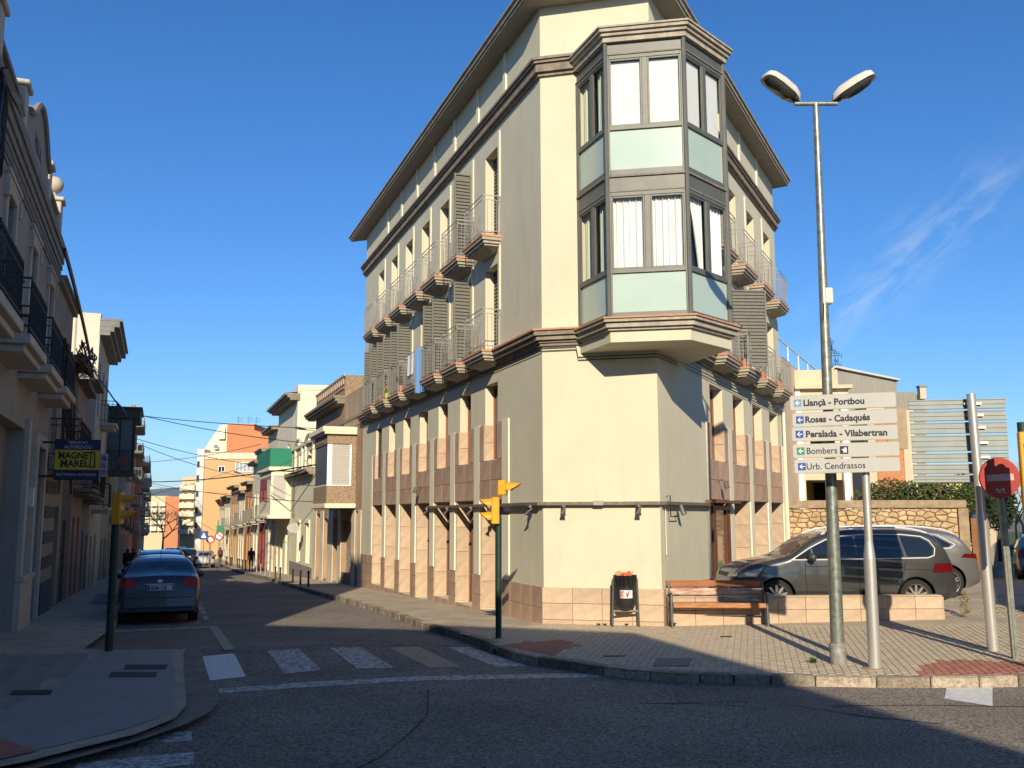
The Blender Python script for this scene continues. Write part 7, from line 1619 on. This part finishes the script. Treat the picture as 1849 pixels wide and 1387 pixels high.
for k in range(5): b.tube([Vector(vp(8 + k * 2, 118, .22)), Vector(vp(22 + k * 2, 160, .2)), Vector(vp(34 + k * 2, 182, .18)), Vector(vp(43 + k, 205, .16))], .02, 4)
tag(b.build('cable_coil', BLACK, origin=c0), 'coiled bundle of black cable hanging under the villa cornice', 'cables')
# wall mounted street lamps
def wall_lamp(pw, ph, label, tail=None):
    pw, ph = Vector(pw), Vector(ph); t = thing('wall_lamp', pw, label, 'street lamp'); d = (ph - pw).normalized()
    MB().tube([pw, pw.lerp(ph, .5) + Vector((0, 0, .05)), ph], .025, 6).build('bracket', GALV, t); b = MB(); s_ = d.cross(Vector((0, 0, 1))).normalized(); n_ = 10; up = Vector((0, 0, 1))
    prof = [(-.05, .03, .03), (.1, .09, .07), (.3, .14, .1), (.5, .13, .09), (.6, .04, .02)]
    for t_, hw_, hz in prof: b.v += [tuple(ph + d * t_ + s_ * hw_ * math.cos(2 * math.pi * k / n_) + up * hz * (math.sin(2 * math.pi * k / n_) * (1 if math.sin(2 * math.pi * k / n_) > 0 else .5))) for k in range(n_)]
    b.f = [(i * n_ + k, i * n_ + (k + 1) % n_, (i + 1) * n_ + (k + 1) % n_, (i + 1) * n_ + k) for i in range(4) for k in range(n_)] + [tuple(range(n_)), tuple(range(4 * n_, 5 * n_))]
    b.build('lamp_head', mat('grey_lamp_head', (.13, .15, .17), .4, metal=.4), t, smooth=True); return t
a_ = VV.on(150, 640, .1)[0]; wall_lamp(VV.P(a_, 0, VV.on(150, 640)[1] - .1), VV.P(a_ + .2, 1.15, VV.on(178, 634, 1.15)[1]), 'grey street lamp on a bracket by the cable tangle, left side')
a_ = VV.on(215, 830)[0]; wall_lamp(VV.P(a_, 0, 3.4), VV.P(a_, 1.3, 3.6), 'grey street lamp on the shaded wall far down the left side')
a_ = FL.on(573, 772)[0]; wall_lamp(FL.P(a_, 0, 6.25), FL.P(a_ + .1, .55, 6.35), 'small street lamp fixed to the brown house front, right side of the street')
a_ = FL.on(468, 862)[0]; wall_lamp(FL.P(a_, 0, 4.9), FL.P(a_, 1.4, 5.3), 'long armed street lamp on the dark red house')
# hanging signs of the left row
def board(name, pxa, pxb, pya, pyb, w0, label, edge, cat='sign'):
    uu_ = VV.on(pxa, (pya + pyb) / 2, w0)[0]; f = Fr(along(VV, uu_, w0), 0, True); f.u = VV.w.copy(); f.w = -VV.u
    a, c = f.on(pxa, (pya + pyb) / 2)[0], f.on(pxb, (pya + pyb) / 2)[0]; z0, z1 = f.on((pxa + pxb) / 2, pyb)[1], f.on((pxa + pxb) / 2, pya)[1]
    pt_ = f.P((a + c) / 2, 0, z0); t = thing(name, pt_, label, cat); o = MB().fbox(f, a, c, -.16, 0, z0, z1).build('sign_box', edge, t, bevel=.01)
    MB().fbox(f, a - .35, a, -.09, -.06, z1 - .1, z1 - .05).build('bracket', BLACK, t); MB().fbox(f, a - .35, a, -.09, -.06, z0 + .05, z0 + .1).build('bracket', BLACK, t)
    return t, o, f, a, c, z0, z1
t, o, f, a, c, z0, z1 = board('hanging_sign', 97, 180, 789, 862, .35, 'dark blue and yellow projecting car electrics sign on the striped house', mat('sign_navy', (.012, .018, .06), .5, var=.1))
hz, wz = z1 - z0, c - a; MB().fbox(f, a + .01, c - .01, .001, .004, z0 + hz * .245, z0 + hz * .735).build('yellow_panel', mat('sign_yellow', (.58, .40, .01), .5, var=.12), o)
def fit(txt, cx1, cz1, width, height, m_, bold, par, f, a, c, z0, z1, nm='lettering', shear=0, arch=0):
    tx = text(nm, txt, height * 1.4, m_, par, f.P(cx1, .006, cz1), f.u, bold=bold, align='CENTER', depth=.001)
    root = par
    while root.parent is not None: root = root.parent
    o0 = Vector(f.P(cx1, .006, cz1)) - Vector(root.location); xs_ = [(v.co - o0).dot(f.u) for v in tx.data.vertices]; zs_ = [(v.co - o0).z for v in tx.data.vertices]; w_ = max(xs_) - min(xs_); h_ = max(zs_) - min(zs_); mx2, mz2 = (max(xs_) + min(xs_)) / 2, (max(zs_) + min(zs_)) / 2
    for v in tx.data.vertices:
        x = ((v.co - o0).dot(f.u) - mx2) * width / w_; z = ((v.co - o0).z - mz2) * height / h_; z = z * (1 + arch * (abs(x) / (width / 2)) ** 2 * (1 if arch else 0)) + shear * x
        n_ = (v.co - o0).dot(f.w); v.co = o0 + f.u * x + Vector((0, 0, z)) + f.w * n_
    return tx
INKY = mat('sign_black', (.015, .015, .02)); WT = mat('dim_white_letter', (.40, .40, .40), .6); cxm = (a + c) / 2
fit('SERVICIO', cxm, z0 + hz * .92, wz * .42, hz * .075, WT, .002, o, f, a, c, z0, z1); fit('AUTORIZADO', cxm, z0 + hz * .81, wz * .60, hz * .085, WT, .002, o, f, a, c, z0, z1)
fit('MAGNETI', cxm - .01, z0 + hz * .60, wz * .80, hz * .17, INKY, .007, o, f, a, c, z0, z1, arch=.25); fit('MARELLI', cxm + .02, z0 + hz * .40, wz * .76, hz * .17, INKY, .007, o, f, a, c, z0, z1, arch=.25)
fit('ELECTRONICA AUTOMOVIL', cxm, z0 + hz * .13, wz * .88, hz * .06, WT, .002, o, f, a, c, z0, z1)
t, o, f, a, c, z0, z1 = board('hanging_sign', 160, 193, 815, 857, .35, 'white projecting sign with blue letters half hidden behind the navy one', mat('sign_white_box', (.42, .42, .41), .6)); hz, wz = z1 - z0, c - a; BL2 = mat('sign_letter_blue', (.01, .06, .16), .5)
for k, s_ in enumerate(('OVIL', 'OL', 'ICO')): fit(s_, c - wz * (.30, .24, .26)[k], z0 + hz * (.80, .50, .20)[k], wz * (.56, .34, .42)[k], hz * .2, BL2, .006, o, f, a, c, z0, z1)
# grey oval sign and small round road signs on the right row
a_ = FL.on(552, 950)[0]; f = Fr(along(FL, a_, .1), 0, True); f.u = FL.w.copy() * 1; f.w = -FL.u; b = MB(); z_ = 1.5
b.add([f.P(.45 + .45 * math.cos(k * math.pi / 12) * (1 if math.cos(k * math.pi / 12) > 0 else .35), 0, z_ + .26 * math.sin(k * math.pi / 12)) for k in range(24)], [tuple(range(24))]); b.extrude([f.P(.45 + .45 * math.cos(k * math.pi / 12) * (1 if math.cos(k * math.pi / 12) > 0 else .35), -.05, z_ + .26 * math.sin(k * math.pi / 12)) for k in range(24)], f.w * .048)
tag(b.build('blank_sign', mat('pale_grey_panel', (.40, .40, .36), .6), origin=f.P(0, 0, z_)), 'blank pale grey rounded sign projecting from the moulded cream house', 'sign')
def road_sign(px, py, Y, r_, col, inner, label, tri=False):
    c = atY(px, py, Y); g0 = G(c.x, c.y); t = thing('road_sign', (c.x, c.y, g0), label, 'road sign'); MB().tube([(c.x, c.y + .03, g0), (c.x, c.y + .03, c.z + r_)], .03, 6).build('post', GALV, t)
    d = MB(); d.lathe([(r_, 0), (r_, .02)], 20, (c.x, c.y, c.z), 'y'); o = d.build('disc', col, t); d = MB(); d.lathe([(r_ * .72, -.004), (r_ * .72, .0)], 20, (c.x, c.y, c.z), 'y'); d.build('disc_centre', inner, o); return t
road_sign(377, 971, 84, .32, REDS, WHT, 'round red rimmed sign under the blue square crossing sign'); road_sign(379.5, 971, 79, .32, REDS, WHT, 'round red rimmed sign right of the blue square one'); road_sign(394.5, 965, 76, .36, REDS, WHT, 'larger round red rimmed sign on the sunlit row')
c = atY(366.5, 963.5, 83); t = thing('road_sign', (c.x, c.y, G(c.x, c.y)), 'blue square pedestrian crossing sign far down the left street', 'road sign'); MB().box(c.x - .36, c.x + .36, c.y, c.y + .03, c.z - .36, c.z + .36).build('panel', BLU, t); MB().add([(c.x - .24, c.y - .01, c.z - .22), (c.x + .24, c.y - .01, c.z - .22), (c.x, c.y - .01, c.z + .25)], [(0, 1, 2)]).build('triangle', WHT, t); MB().tube([(c.x, c.y + .05, G(c.x, c.y)), (c.x, c.y + .05, c.z)], .03, 6).build('post', GALV, t)
c = FL.P(FL.on(412, 948)[0], .6, 2.0); t = thing('pharmacy_sign', c, 'small green projecting sign on the far sunlit row', 'sign'); MB().box(c[0] - .7, c[0] + .1, c[1], c[1] + .1, .2, 1.1).build('panel', GRS, t)
c = atY(1755, 934, 33); tag(MB().box(c.x - .14, c.x + .14, c.y, c.y + .04, c.z - .1, c.z + .1).build('small_sign', BLU, origin=c), 'small dark blue plate sign above the green fence', 'sign')
c = atY(1790, 942, 60); t = thing('waste_container', (c.x, c.y, G(c.x, c.y)), 'dark container with a yellow lid far along the right street', 'container'); b = MB(); gz2 = G(c.x, c.y); b.box(c.x - .5, c.x + .5, c.y, c.y + .9, gz2, gz2 + 1.5); b.build('container_body', mat('dark_blue_bin', (.02, .03, .05), .6), t, bevel=.05); b = MB(); b.lathe([(.4, 0), (.35, .25), (.05, .35)], 12, (c.x, c.y + .4, gz2 + 1.5)); b.build('lid', mat('yellow_lid', (.6, .42, .05), .5), t, smooth=True)
p = gp(1700, 1066); b = MB(); leaves(b, (8.95, 19.3, G(9, 19.3) + .25), .22, 160, .03, 4, (.5, .5, 1.4), 0); tag(b.build('weed', mat('dry_weed', (.22, .17, .06), .9, var=.4), origin=(8.95, 19.3, .1)), 'dry weed clump at the right end of the low wall', 'weed')
bpy.context.view_layer.update()
# ================================================================== AIR
hz_ = MB().box(-7000, 7000, -3100, 10600, -7.2, 440).build('haze', mat('haze_tmp', (1, 1, 1)))
hm_ = bpy.data.materials.new('haze_air'); hm_.use_nodes = True; hn = hm_.node_tree; hn.nodes.remove(hn.nodes['Principled BSDF'])
pv = hn.nodes.new('ShaderNodeVolumePrincipled'); pv.inputs['Color'].default_value = (.72, .84, 1, 1); pv.inputs['Density'].default_value = 4.2e-5
hn.links.new(pv.outputs[0], hn.nodes['Material Output'].inputs['Volume']); hz_.data.materials.clear(); hz_.data.materials.append(hm_); hz_['kind'] = 'stuff'
